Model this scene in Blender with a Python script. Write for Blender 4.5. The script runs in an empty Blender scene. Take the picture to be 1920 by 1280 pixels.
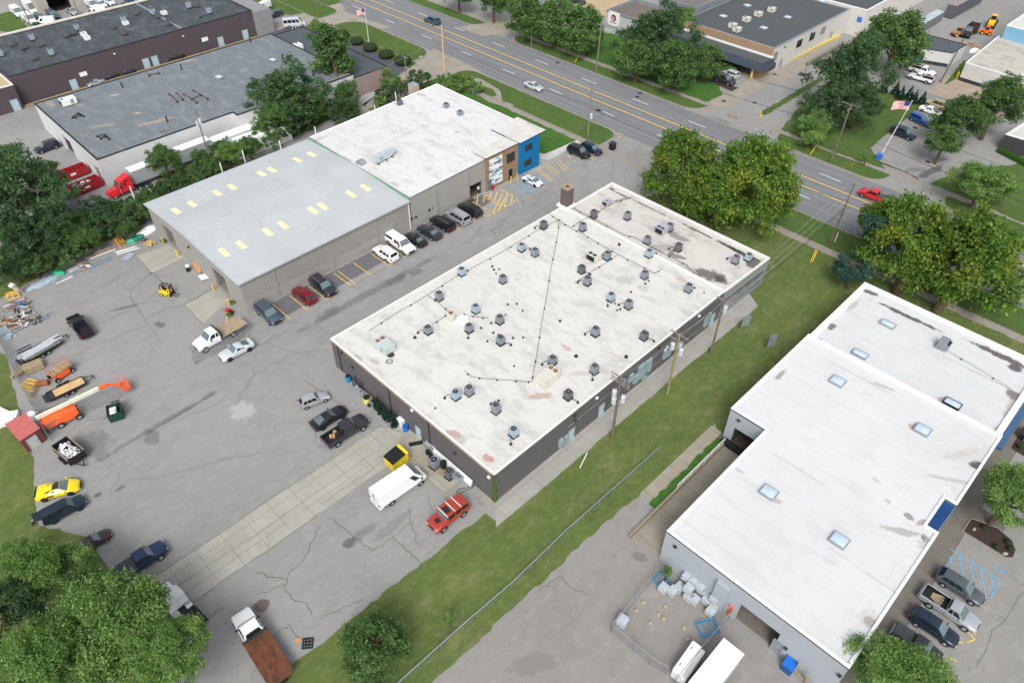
import bpy, bmesh, math, random
import numpy as np
from mathutils import Vector, Matrix
random.seed(7)
R_ = math.radians
scene = bpy.context.scene
col = scene.collection
# ------------------------------------------------------------------ camera
CH = 80.0
FPX = 1376.89
def cam_axes(pitch=0.747533, roll=-0.0054, yaw=-0.782081):
    cy, sy, cp, sp = math.cos(yaw), math.sin(yaw), math.cos(pitch), math.sin(pitch)
    F = Vector((sy*cp, cy*cp, -sp)); Rr = Vector((cy, -sy, 0)); D = F.cross(Rr)
    c, s = math.cos(roll), math.sin(roll)
    return c*Rr+s*D, -s*Rr+c*D, F
AR, AD, AF = cam_axes()
cd = bpy.data.cameras.new('camera'); cam = bpy.data.objects.new('camera', cd); col.objects.link(cam)
mw = Matrix(((AR.x, -AD.x, -AF.x, 0), (AR.y, -AD.y, -AF.y, 0), (AR.z, -AD.z, -AF.z, CH), (0, 0, 0, 1)))
cam.matrix_world = mw
cd.sensor_width = 36; cd.lens = FPX/1920*36; cd.clip_start = 1; cd.clip_end = 4000
scene.camera = cam
def at(px, py, z=0.0):
    """world point of the surveyed photo position (px,py) on the level z"""
    d = AR*((px-960)/FPX)+AD*((py-640)/FPX)+AF
    t = (z-CH)/d.z
    return (d.x*t, d.y*t)
def onx(X, px, py):
    d = AR*((px-960)/FPX)+AD*((py-640)/FPX)+AF; t = X/d.x
    return (d.y*t, CH+d.z*t)
def ony(Y, px, py):
    d = AR*((px-960)/FPX)+AD*((py-640)/FPX)+AF; t = Y/d.y
    return (d.x*t, CH+d.z*t)
def ats(l, z=0.0): return [at(p[0], p[1], z) for p in l]
# ------------------------------------------------------------------ light
world = bpy.data.worlds.new('World'); scene.world = world; world.use_nodes = True
wn = world.node_tree; wn.nodes.clear()
sky = wn.nodes.new('ShaderNodeTexSky'); sky.sky_type = 'NISHITA'; sky.sun_disc = False
SUN_EL, SUN_ROT = 48, 140      # degrees; the soft glow of the sun through the cloud
sky.sun_elevation = R_(SUN_EL); sky.sun_rotation = R_(SUN_ROT); sky.dust_density = 4; sky.air_density = 1.0; sky.ozone_density = 1
hs = wn.nodes.new('ShaderNodeHueSaturation'); hs.inputs['Saturation'].default_value = 0.32
bg = wn.nodes.new('ShaderNodeBackground'); bg.inputs['Strength'].default_value = 0.15
wo = wn.nodes.new('ShaderNodeOutputWorld')
wn.links.new(sky.outputs[0], hs.inputs['Color']); wn.links.new(hs.outputs[0], bg.inputs[0]); wn.links.new(bg.outputs[0], wo.inputs[0])
sl = bpy.data.lights.new('sun', 'SUN'); sl.energy = 1.3; sl.angle = R_(22); sl.color = (1, 0.97, 0.92)
so = bpy.data.objects.new('sun', sl); col.objects.link(so)
sd = Vector((math.sin(R_(SUN_ROT))*math.cos(R_(SUN_EL)), math.cos(R_(SUN_ROT))*math.cos(R_(SUN_EL)), math.sin(R_(SUN_EL))))
so.rotation_euler = sd.to_track_quat('Z', 'Y').to_euler()
vs = scene.view_settings; vs.view_transform = 'Standard'; vs.look = 'None'; vs.gamma = 1; vs.exposure = 0.45; vs.use_curve_mapping = False
scene.render.engine = 'CYCLES'
scene.cycles.max_bounces = 6; scene.cycles.diffuse_bounces = 3; scene.cycles.glossy_bounces = 2
scene.cycles.transparent_max_bounces = 12; scene.cycles.transmission_bounces = 2
# ------------------------------------------------------------------ mesh builder
class MB:
    def __init__(s): s.v = []; s.f = []; s.m = []; s.mi = 0; s.T = None
    def add(s, vs_, fs):
        n = len(s.v)
        if s.T is not None: vs_ = [tuple(s.T @ Vector(p)) for p in vs_]
        s.v += [tuple(p) for p in vs_]
        for f in fs: s.f.append(tuple(i+n for i in f)); s.m.append(s.mi)
        return s
    def box(s, x0, x1, y0, y1, z0, z1):
        return s.add([(x0, y0, z0), (x1, y0, z0), (x1, y1, z0), (x0, y1, z0), (x0, y0, z1), (x1, y0, z1), (x1, y1, z1), (x0, y1, z1)],
                     [(3, 2, 1, 0), (4, 5, 6, 7), (0, 1, 5, 4), (1, 2, 6, 5), (2, 3, 7, 6), (3, 0, 4, 7)])
    def obox(s, c, size, rz=0.0, rx=0.0, ry=0.0):
        m = Matrix.Translation(c) @ Matrix.Rotation(rz, 4, 'Z') @ Matrix.Rotation(ry, 4, 'Y') @ Matrix.Rotation(rx, 4, 'X')
        a, b, h = size[0]/2, size[1]/2, size[2]/2
        P = [(-a, -b, -h), (a, -b, -h), (a, b, -h), (-a, b, -h), (-a, -b, h), (a, -b, h), (a, b, h), (-a, b, h)]
        return s.add([tuple(m @ Vector(p)) for p in P], [(3, 2, 1, 0), (4, 5, 6, 7), (0, 1, 5, 4), (1, 2, 6, 5), (2, 3, 7, 6), (3, 0, 4, 7)])
    def poly(s, pts, z=None):
        if z is not None: pts = [(p[0], p[1], z) for p in pts]
        return s.add(pts, [tuple(range(len(pts)))])
    def prism(s, poly, z0, z1, top=True, bottom=False):
        n = len(poly)
        V = [(p[0], p[1], z0) for p in poly]+[(p[0], p[1], z1) for p in poly]
        F = [(i, (i+1) % n, n+(i+1) % n, n+i) for i in range(n)]
        if top: F.append(tuple(range(n, 2*n)))
        if bottom: F.append(tuple(reversed(range(n))))
        return s.add(V, F)
    def frame(s, outer, inner, z0, z1):
        n = len(outer); V = []
        for z in (z0, z1):
            V += [(p[0], p[1], z) for p in outer]+[(p[0], p[1], z) for p in inner]
        F = []
        for i in range(n):
            j = (i+1) % n
            F += [(i, j, 2*n+j, 2*n+i), (n+j, n+i, 3*n+i, 3*n+j), (2*n+i, 2*n+j, 3*n+j, 3*n+i), (j, i, n+i, n+j)]
        return s.add(V, F)
    def cyl(s, p0, p1, r0, r1=None, n=10, caps=True):
        r1 = r0 if r1 is None else r1
        p0, p1 = Vector(p0), Vector(p1); d = (p1-p0)
        if d.length < 1e-6: return s
        q = d.to_track_quat('Z', 'Y'); V = []
        for p, r in ((p0, r0), (p1, r1)):
            for i in range(n):
                a = 2*math.pi*i/n; V.append(tuple(p+q @ Vector((r*math.cos(a), r*math.sin(a), 0))))
        F = [(i, (i+1) % n, n+(i+1) % n, n+i) for i in range(n)]
        if caps: F += [tuple(range(n, 2*n)), tuple(reversed(range(n)))]
        return s.add(V, F)
    def tube(s, pts, r, n=6):
        for a, b in zip(pts, pts[1:]): s.cyl(a, b, r, r, n)
        return s
    def strip(s, pts, w, z):
        for (a, b) in zip(pts, pts[1:]):
            dx, dy = b[0]-a[0], b[1]-a[1]; L = math.hypot(dx, dy) or 1; nx, ny = -dy/L*w/2, dx/L*w/2
            s.add([(a[0]-nx, a[1]-ny, z), (b[0]-nx, b[1]-ny, z), (b[0]+nx, b[1]+ny, z), (a[0]+nx, a[1]+ny, z)], [(0, 1, 2, 3)])
        return s
    def loft(s, rings, closed=True, caps=True):
        n = len(rings[0]); V = [p for r in rings for p in r]; F = []
        for k in range(len(rings)-1):
            for i in range(n if closed else n-1):
                j = (i+1) % n; F.append((k*n+i, k*n+j, (k+1)*n+j, (k+1)*n+i))
        if caps: F += [tuple(reversed(range(n))), tuple(range((len(rings)-1)*n, len(rings)*n))]
        return s.add(V, F)
    def ball(s, c, rx, ry, rz, n=10, m=6):
        rings = []
        for k in range(m+1):
            t = -math.pi/2+math.pi*k/m
            rr = max(math.cos(t), 0.02)
            rings.append([(c[0]+rx*rr*math.cos(2*math.pi*i/n), c[1]+ry*rr*math.sin(2*math.pi*i/n), c[2]+rz*math.sin(t)) for i in range(n)])
        return s.loft(rings)
    def build(s, name, mats, parent=None, world=False, smooth=False, bevel=0, fix=False):
        me = bpy.data.meshes.new(name)
        V = s.v
        if world and parent is not None:
            ox, oy, oz = parent.location; V = [(x-ox, y-oy, z-oz) for x, y, z in V]
        me.from_pydata(V, [], s.f)
        if not isinstance(mats, (list, tuple)): mats = [mats]
        for m in mats: me.materials.append(m)
        if len(mats) > 1: me.polygons.foreach_set('material_index', s.m)
        if bevel or fix:
            bm = bmesh.new(); bm.from_mesh(me)
            if fix: bmesh.ops.recalc_face_normals(bm, faces=bm.faces)
            if bevel:
                bmesh.ops.bevel(bm, geom=[e for e in bm.edges if len(e.link_faces) == 2 and e.calc_face_angle(0) > 0.35], offset=bevel, segments=2, affect='EDGES', clamp_overlap=True)
            bm.to_mesh(me); bm.free()
        if smooth:
            me.polygons.foreach_set('use_smooth', [True]*len(me.polygons))
            try: me.set_sharp_from_angle(angle=R_(35))
            except Exception: pass
        me.update()
        o = bpy.data.objects.new(name, me); col.objects.link(o)
        if parent is not None: o.parent = parent
        return o
def tag(o, label=None, cat=None, group=None, kind=None):
    if label: o['label'] = label
    if cat: o['category'] = cat
    if group: o['group'] = group
    if kind: o['kind'] = kind
    return o
def thing(name, label, cat, loc=(0, 0, 0), rz=0.0, group=None):
    o = bpy.data.objects.new(name, None); col.objects.link(o); o.empty_display_size = 0.5
    o.location = loc if len(loc) == 3 else (loc[0], loc[1], 0); o.rotation_euler = (0, 0, rz)
    return tag(o, label, cat, group)
def struct(name, mb, m, **k):
    return tag(mb.build(name, m, **k), kind='structure')
KIDS = {}
def kids(o):
    return [c for c in bpy.data.objects if c.parent == o]
def dup(root, loc, rz=0.0, label=None, group=None, scale=None, kd=None):
    r = root.copy(); col.objects.link(r); r.location = loc if len(loc) == 3 else (loc[0], loc[1], 0); r.rotation_euler = (0, 0, rz)
    if label: r['label'] = label
    if group: r['group'] = group
    if scale is not None: r.scale = scale if isinstance(scale, tuple) else (scale,)*3
    tree = KIDS.get(root.name)
    if tree is None:
        tree = [(c, kids(c)) for c in kids(root)]; KIDS[root.name] = tree
    for ch, gs in tree:
        c = ch.copy(); col.objects.link(c); c.parent = r
        for g_ in gs:
            d = g_.copy(); col.objects.link(d); d.parent = c
    return r
def inset(poly, d):
    n = len(poly); out = []
    for i in range(n):
        p0, p1, p2 = poly[i-1], poly[i], poly[(i+1) % n]
        def nrm(a, b):
            dx, dy = b[0]-a[0], b[1]-a[1]; L = math.hypot(dx, dy); return (-dy/L, dx/L)
        n1, n2 = nrm(p0, p1), nrm(p1, p2)
        k = 1+n1[0]*n2[0]+n1[1]*n2[1]
        out.append((p1[0]+d*(n1[0]+n2[0])/k, p1[1]+d*(n1[1]+n2[1])/k))
    return out
# ------------------------------------------------------------------ materials
def S(h):
    """sRGB hex -> linear"""
    h = h.lstrip('#'); o = []
    for i in (0, 2, 4):
        c = int(h[i:i+2], 16)/255; o.append(c/12.92 if c <= 0.04045 else ((c+0.055)/1.055)**2.4)
    return (*o, 1)
class NT:
    def __init__(s, name, rough=0.8, metal=0.0, spec=0.5, coat=0.0):
        s.m = bpy.data.materials.new(name); s.m.use_nodes = True; s.t = s.m.node_tree
        s.b = s.t.nodes['Principled BSDF']; s.b.inputs['Roughness'].default_value = rough; s.b.inputs['Metallic'].default_value = metal
        s.b.inputs['Specular IOR Level'].default_value = spec; s.b.inputs['Coat Weight'].default_value = coat
        s.tc = s.t.nodes.new('ShaderNodeTexCoord'); s.P = s.tc.outputs['Object']
    def n(s, k): return s.t.nodes.new(k)
    def l(s, a, b): s.t.links.new(a, b)
    def put(s, v, sock):
        if hasattr(v, 'links'): s.l(v, sock)
        else: sock.default_value = v
    def mapping(s, scale=(1, 1, 1), loc=(0, 0, 0), rot=(0, 0, 0), typ='POINT', vec=None):
        m = s.n('ShaderNodeMapping'); m.vector_type = typ; s.l(vec or s.P, m.inputs[0])
        m.inputs['Location'].default_value = loc; m.inputs['Rotation'].default_value = rot; m.inputs['Scale'].default_value = scale
        return m.outputs[0]
    def noise(s, scale, detail=3, rough=0.55, vec=None, dist=0.0):
        k = s.n('ShaderNodeTexNoise'); s.l(vec or s.P, k.inputs['Vector']); k.inputs['Scale'].default_value = scale
        k.inputs['Detail'].default_value = detail; k.inputs['Roughness'].default_value = rough; k.inputs['Distortion'].default_value = dist
        return k.outputs['Fac']
    def vor(s, scale, feature='F1', vec=None):
        k = s.n('ShaderNodeTexVoronoi'); k.feature = feature; s.l(vec or s.P, k.inputs['Vector']); k.inputs['Scale'].default_value = scale
        return k
    def rng(s, v, a, b, c=0.0, d=1.0, smooth=False):
        k = s.n('ShaderNodeMapRange'); s.put(v, k.inputs[0]); k.clamp = True
        if smooth: k.interpolation_type = 'SMOOTHSTEP'
        for i, x in enumerate((a, b, c, d)): k.inputs[i+1].default_value = x
        return k.outputs[0]
    def math(s, op, a, b=0.0):
        k = s.n('ShaderNodeMath'); k.operation = op; s.put(a, k.inputs[0]); s.put(b, k.inputs[1]); return k.outputs[0]
    def mix(s, f, a, b, mode='MIX'):
        k = s.n('ShaderNodeMix'); k.data_type = 'RGBA'; k.blend_type = mode; s.put(f, k.inputs[0]); s.put(a, k.inputs[6]); s.put(b, k.inputs[7]); return k.outputs[2]
    def warp(s, scale, amt, vec=None):
        k = s.n('ShaderNodeTexNoise'); s.l(vec or s.P, k.inputs['Vector']); k.inputs['Scale'].default_value = scale; k.inputs['Detail'].default_value = 3
        a = s.n('ShaderNodeVectorMath'); a.operation = 'MULTIPLY_ADD'; s.l(k.outputs['Color'], a.inputs[0]); a.inputs[1].default_value = (amt, amt, 0); s.l(vec or s.P, a.inputs[2])
        b = s.n('ShaderNodeVectorMath'); b.operation = 'SUBTRACT'; s.l(a.outputs[0], b.inputs[0]); b.inputs[1].default_value = (amt/2, amt/2, 0)
        return b.outputs[0]
    def flat(s, vec=None):
        a = s.n('ShaderNodeVectorMath'); a.operation = 'MULTIPLY'; s.l(vec or s.P, a.inputs[0]); a.inputs[1].default_value = (1, 1, 0); return a.outputs[0]
    def spots(s, c, L, warp=0.6, ws=0.8):
        """worn or stained patches with a place of their own: (x,y,rx,ry,deg,colour,strength)"""
        nz = s.noise(ws, 4, 0.65)
        fl = s.flat()
        for (x, y, rx, ry, a, cc, st) in L:
            mp = s.mapping((rx, ry, 1), (x, y, 0), (0, 0, R_(a)), 'TEXTURE', fl)
            ln = s.n('ShaderNodeVectorMath'); ln.operation = 'LENGTH'; s.l(mp, ln.inputs[0])
            v = s.math('ADD', ln.outputs['Value'], s.math('MULTIPLY', s.math('SUBTRACT', nz, 0.5), warp*4))
            c = s.mix(s.rng(v, 1.05, 0.72, 0, st), c, cc)
        return c
    def bump(s, h, strength=0.3, dist=0.02):
        k = s.n('ShaderNodeBump'); s.l(h, k.inputs['Height']); k.inputs['Strength'].default_value = strength; k.inputs['Distance'].default_value = dist
        s.l(k.outputs[0], s.b.inputs['Normal'])
    def out(s, c): s.put(c, s.b.inputs['Base Color']); return s.m
def sc(c, k): return (c[0]*k, c[1]*k, c[2]*k, 1)
MC = {}
def plain(name, hexc, rough=0.6, metal=0.0, var=0.12, scale=1.5, spec=0.5, coat=0.0, k=1.0):
    if name in MC: return MC[name]
    t = NT(name, rough, metal, spec, coat); c = sc(S(hexc), k)
    f = t.rng(t.noise(scale, 4, 0.6), 0.3, 0.7)
    MC[name] = t.out(t.mix(f, sc(c, 1-var), sc(c, 1+var))); return MC[name]
def asphalt(name, hexc, k=1.0, crack=0.6, cs=0.11, seal=None, spots=()):
    t = NT(name, 0.92, spec=0.25); c = sc(S(hexc), k)
    x = t.mix(t.rng(t.noise(0.045, 5, 0.6), 0.35, 0.65), sc(c, 0.84), sc(c, 1.14))
    x = t.mix(t.rng(t.noise(0.35, 5, 0.65, vec=t.mapping((1, 0.35, 1), rot=(0, 0, 0.3))), 0.35, 0.7, 0, 0.55), x, sc(c, 1.16))
    x = t.mix(t.rng(t.noise(0.16, 6, 0.75), 0.56, 0.72, 0, 0.5), x, sc(c, 0.74))
    x = t.mix(t.rng(t.noise(9, 3, 0.7), 0.2, 0.8, 0, 0.5), x, sc(c, 0.8))
    x = t.mix(t.rng(t.noise(2.2, 5, 0.8), 0.62, 0.75, 0, 0.35), x, sc(c, 1.3))
    x = t.mix(t.rng(t.noise(0.9, 8, 0.72, vec=t.mapping((1, .5, 1), rot=(0, 0, .2))), 0.5, 0.68, 0, 0.6), x, sc(c, 1.28))
    x = t.mix(t.rng(t.noise(0.5, 7, 0.78), 0.55, 0.7, 0, 0.45), x, sc((c[0]*1.03, c[1], c[2]*.93), 0.76))
    x = t.mix(t.rng(t.noise(4.5, 2, 0.9), 0.3, 0.75, 0, 0.55), x, sc(c, 0.72))
    x = t.mix(t.rng(t.vor(0.45).outputs['Distance'], 0.13, 0.05, 0, 0.5), x, sc(c, 0.62))
    # cracks
    w = t.warp(0.5, 1.8)
    v = t.vor(cs, 'DISTANCE_TO_EDGE', w).outputs['Distance']
    mask = t.rng(t.noise(0.06, 3), 0.5, 0.6, 0, crack)
    x = t.mix(t.math('MULTIPLY', t.rng(v, 0.006, 0.002), mask), x, sc(c, 0.68))
    w2 = t.warp(1.2, 0.9)
    v2 = t.vor(cs*3.2, 'DISTANCE_TO_EDGE', w2).outputs['Distance']
    m2 = t.rng(t.noise(0.075, 3), 0.58, 0.64, 0, crack*0.8)
    x = t.mix(t.math('MULTIPLY', t.rng(v2, 0.013, 0.004), m2), x, sc(c, 0.6))
    if spots: x = t.spots(x, spots, 0.5, 0.5)
    t.bump(t.noise(12, 3, 0.7), 0.35, 0.02)
    return t.out(x)
def concrete(name, hexc, k=1.0, pitch=(0, 0), off=(0, 0), dirty=0.5):
    t = NT(name, 0.9, spec=0.25); c = sc(S(hexc), k)
    x = t.mix(t.rng(t.noise(0.3, 5, 0.65), 0.35, 0.68), sc(c, 0.86), sc(c, 1.08)); x = t.mix(t.rng(t.noise(5, 3, 0.85), 0.35, 0.75, 0, 0.4), x, sc(c, 0.75))
    w_ = t.vor(0.5, 'DISTANCE_TO_EDGE', t.warp(1.0, 1.2)).outputs['Distance']; x = t.mix(t.math('MULTIPLY', t.rng(w_, 0.02, 0.006), t.rng(t.noise(0.12, 3), 0.52, 0.6, 0, dirty)), x, sc(c, 0.45))
    x = t.mix(t.rng(t.noise(1.6, 5, 0.75), 0.55, 0.75, 0, dirty), x, sc(c, 0.72))
    if pitch[0]:
        b = t.n('ShaderNodeTexBrick'); t.l(t.mapping((1, 1, 1), (-off[0], -off[1], 0)), b.inputs['Vector'])
        b.offset = 0; b.inputs['Scale'].default_value = 1; b.inputs['Brick Width'].default_value = pitch[0]; b.inputs['Row Height'].default_value = pitch[1]
        b.inputs['Mortar Size'].default_value = 0.035; b.inputs['Mortar Smooth'].default_value = 0.2
        x = t.mix(t.math('MULTIPLY', b.outputs['Fac'], 0.75), x, sc(c, 0.42))
    t.bump(t.noise(10, 3), 0.2, 0.02)
    return t.out(x)
def grass(name, hexa, hexb, hexdry, k=1.0, stripe=0.0, dry=0.5, rot=0.0):
    t = NT(name, 0.95, spec=0.1); a, b, d = sc(S(hexa), k), sc(S(hexb), k), sc(S(hexdry), k)
    x = t.mix(t.rng(t.noise(0.12, 5, 0.7), 0.36, 0.64), a, b)
    x = t.mix(t.rng(t.noise(0.7, 6, 0.75), 0.36, 0.66, 0, 0.55), x, sc(a, 0.7))
    x = t.mix(t.rng(t.noise(0.35, 6, 0.8, vec=t.mapping((1, 0.45, 1))), 0.52, 0.72, 0, dry), x, d)
    x = t.mix(t.rng(t.noise(5, 6, 0.9), 0.36, 0.66, 0, 0.65), x, sc(a, 0.55)); x = t.mix(t.rng(t.noise(1.3, 7, 0.8, vec=t.mapping((1, .5, 1))), 0.5, 0.7, 0, 0.5), x, sc(b, 1.35))
    x = t.mix(t.rng(t.noise(2.6, 4, 0.8), 0.6, 0.75, 0, 0.5*dry+0.15), x, sc(d, 1.1))
    if stripe:
        w = t.n('ShaderNodeTexWave'); t.l(t.mapping((1, 1, 1), rot=(0, 0, rot)), w.inputs['Vector']); w.inputs['Scale'].default_value = 0.18; w.inputs['Distortion'].default_value = 0.6
        x = t.mix(t.math('MULTIPLY', w.outputs['Fac'], stripe), x, sc(b, 1.5))
    t.bump(t.noise(14, 4, 0.8), 0.7, 0.08)
    return t.out(x)
def membrane(name, hexc, k, seam=(0, 0), dirt=0.5, brown=0.3, spots=(), rotdirt=0.0, tone='#8f8a86'):
    t = NT(name, 0.7, spec=0.3); c = sc(S(hexc), k); g_ = sc(S(tone), 0.8)
    wv = t.warp(0.25, 3)
    x = t.mix(t.rng(t.noise(0.09, 5, 0.6), 0.35, 0.65), sc(c, 0.95), c)
    x = t.mix(t.rng(t.noise(0.5, 6, 0.75, vec=t.mapping((0.45, 1, 1), vec=wv)), 0.48, 0.8, 0, dirt), x, g_)
    x = t.mix(t.rng(t.noise(1.3, 5, 0.8), 0.6, 0.8, 0, dirt*0.7), x, sc(g_, 1.1))
    # rings where puddles have dried
    rn = t.vor(0.22, 'SMOOTH_F1', t.warp(0.5, 2.2)).outputs['Distance']
    ring = t.math('MULTIPLY', t.rng(t.math('ABSOLUTE', t.math('SUBTRACT', rn, 0.3)), 0.022, 0.0), t.rng(t.noise(0.12, 3), 0.5, 0.62, 0, brown*1.2))
    x = t.mix(t.math('MULTIPLY', ring, .6), x, sc(S('#9b8268'), 0.85))
    x = t.mix(t.rng(t.noise(0.33, 5, 0.7), 0.66, 0.78, 0, brown), x, sc(S('#b79f90'), 0.8))
    if seam[0]:
        b = t.n('ShaderNodeTexBrick'); t.l(t.P, b.inputs['Vector']); b.inputs['Scale'].default_value = 1
        b.inputs['Brick Width'].default_value = seam[0]; b.inputs['Row Height'].default_value = seam[1]; b.inputs['Mortar Size'].default_value = 0.03; b.offset = 0.5
        x = t.mix(t.math('MULTIPLY', b.outputs['Fac'], 0.28), x, g_)
    if spots: x = t.spots(x, spots, 0.55, 0.7)
    t.bump(t.noise(1.5, 4), 0.15, 0.03)
    return t.out(x)
def foliage(name, hexa, hexb, hexc, k=1.0, trans=0.45):
    t = NT(name, 0.75, spec=0.15)
    g_ = t.n('ShaderNodeNewGeometry'); oi = t.n('ShaderNodeObjectInfo')
    r = g_.outputs['Random Per Island']
    big = t.noise(2.2, 3, 0.6)
    a, b, c = sc(S(hexa), k), sc(S(hexb), k), sc(S(hexc), k)
    x = t.mix(r, a, b)
    x = t.mix(t.rng(big, 0.45, 0.68, 0, 0.75), x, c); x = t.mix(t.rng(t.noise(4.5, 3, .7), .52, .7, 0, .6), x, sc(a, .55))
    x = t.mix(t.math('MULTIPLY', oi.outputs['Random'], 0.35), x, sc(a, 0.7))
    x = t.mix(t.rng(r, 0.9, 0.97, 0, 0.6), x, sc(c, 1.25))
    t.put(x, t.b.inputs['Base Color'])
    tr = t.n('ShaderNodeBsdfTranslucent'); t.l(x, tr.inputs[0]); ms = t.n('ShaderNodeMixShader'); ms.inputs[0].default_value = trans
    om = t.t.nodes['Material Output']; t.l(t.b.outputs[0], ms.inputs[1]); t.l(tr.outputs[0], ms.inputs[2]); t.l(ms.outputs[0], om.inputs[0])
    return t.m
def chain(name, hexc='#9fa5a8', alpha=0.25):
    t = NT(name, 0.5, 0.6); t.put(S(hexc), t.b.inputs['Base Color'])
    m = t.mapping((1, 1, 1), rot=(0, 0, 0))
    # wires of the woven diamonds, finer than the picture can show
    w = t.n('ShaderNodeTexVoronoi'); w.feature = 'DISTANCE_TO_EDGE'; w.inputs['Scale'].default_value = 14; t.l(m, w.inputs['Vector'])
    t.l(t.rng(w.outputs['Distance'], 0.10, 0.05, 0.0, min(alpha*3, 1)), t.b.inputs['Alpha'])
    return t.m
def wallmat(name, hexc, k=1.0, course=None, var=0.08, streak=0.25):
    t = NT(name, 0.85, spec=0.25); c = sc(S(hexc), k)
    x = t.mix(t.rng(t.noise(0.5, 4, 0.6), 0.3, 0.7), sc(c, 1-var), sc(c, 1+var))
    x = t.mix(t.rng(t.noise(1.0, 4, 0.7, vec=t.mapping((2.5, 2.5, 0.2))), 0.55, 0.8, 0, streak), x, sc(c, 0.68))
    if course:
        s_ = t.n('ShaderNodeSeparateXYZ'); t.l(t.P, s_.inputs[0]); cb = t.n('ShaderNodeCombineXYZ')
        t.l(t.math('ADD', s_.outputs[0], s_.outputs[1]), cb.inputs[0]); t.l(s_.outputs[2], cb.inputs[1])
        b = t.n('ShaderNodeTexBrick'); t.l(cb.outputs[0], b.inputs['Vector']); b.inputs['Scale'].default_value = 1
        b.inputs['Brick Width'].default_value = course[0]; b.inputs['Row Height'].default_value = course[1]; b.inputs['Mortar Size'].default_value = course[2]
        x = t.mix(t.math('MULTIPLY', b.outputs['Fac'], 0.4), x, sc(c, 0.62))
    return t.out(x)
def ribbed(name, hexc, k=1.0, axis=0, pitch=0.3, rough=0.5, metal=0.0, depth=0.5, vert=False):
    """ribbed sheet metal: narrow ribs across the given axis"""
    t = NT(name, rough, metal); c = sc(S(hexc), k)
    s_ = t.n('ShaderNodeSeparateXYZ'); t.l(t.P, s_.inputs[0])
    fr = t.math('FRACT', t.math('DIVIDE', s_.outputs[axis], pitch))
    x = t.mix(t.rng(t.noise(0.15, 4), 0.35, 0.65), sc(c, 0.93), sc(c, 1.04))
    x = t.mix(t.rng(t.noise(0.8, 5, 0.7, vec=t.mapping((0.15, 1, 1) if axis == 1 else (1, 0.15, 1))), 0.5, 0.75, 0, 0.3), x, sc(c, 0.8))
    x = t.mix(t.rng(fr, 0.0, 0.22, depth*0.55, 0), x, sc(c, 0.6))
    tri = t.math('PINGPONG', fr, 0.5)
    t.bump(t.rng(tri, 0.0, 0.2), depth, 0.05)
    return t.out(x)
M = {}
M['glass'] = plain('window_glass', '#1b2226', 0.08, var=0.2, spec=0.8)
M['carglass'] = plain('car_glass', '#1c2629', 0.1, var=0.25, spec=0.9, scale=0.8)
M['screen'] = plain('windscreen_glass', '#5c6d72', 0.12, var=0.15, spec=0.9, scale=.8)  # sky reflection put into the colour: paler, bluer than the other car glass
M['tyre'] = plain('tyre_rubber', '#17181a', 0.85)
M['rim'] = plain('alloy_rim', '#a9acae', 0.35, 0.6)
M['darkrim'] = plain('dark_rim', '#2b2c2f', 0.4, 0.4)
M['black'] = plain('black_plastic', '#1a1b1d', 0.6)
M['grille'] = plain('grille_black', '#0f1012', 0.7)
M['lamp'] = plain('headlamp_lens', '#a9b2b8', 0.2, var=0.05)
M['tail'] = plain('tail_lens', '#8d1418', 0.25, var=0.1)
M['chrome'] = plain('bright_metal', '#c8cccf', 0.25, 0.8)
M['galv'] = plain('galvanised_steel', '#9fa7ab', 0.5, 0.5)
M['steel'] = plain('dark_steel', '#3c4043', 0.6, 0.4)
M['white'] = plain('white_paint', '#e4e6e6', 0.45, var=0.05)
M['offwhite'] = plain('off_white_paint', '#d5d2c6', 0.6, var=0.07)
M['yellow'] = plain('yellow_paint', '#f0c020', 0.5, var=0.1, k=0.95)
M['orange'] = plain('orange_paint', '#f0642a', 0.5, var=0.12)
M['red'] = plain('red_paint', '#b3202a', 0.5, var=0.12)
M['redbright'] = plain('bright_red_paint', '#d3202b', 0.3, var=0.08, coat=0.5)
M['blue'] = plain('blue_paint', '#2f6fc4', 0.5, var=0.1)
M['green'] = plain('dark_green_paint', '#0f3a30', 0.5, var=0.15)
M['wood'] = plain('bare_timber', '#c9a878', 0.8, var=0.22, scale=2.5)
M['oldwood'] = plain('weathered_timber', '#9a8a70', 0.85, var=0.25, scale=2.5)
M['darkwood'] = plain('dark_timber', '#5b4636', 0.85, var=0.3, scale=3)
M['pole'] = plain('pole_timber', '#6b6056', 0.9, var=0.35, scale=2)
M['polegreen'] = plain('pole_timber_green', '#85815a', 0.9, var=0.25, scale=2)
M['polegrey'] = plain('pole_timber_grey', '#7d766c', 0.9, var=0.25, scale=2)
M['transformer'] = plain('transformer_grey', '#b9c2c6', 0.5, 0.1, var=0.08)
M['wire'] = plain('wire_black', '#25282b', 0.6)
M['wirelight'] = plain('wire_grey', '#9aa0a0', 0.6)
M['hvac'] = plain('condenser_grey', '#848e95', 0.5, 0.2, var=0.15, scale=3)
M['hvaclight'] = plain('condenser_blue_grey', '#9fb1bd', 0.5, 0.2, var=0.12, scale=3)
M['hvacdark'] = plain('condenser_dark', '#6a6c70', 0.55, 0.2, var=0.15, scale=3)
M['beige'] = plain('unit_beige', '#c9c8be', 0.55, 0.1, var=0.12)
M['lightteal'] = plain('unit_pale_green', '#b4c2bf', 0.55, 0.1, var=0.12)
M['rust'] = plain('rusty_steel', '#8a5434', 0.85, var=0.4, scale=1.5)
M['door'] = plain('pale_blue_door', '#a6bcc6', 0.5, var=0.05)
M['elecbox'] = plain('electric_box_grey', '#8fa3a6', 0.5, 0.1, var=0.1)
M['bark'] = plain('tree_bark', '#5a4a3c', 0.95, var=0.35, scale=4)
M['tarp'] = plain('grey_tarp', '#8fa0ab', 0.6, var=0.2, scale=1.5)
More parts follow.
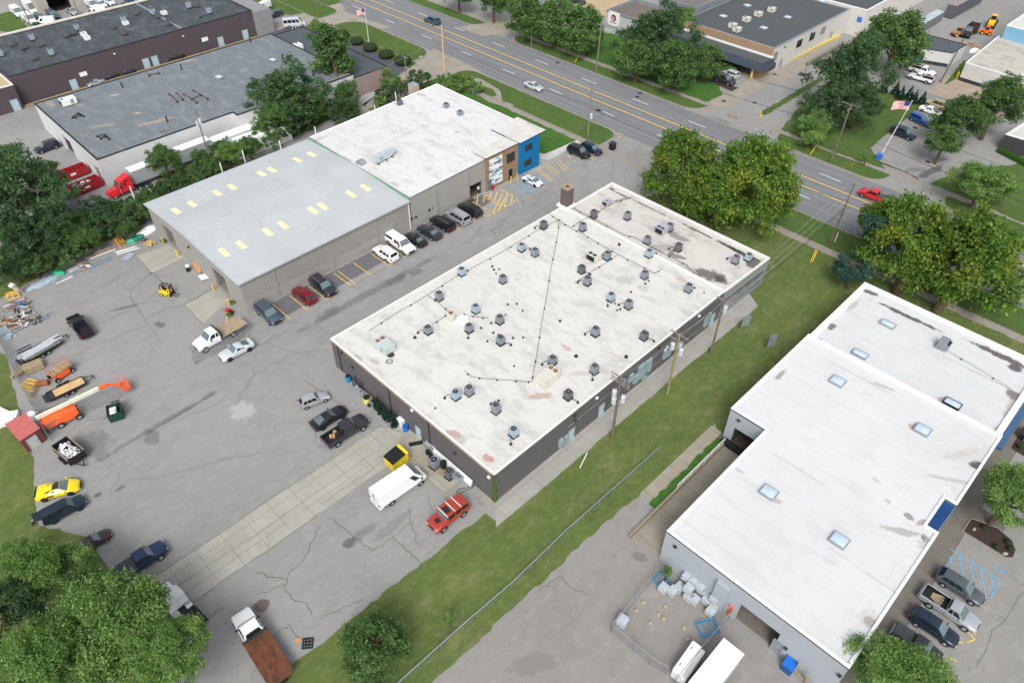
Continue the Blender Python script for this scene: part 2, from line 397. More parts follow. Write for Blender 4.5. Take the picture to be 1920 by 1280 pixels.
M['tarpgreen'] = plain('green_tarp', '#7fc4a8', 0.6, var=0.15)
M['tarpteal'] = plain('teal_cover', '#2f9a78', 0.6, var=0.15)
M['bagwhite'] = plain('white_bags', '#d9dcdc', 0.7, var=0.15, scale=3)
M['skin'] = plain('skin', '#b98a6c', 0.6)
M['shirtw'] = plain('white_shirt', '#c9cdc6', 0.85)
M['shirtd'] = plain('dark_shirt', '#2e3a4a', 0.85)
M['pants'] = plain('dark_trousers', '#33363c', 0.85)
M['hair'] = plain('dark_hair', '#2a211c', 0.8)
M['pavewhite'] = plain('worn_white_marking', '#dfe2e4', 0.8, var=0.12, scale=3)
M['paveyellow'] = plain('worn_yellow_marking', '#e6c04c', 0.85, var=0.15, scale=2)
M['paveblue'] = plain('blue_marking', '#5aa6d6', 0.85, var=0.15, scale=2)
M['skylight'] = plain('skylight_dome', '#b4c6d6', 0.3, var=0.04)
M['tank'] = plain('teal_tank', '#1f7fa8', 0.4)
M['bluebin'] = plain('blue_drum', '#1667c8', 0.4)
M['cardboard'] = plain('cardboard', '#b98d63', 0.85)
M['whitewrap'] = plain('wrapped_grey', '#aab3bb', 0.35, var=0.2, scale=2.5)
M['brick'] = plain('red_brick', '#93493c', 0.85, var=0.2, scale=3)
M['mulch'] = plain('mulch', '#3b2c28', 0.95, var=0.35, scale=6)
M['fol_maple'] = foliage('leaves_yellow_green', '#4e6f32', '#6a8f3d', '#9ba742', 1.05)
M['fol_mid'] = foliage('leaves_mid_green', '#4a693c', '#678a4e', '#86a362', 1.00)
M['fol_bright'] = foliage('leaves_bright_green', '#557a3e', '#779850', '#9bb46c', 1.15)
M['fol_dark'] = foliage('leaves_dark_green', '#435f40', '#58794e', '#72935f', 0.96)
M['fol_blue'] = foliage('needles_blue_green', '#43675a', '#5d8474', '#6c9180', 0.81)
M['fol_spruce'] = foliage('needles_spruce', '#284a3a', '#3a6150', '#47705c', 0.81)
M['fol_hedge'] = foliage('leaves_hedge', '#3b5f25', '#517a31', '#5f8838', 0.81)
# ------------------------------------------------------------------ ground, road, pavements
AK = 0.745
oil = (0.07, 0.07, 0.07, 1); lite = (0.30, 0.295, 0.285, 1); sealc = (0.085, 0.087, 0.09, 1)
def sp(px, py, rx, ry, a, c, s): x, y = at(px, py); return (x, y, rx, ry, a, c, s)
gm = asphalt('lot_asphalt', '#a5a5a3', AK, 0.85, 0.12, spots=[
    sp(300, 795, 8.5, 0.55, 92, sealc, 0.42), sp(285, 820, 1.1, 1.8, 80, sealc, 0.45), sp(350, 768, 6, 0.35, 92, sealc, 0.5),
    sp(455, 770, 2.2, 1.8, 0, (0.42, 0.42, 0.41, 1), 0.6), sp(300, 608, 1.1, 0.7, 30, oil, 0.6), sp(240, 575, 3, 0.35, 70, oil, 0.6),
    sp(700, 545, 15, 0.9, 90, sealc, 0.45), sp(620, 585, 2.5, 1.2, 90, sealc, 0.42), sp(742, 525, 2.4, 1.1, 100, sealc, 0.5), sp(780, 510, 1.6, .8, 90, sealc, 0.5),
    sp(175, 835, 3, 2.4, 0, (0.13, 0.125, 0.12, 1), 0.5), sp(150, 700, 5, 3, 60, lite, 0.5), sp(680, 1000, 2.6, 0.8, 90, oil, 0.35), sp(655, 1015, 1, .6, 90, oil, .6), sp(505, 1005, 4, 1, 92, (0.13, .13, .13, 1), .55),
    sp(490, 1134, .8, .8, 0, (.09, .06, .05, 1), .8), sp(225, 915, .8, .35, 90, oil, .6), sp(182, 928, .6, .4, 90, oil, .7), sp(735, 985, 3, .7, 95, sealc, .25),
    sp(1350, 228, 3, 1.6, 5, sealc, 0.42), sp(1372, 218, 2, .8, 0, sealc, 0.42), sp(1745, 322, 5, 1.0, 80, sealc, 0.85), sp(1715, 318, 3, 1, 60, sealc, 0.42), sp(1760, 300, 3, .9, 60, sealc, 0.45)])
g = MB(); g.poly([(-1500, -1500), (1500, -1500), (1500, 1500), (-1500, 1500)], 0.0); struct('ground', g, gm)
ZG = 0.012
ZC = [0]
def rough(poly, amp=0.22):
    r = random.Random(len(poly)); out = []
    for a, c in zip(poly, poly[1:]+poly[:1]):
        n = min(150, max(1, int(math.dist(a, c)/0.9)))
        for i in range(n): t_ = i/n; out.append((a[0]+(c[0]-a[0])*t_+r.uniform(-amp, amp)*(i > 0), a[1]+(c[1]-a[1])*t_+r.uniform(-amp, amp)*(i > 0)))
    return out
def sheet(name, polys, m, z):
    b = MB()
    if 'grass' in name or name == 'lawn': polys = [rough(p) for p in polys]
    for p in polys: ZC[0] += 1; b.poly(p, z+ZC[0]*0.00037)
    return struct(name, b, m, fix=False)
# lots that have a surface of their own
sheet('parking_lot', [ats([(1205, 925), (1157, 960), (960, 1142), (800, 1292), (600, 1500), (1400, 1500), (1500, 1290), (1240, 1062), (1175, 1003)])], asphalt('lane_asphalt', '#a39f9a', AK, 0.25, 0.07, spots=[sp(1200, 1045, 1, .7, 20, oil, .4), sp(1000, 1245, 3, 1.2, 60, (.17, .16, .15, 1), .5)]), 0.004)
sheet('parking_lot', [[(4.2, 30), (60, 30), (60, 78), (4.2, 78)], [(9, 78), (60, 78), (60, 106), (9, 106)]], asphalt('east_lot_asphalt', '#a5a39e', AK, 0.4, 0.1), 0.004)
sheet('parking_lot', [ats([(488, 58), (560, 52), (620, 38), (652, 58), (765, 130), (700, 172), (640, 160)])], asphalt('new_asphalt', '#6d7178', AK*0.8, 0.1, 0.05), 0.004)
sheet('parking_lot', [ats([(1100, -12), (1190, -14), (1160, 30), (1100, 40), (1080, 10)])], concrete('sandy_concrete', '#cdb795', 0.75, dirty=0.2), 0.004)
sheet('parking_lot', [ats([(120, 330), (165, 400), (75, 440), (60, 390)])], asphalt('patched_asphalt', '#7d7c80', AK*0.8, 0.1, 0.05), 0.004)
sheet('yard', [[(-96.3, 36), (-91.6, 36.5), (-92.2, 60), (-91.2, 72), (-93.2, 88), (-96.3, 88)]], asphalt('stall_asphalt', '#85858a', AK*0.8, 0.35, 0.12), 0.004)
# the road
def ry(x, y): return y+(-0.0075)*(x+100)
rm = asphalt('road_asphalt', '#8f9295', AK*.9, 0.18, 0.03)
b = MB()
b.poly([(-900, ry(-900, 129.2)), (700, ry(700, 129.2)), (700, ry(700, 150)), (-900, ry(-900, 150))], 0.006)
struct('road', b, rm)
t = NT('tyre_track', 0.9); 
t.put(t.mix(t.rng(t.noise(0.2, 4, vec=t.mapping((0.1, 1, 1))), 0.3, 0.7), sc(S('#85888b'), AK*.86), sc(S('#95989a'), AK*.95)), t.b.inputs['Base Color'])
b = MB()
for y0 in (130.6, 132.6, 136.2, 139.9, 143.4, 147.6): b.poly([(-900, ry(-900, y0-.35)), (700, ry(700, y0-.35)), (700, ry(700, y0+.35)), (-900, ry(-900, y0+.35))], 0.009)
struct('tyre_tracks', b, t.m)
b = MB()
for y0 in (138.25, 141.85): b.poly([(-900, ry(-900, y0-.13)), (700, ry(700, y0-.13)), (700, ry(700, y0+.13)), (-900, ry(-900, y0+.13))], 0.036)
struct('yellow_lane_markings', b, M['paveyellow'])
b = MB()
for k in range(-12, 14):
    x = -103.9+k*17.05; b.poly([(x, ry(x, 134.55)), (x+4.4, ry(x, 134.55)), (x+4.4, ry(x, 134.75)), (x, ry(x, 134.75))], 0.036)
    x = -102.6+k*16.9; b.poly([(x, ry(x, 145.35)), (x+4.9, ry(x, 145.35)), (x+4.9, ry(x, 145.55)), (x, ry(x, 145.55))], 0.036)
struct('white_lane_markings', b, M['pavewhite'])
# concrete gutters, aprons and driveways
cg = concrete('gutter_concrete', '#b4b0a8', 0.6)
sheet('gutter', [[(-900, ry(-900, 128.5)), (700, ry(700, 128.5)), (700, ry(700, 129.2)), (-900, ry(-900, 129.2))], [(-900, ry(-900, 150)), (700, ry(700, 150)), (700, ry(700, 150.6)), (-900, ry(-900, 150.6))]], cg, 0.008)
cw = concrete('pavement_concrete', '#b9b2a8', 0.62, (1.9, 40), (0, 0), 0.35)
sheet('pavement', [[(-400, 119.2), (60, 119.2), (60, 120.9), (-400, 120.9)], [(-400, 155.4), (60, 155.4), (60, 157.0), (-400, 157.0)]], cw, 0.010)
ca = concrete('driveway_concrete', '#bfb8a9', 0.62, (4, 4), (0, 0), 0.35)
sheet('driveway', [ats([(570, 60), (625, 24), (640, 20), (690, 38), (735, 52), (672, 56), (640, 62), (625, 62), (600, 50)]),
                   ats([(740, 150), (800, 108), (812, 92), (870, 118), (905, 136), (830, 140), (835, 152), (765, 175)]),
                   ats([(490, 55), (560, 32), (600, 14), (560, -8), (610, -20), (650, 18), (600, 34), (505, 62)]),
                   ats([(910, 39), (940, 30), (1000, 40), (955, 62), (905, 68), (860, 52)])], ca, 0.0088)
sheet('driveway', [ats([(1327, 192), (1433, 133), (1463, 120), (1520, 72), (1545, 60), (1570, 70), (1590, 62), (1530, 108), (1468, 158), (1448, 152), (1362, 204)])], ca, 0.0055)
sheet('driveway', [ats([(1745, 168), (1790, 133), (1830, 150), (1860, 165), (1900, 220), (1840, 215), (1740, 172)])], concrete('rusty_concrete', '#c4b3a2', 0.66, (6, 6), (0, 0), .3), 0.0055)
# concrete round the main buildings
cs = concrete('slab_concrete', '#bdbbb1', 0.72, (3.1, 3.3), (-75.7, 0.5), 0.5)
sheet('concrete_strip', [ats([(155, 1172), (245, 1111), (665, 831), (735, 788), (760, 800), (790, 822), (727, 872), (602, 960), (357, 1132), (250, 1210)])], cs, 0.0088)
cp = concrete('pad_concrete', '#b8b3a4', 0.7, (3.6, 7), (-53.5, 0), 0.5)
sheet('concrete_pad', [ats([(757, 808), (790, 822), (862, 905), (836, 926), (765, 862), (742, 838)]), ats([(912, 918), (925, 938), (918, 948), (892, 928)]), ats([(606, 650), (628, 640), (632, 668)])], cp, 0.0092)
sheet('concrete_apron', [ats([(255, 480), (318, 458), (345, 482), (285, 512)]), ats([(345, 572), (412, 538), (430, 562), (380, 607)])], concrete('apron_concrete', '#bdbaae', 0.74, (20, 20), (0, 0), 0.25), 0.0092)
cm = concrete('walk_concrete', '#c2c0b9', 0.64, (20, 3.4), (0, 0), 0.25)
sheet('side_path', [[(-40.7, 38.0), (-37.9, 35.5), (-37.7, 97.0), (-40.7, 99.0)]], cm, 0.018)
sheet('side_path', [[(-28.3, 52.4), (-26.5, 52.4), (-26.5, 69), (-28.3, 69)]], concrete('walk_old', '#bcb3a2', 0.66, (20, 1.9)), 0.018)
sheet('loading_ramp', [[(-24.9, 46.3), (-20.65, 46.3), (-20.65, 67.8), (-24.9, 67.8)]], concrete('ramp_concrete', '#b3aa9b', 0.66, (30, 5.2), (0, 0.5), 0.5), 0.0092)
sheet('side_path', [[(1.7, 30), (4.2, 30), (4.2, 78), (1.7, 78)], [(1.7, 78), (7.5, 78), (7.5, 82), (1.7, 82)], [(1.7, 82), (4.2, 82), (4.2, 108), (1.7, 108)]], concrete('walk_dark', '#9a958b', 0.55, (2.4, 3.4), (1.7, 0), 0.5), 0.0092)
sheet('side_path', [[(-95.9, 88), (-95.9, 101), (-94.6, 101), (-94.6, 104), (-95.0, 108), (-97, 119.2), (-99.0, 119.2), (-99, 106.6), (-96, 106), (-97, 88)]], cm, 0.0092)
sheet('side_path', [ats([(1006, 286), (1014, 298), (1030, 300), (1088, 268), (1082, 263), (1022, 289)])], concrete('new_concrete', '#dcdcd8', 0.7), 0.020)
sheet('side_path', [ats([(900, 160), (925, 168), (932, 180), (905, 184), (918, 192), (960, 205), (962, 196), (942, 190), (938, 170), (905, 150), (880, 143)])], cw, 0.020)
sheet('concrete_pad', [ats([(665, 185), (690, 168), (708, 176), (682, 195)])], concrete('new_pad', '#c9ccca', 0.66), 0.0092)
sheet('driveway', [ats([(660, 200), (735, 150), (712, 160), (680, 172), (690, 168), (708, 176), (682, 200), (690, 212)])], ca, 0.0083)
# grass
ga = grass('grass_rough', '#657844', '#78874b', '#9b956f', 0.83, dry=1.0)
gb = grass('grass_mown', '#4f7a37', '#5a863d', '#738b4b', 0.72, stripe=0.12, dry=0.2, rot=R_(70))
gc = grass('grass_verge', '#5c773e', '#688445', '#88865d', 0.74, stripe=0.0, dry=0.6)
W = lambda *a: list(a)
G1 = ats([(430, 1350), (545, 1245), (580, 1222), (910, 962), (937, 980)])+[(-37.9, 40), (-37.7, 97.0), (-40.7, 99.0), (-40.7, 102), (-71, 102), (-72, 112), (-70, 119.2), (60, 119.2), (60, 106), (-25.9, 107.8), (-25.9, 67)]+ats([(1340, 790), (1338, 797), (1203, 924), (1157, 960), (960, 1142), (800, 1292), (700, 1400)])
sheet('grass', [G1], ga, ZG)
sheet('lawn', [[(-26.5, 51.9), (-25.3, 51.9), (-25.3, 67.8), (-26.5, 67.8)]], gb, 0.03)
sheet('lawn', [[(-135, 106.6), (-105, 106.6), (-99, 107.2), (-97.8, 119.2), (-146, 119.2), (-146, 112)], [(-160, 157), (-88.5, 157), (-88.0, 163), (-92, 168), (-100, 178), (-130, 177), (-160, 166)]], gb, ZG)
def verge(x0, x1, y0, y1, r0=4, r1=4, side=1):
    P = []
    a = [(x0, y0), (x1, y0)]
    if side > 0:   # rounded at the road side (y1)
        P = [(x0, y0), (x1, y0)]
        P += [(x1-r1+r1*math.cos(t), y1-r1*0.9+r1*0.9*math.sin(t)) for t in np.linspace(0, math.pi/2, 8)]
        P += [(x0+r0-r0*math.sin(t), y1-r0*0.9+r0*0.9*math.cos(t)) for t in np.linspace(0, math.pi/2, 8)]
    else:
        P = [(x1, y1), (x0, y1)]
        P += [(x0+r0-r0*math.cos(t), y0+r0*0.9-r0*0.9*math.sin(t)) for t in np.linspace(0, math.pi/2, 8)]
        P += [(x1-r1+r1*math.sin(t), y0+r1*0.9-r1*0.9*math.cos(t)) for t in np.linspace(0, math.pi/2, 8)]
    return P
V = [verge(-145, -93.0, 121, 128.6), verge(-71, 60, 121, 128.3), verge(-196, -159, 121, 129.0, 6, 6), verge(-230, -204, 121, 129.5),
     verge(-205, -166, 150.9, 155.3, 4, 4, -1), verge(-152, -87, 150.7, 155.3, 5, 5, -1), verge(-67, -41, 150.4, 155.3, 5, 4, -1), verge(-29, 60, 150.2, 155.3, 5, 4, -1), verge(-330, -240, 121, 129.8)]
sheet('verge_grass', V, gc, ZG)
kb = MB()
for p in V[:8]:
    q = inset(p, -0.16); kb.frame(q, p, 0.0, 0.11)
struct('kerbs', kb, cg)
sheet('lawn', [ats([(1464, 243), (1492, 208), (1520, 180), (1560, 150), (1650, 168), (1736, 193), (1700, 222), (1632, 277), (1660, 318), (1560, 284)]),
               ats([(1425, 212), (1435, 217), (1545, 150), (1540, 143)]),
               ats([(1742, 345), (1790, 325), (1960, 300), (1960, 435), (1880, 402), (1765, 352)]),
               ats([(1770, 160), (1790, 133), (1805, 115), (1820, 112), (1838, 110), (1815, 138)]),
               ats([(1724, 338), (1700, 322), (1660, 310), (1640, 300), (1690, 320)])], gc, ZG+.001)
sheet('lawn', [ats([(-40, 40), (22, 20), (62, 60), (35, 68), (10, 60), (-40, 55)]), ats([(470, 0), (482, 4), (500, 18), (545, 30), (570, 24), (595, 18), (560, -5), (500, -25)]),
               ats([(627, 63), (645, 57), (700, 82), (780, 118), (778, 122), (768, 129), (700, 96)]), ats([(575, 50), (590, 34), (612, 50), (598, 56), (578, 58)]), ats([(560, -10), (600, 16), (640, 5), (600, -40)])], gc, ZG)
sheet('grass', [ats([(-60, 640), (10, 665), (30, 745), (60, 840), (62, 905), (72, 985), (170, 1010), (215, 1090), (150, 1180), (160, 1290), (300, 1500), (-200, 1500), (-150, 800)]),
                ats([(120, 440), (280, 378), (300, 330), (540, 240), (640, 190), (655, 205), (570, 250), (275, 385), (272, 420), (150, 475), (0, 560), (-60, 590), (-60, 470)]),
                ats([(690, 205), (760, 178), (830, 152), (842, 170), (800, 162), (700, 212)])], ga, ZG)
sheet('planting_bed', [ats([(1803, 996), (1820, 970), (1872, 989), (1897, 1012), (1906, 1032), (1900, 1047), (1886, 1047)]), ats([(1895, 840), (1910, 815), (1960, 840), (1960, 880)]), ats([(1335, 150), (1385, 165), (1372, 172), (1318, 148)])], M['mulch'], 0.022)
kb = MB(); q = ats([(1803, 996), (1820, 970), (1872, 989), (1897, 1012), (1906, 1032), (1900, 1047), (1886, 1047)]); kb.frame(inset(q, -.15), q, 0, .12); q = ats([(1350, 133), (1372, 120), (1395, 140), (1378, 163)])
struct('bed_kerb', kb, cg)
# parking bay lines
b = MB()
XW = -96.2
for y in [38.0, 39.0, 42.3, 46.1, 46.9, 51.3, 52.2, 55.6, 59.6, 60.3, 63.4, 64.1, 67.3, 68.1, 71.6, 72.4, 75.6, 76.4, 79.8, 80.6, 84.0, 84.8, 87.6, 88.4]:
    b.strip([(XW+.4, y), (XW+5.7, y+.05)], 0.13, 0.036)
for y in [46.5, 51.75, 59.95, 76.0, 80.2, 88.0]: b.strip([(XW+5.7, y-.47), (XW+5.7, y+.47)], 0.13, 0.0365)
def hatch(bb, P0, P1, P2, P3, n, w=0.15, z=0.036, rim=(1, 1, 1, 1)):
    L = [P0, P1, P2, P3, P0]
    for i in range(4):
        if rim[i]: bb.strip([L[i], L[i+1]], w, z)
    for i in range(n):
        t_ = (i+.5)/n; a = (P0[0]+(P1[0]-P0[0])*t_, P0[1]+(P1[1]-P0[1])*t_)
        t2 = min(1, t_+.28); c = (P3[0]+(P2[0]-P3[0])*t2, P3[1]+(P2[1]-P3[1])*t2)
        bb.strip([a, c], w, z+.0005)
for seg in [((894, 384), (896, 364)), ((906, 379), (910, 366)), ((917, 376), (921, 361)), ((927, 377), (932, 359)), ((922, 403), (942, 364)), ((933, 396), (947, 372)), ((946, 388), (951, 364)), ((958, 380), (961, 368)),
            ((937, 355), (962, 368)), ((901, 400), (912, 406)), ((912, 406), (928, 399)), ((928, 399), (960, 381)), ((960, 381), (970, 374))]:
    b.strip(ats(seg), 0.17, 0.036)
for seg in [((1004, 318), (1033, 340)), ((1010, 316), (1035, 338)), ((1033, 340), (1036, 338)), ((1022, 312), (1045, 327)), ((1027, 309), (1049, 324)), ((1040, 302), (1059, 320)), ((1046, 299), (1064, 317)), ((1064, 317), (1059, 320)), ((1066, 294), (1076, 300)), ((1063, 290), (1080, 304)), ((1100, 282), (1118, 298)), ((1106, 296), (1116, 300)),
            ((1828, 1198), (1804, 1174)), ((1830, 1190), (1808, 1169)), ((1828, 1198), (1813, 1204)), ((1806, 1205), (1796, 1202)), ((1780, 1232), (1795, 1240))]:
    b.strip(ats(seg), 0.13, 0.036)
for x in range(7):
    b.strip([(4.3, 34+x*3.1), (9.8, 34+x*3.1)], 0.12, 0.036)
struct('yellow_bay_lines', b, M['paveyellow'])
b = MB()
for seg in [((956, 345), (977, 355)), ((970, 350), (980, 337)), ((977, 356), (987, 341)), ((985, 360), (996, 344)), ((992, 362), (1003, 350)), ((977, 355), (992, 363)), ((992, 363), (1008, 354)), ((998, 330), (1032, 342)),
            ((1781, 1028), (1875, 1088)), ((1875, 1088), (1856, 1122)), ((1781, 1042), (1785, 1066)), ((1797, 1039), (1805, 1078)), ((1817, 1053), (1826, 1090)), ((1837, 1066), (1848, 1115)), ((1857, 1078), (1864, 1106)), ((1762, 1060), (1782, 1070))]:
    b.strip(ats(seg), 0.14, 0.036)
def wheelchair(bb, px, py, s, a):
    x, y = at(px, py); ca_, sa_ = math.cos(a), math.sin(a)
    def q(u, v): return (x+s*(u*ca_-v*sa_), y+s*(u*sa_+v*ca_))
    bb.strip([q(.42*math.cos(t), .42*math.sin(t)-.2) for t in np.linspace(-2.9, .6, 12)], .12*s, .0365)
    bb.strip([q(-.05, .55), q(-.02, .05), q(.35, .0), q(.5, -.45), q(.68, -.4)], .12*s, .037)
    bb.strip([q(-.03, .3), q(.3, .27)], .1*s, .0372)
    bb.poly([(*q(-.05+.13*math.cos(t), .75+.13*math.sin(t)), .0365) for t in np.linspace(0, 6.28, 9)[:-1]])
wheelchair(b, 1876, 1068, 1.0, R_(-90)); wheelchair(b, 978, 366, 0.9, R_(-90))
struct('blue_bay_lines', b, M['paveblue'])
# long cracks, sealed or grown over
def wig(P, amp=0.35, n=5):
    out = []
    for a, c in zip(P, P[1:]):
        for i in range(n):
            t_ = i/n; out.append((a[0]+(c[0]-a[0])*t_+random.uniform(-amp, amp)*(i > 0), a[1]+(c[1]-a[1])*t_+random.uniform(-amp, amp)*(i > 0)))
    return out+[P[-1]]
b = MB()
CR = [[(890, 440), (900, 425), (918, 420), (945, 412), (968, 404), (960, 395), (952, 388), (930, 398)], [(968, 404), (982, 400), (978, 392), (965, 393)], [(915, 428), (930, 440), (922, 430)], [(975, 370), (985, 385), (1003, 382), (1006, 375), (1000, 365), (985, 360)], [(1006, 375), (1030, 374), (1035, 362)], [(985, 385), (976, 378)], [(1010, 370), (1030, 350), (1060, 335)], [(845, 430), (870, 415), (900, 410), (910, 405)],
      [(500, 620), (520, 600), (575, 610), (600, 620)], [(590, 590), (598, 575), (594, 610)], [(620, 565), (640, 580), (650, 600)], [(700, 530), (720, 540), (735, 528), (752, 530)], [(750, 500), (760, 520), (800, 505), (835, 480), (838, 465)], [(760, 520), (748, 530), (775, 540)], [(870, 460), (885, 450), (900, 440), (880, 425)], [(905, 440), (925, 430), (945, 420)],
      [(700, 560), (716, 546), (735, 556)], [(500, 640), (530, 655), (580, 665)], [(600, 660), (640, 630)],
      [(170, 550), (215, 525), (225, 518)], [(243, 545), (280, 515), (285, 512)], [(230, 530), (243, 545), (250, 570), (262, 590)], [(285, 512), (305, 528)], [(170, 612), (200, 600), (235, 585), (258, 567)], [(275, 595), (320, 575), (345, 572), (390, 548)], [(245, 560), (300, 640)], [(60, 700), (200, 640), (300, 600)], [(380, 608), (400, 640)],
      [(440, 760), (480, 700), (560, 660), (600, 655)], [(560, 690), (590, 720), (600, 740)], [(540, 795), (585, 785)], [(590, 805), (594, 835), (612, 838)], [(265, 830), (330, 790), (400, 760), (425, 742)], [(350, 880), (420, 860), (500, 850)], [(250, 900), (350, 880)],
      [(1010, 400), (1030, 380)], [(1460, 180), (1500, 160)], [(1350, 200), (1420, 230)], [(1620, 280), (1660, 300), (1690, 310)], [(1850, 1150), (1900, 1170)], [(1830, 1250), (1860, 1180), (1920, 1110)], [(1870, 1060), (1920, 1100)]]
rc = random.Random(11)
for k in range(26):
    x_, y_, a_ = rc.uniform(-89, -78), rc.uniform(42, 114), rc.uniform(0, 6.3); Q = [(x_, y_)]
    for i in range(rc.randint(5, 11)): a_ += rc.uniform(-1.1, 1.1); x_ = max(-90.5, min(-77, x_+1.3*math.cos(a_))); y_ += 1.6*math.sin(a_); Q.append((x_, y_))
    b.strip(wig(Q, .12, 3), rc.uniform(.06, .1), 0.0393)
for c in CR: b.strip(wig(ats(c)), random.uniform(0.05, 0.1), 0.0395)
struct('sealed_cracks', b, plain('crack_sealant', '#7a7b7c', 0.8, k=.95))
b = MB()
GC = [[(617, 970), (655, 998), (697, 1033), (740, 1004), (790, 964)], [(735, 1008), (762, 1032), (785, 1055)], [(602, 985), (572, 1045), (540, 1080), (535, 1095), (545, 1120), (575, 1130), (582, 1155)], [(480, 1075), (535, 1086)], [(480, 1115), (535, 1096)], [(537, 1170), (560, 1195)],
      [(600, 1160), (640, 1140), (680, 1122)], [(505, 1190), (540, 1177)], [(560, 1195), (595, 1200)], [(570, 712), (600, 730), (635, 755), (660, 772)], [(640, 755), (668, 735)], [(762, 862), (836, 926), (862, 905)], [(836, 926), (838, 940)], [(890, 932), (906, 950)], [(765, 865), (738, 850), (720, 862), (690, 885), (662, 905), (600, 945)],
      [(725, 785), (760, 765)], [(680, 800), (730, 800), (755, 812)], [(160, 790), (200, 782)], [(465, 660), (500, 640), (540, 618)], [(255, 480), (285, 512), (305, 530)], [(345, 572), (380, 607)], [(400, 540), (350, 568)], [(1105, 1115), (1070, 1100), (1050, 1080), (1010, 1108)], [(455, 600), (460, 640), (470, 620)], [(301, 1121), (696, 851)], [(360, 1130), (480, 1045), (600, 960)], [(370, 1170), (420, 1140)], [(245, 1111), (665, 831)]]
for c in GC: b.strip(wig(ats(c), .25), random.uniform(0.045, 0.09), 0.0405)
struct('weedy_joints', b, grass('weeds', '#7d7f58', '#878360', '#948a68', 0.8, dry=.9))
b = MB()
def drain(px, py, r=.55):
    x, y = at(px, py); b.poly([(x+r*math.cos(t), y+r*math.sin(t)) for t in np.linspace(0, 6.28, 13)[:-1]], 0.042)
for p in [(1357, 190), (1415, 193), (1453, 140), (1505, 140), (1195, 182), (1200, 175), (1045, 118), (1740, 240), (1716, 240), (1740, 304)]: drain(*p)
x, y = at(1505, 140); b.box(x-1, x+1, y-1, y+1, 0.003, 0.043)
struct('drain_covers', b, M['steel'])
# ------------------------------------------------------------------ buildings
def wall_shell(mb, poly, z0, z1, openings=None, closed=True, depth=0.35):
    """outer skin; openings {edge:[(s0,s1,za,zb),...]} are real holes with reveals (poly anticlockwise)"""
    n = len(poly); openings = openings or {}
    for i in range(n if closed else n-1):
        a, c = poly[i], poly[(i+1) % n]; L = math.hypot(c[0]-a[0], c[1]-a[1]); d = ((c[0]-a[0])/L, (c[1]-a[1])/L); nn = (-d[1], d[0])
        zz = z1 if not callable(z1) else None
        def P(s, z, t=0): return (a[0]+d[0]*s+nn[0]*t, a[1]+d[1]*s+nn[1]*t, z)
        def Q(s0, s1, za, zb):
            if s1-s0 > 1e-3 and zb-za > 1e-3: mb.add([P(s0, za), P(s1, za), P(s1, zb), P(s0, zb)], [(0, 1, 2, 3)])
        cur = 0
        for (s0, s1, za, zb) in sorted(openings.get(i, [])):
            Q(cur, s0, z0, z1); Q(s0, s1, z0, za); Q(s0, s1, zb, z1)
            mb.add([P(s0, za), P(s0, zb), P(s0, zb, depth), P(s0, za, depth)], [(0, 3, 2, 1)])
            mb.add([P(s1, za), P(s1, zb), P(s1, zb, depth), P(s1, za, depth)], [(0, 1, 2, 3)])
            mb.add([P(s0, zb), P(s1, zb), P(s1, zb, depth), P(s0, zb, depth)], [(0, 1, 2, 3)])
            cur = s1
        Q(cur, L, z0, z1)
def on_edge(a, c, s, t=0.0):
    L = math.hypot(c[0]-a[0], c[1]-a[1]); d = ((c[0]-a[0])/L, (c[1]-a[1])/L)
    return (a[0]+d[0]*s+d[1]*t, a[1]+d[1]*s-d[0]*t)      # t outward
def panel(mb, a, c, s0, s1, z0, z1, t0, t1):
    p = [on_edge(a, c, s0, t0), on_edge(a, c, s1, t0), on_edge(a, c, s1, t1), on_edge(a, c, s0, t1)]
    mb.add([(q[0], q[1], z0) for q in p]+[(q[0], q[1], z1) for q in p], [(0, 1, 2, 3), (7, 6, 5, 4), (4, 5, 1, 0), (5, 6, 2, 1), (6, 7, 3, 2), (7, 4, 0, 3)])
def door(root, a, c, s, w=1.05, h=2.15, mat=None, name='door', z=0.0, handle=True, canopy=False):
    b = MB(); panel(b, a, c, s-w/2, s+w/2, z+0.03, z+h, 0.02, 0.07); o = b.build(name, mat or M['door'], root, world=True, fix=True)
    b = MB(); panel(b, a, c, s-w/2-.1, s-w/2, z+.02, z+h+.1, 0.01, .09); panel(b, a, c, s+w/2, s+w/2+.1, z+.02, z+h+.1, 0.01, .09); panel(b, a, c, s-w/2, s+w/2, z+h, z+h+.1, .01, .09)
    f = b.build('frame', M['galv'], o); f.data.transform(Matrix.Translation(-root.location)); 
    if handle:
        b = MB(); panel(b, a, c, s+w/2-.18, s+w/2-.1, z+.95, z+1.15, .06, .13); h_ = b.build('handle', M['steel'], o); h_.data.transform(Matrix.Translation(-root.location))
    return o
def window(root, a, c, s, w, z0, z1, name='window', gm=None, fm=None, bars=0):
    b = MB(); panel(b, a, c, s-w/2, s+w/2, z0, z1, 0.01, 0.04); o = b.build(name, gm or M['glass'], root, world=True, fix=True)
    b = MB()
    for (p, q, r, t_) in ((s-w/2-.08, s-w/2, z0-.08, z1+.08), (s+w/2, s+w/2+.08, z0-.08, z1+.08), (s-w/2, s+w/2, z0-.08, z0), (s-w/2, s+w/2, z1, z1+.08)): panel(b, a, c, p, q, r, t_, .005, .09)
    for k in range(bars): x = s-w/2+w*(k+1)/(bars+1); panel(b, a, c, x-.03, x+.03, z0, z1, .042, .07)
    f = b.build('frame', fm or M['galv'], o, fix=True); f.data.transform(Matrix.Translation(-root.location)); return o
def lightbox(root, a, c, s, z, m=None):
    b = MB(); panel(b, a, c, s-.2, s+.2, z-.14, z+.14, 0.02, 0.28); return b.build('wall_lamp', m or M['steel'], root, world=True, fix=True)
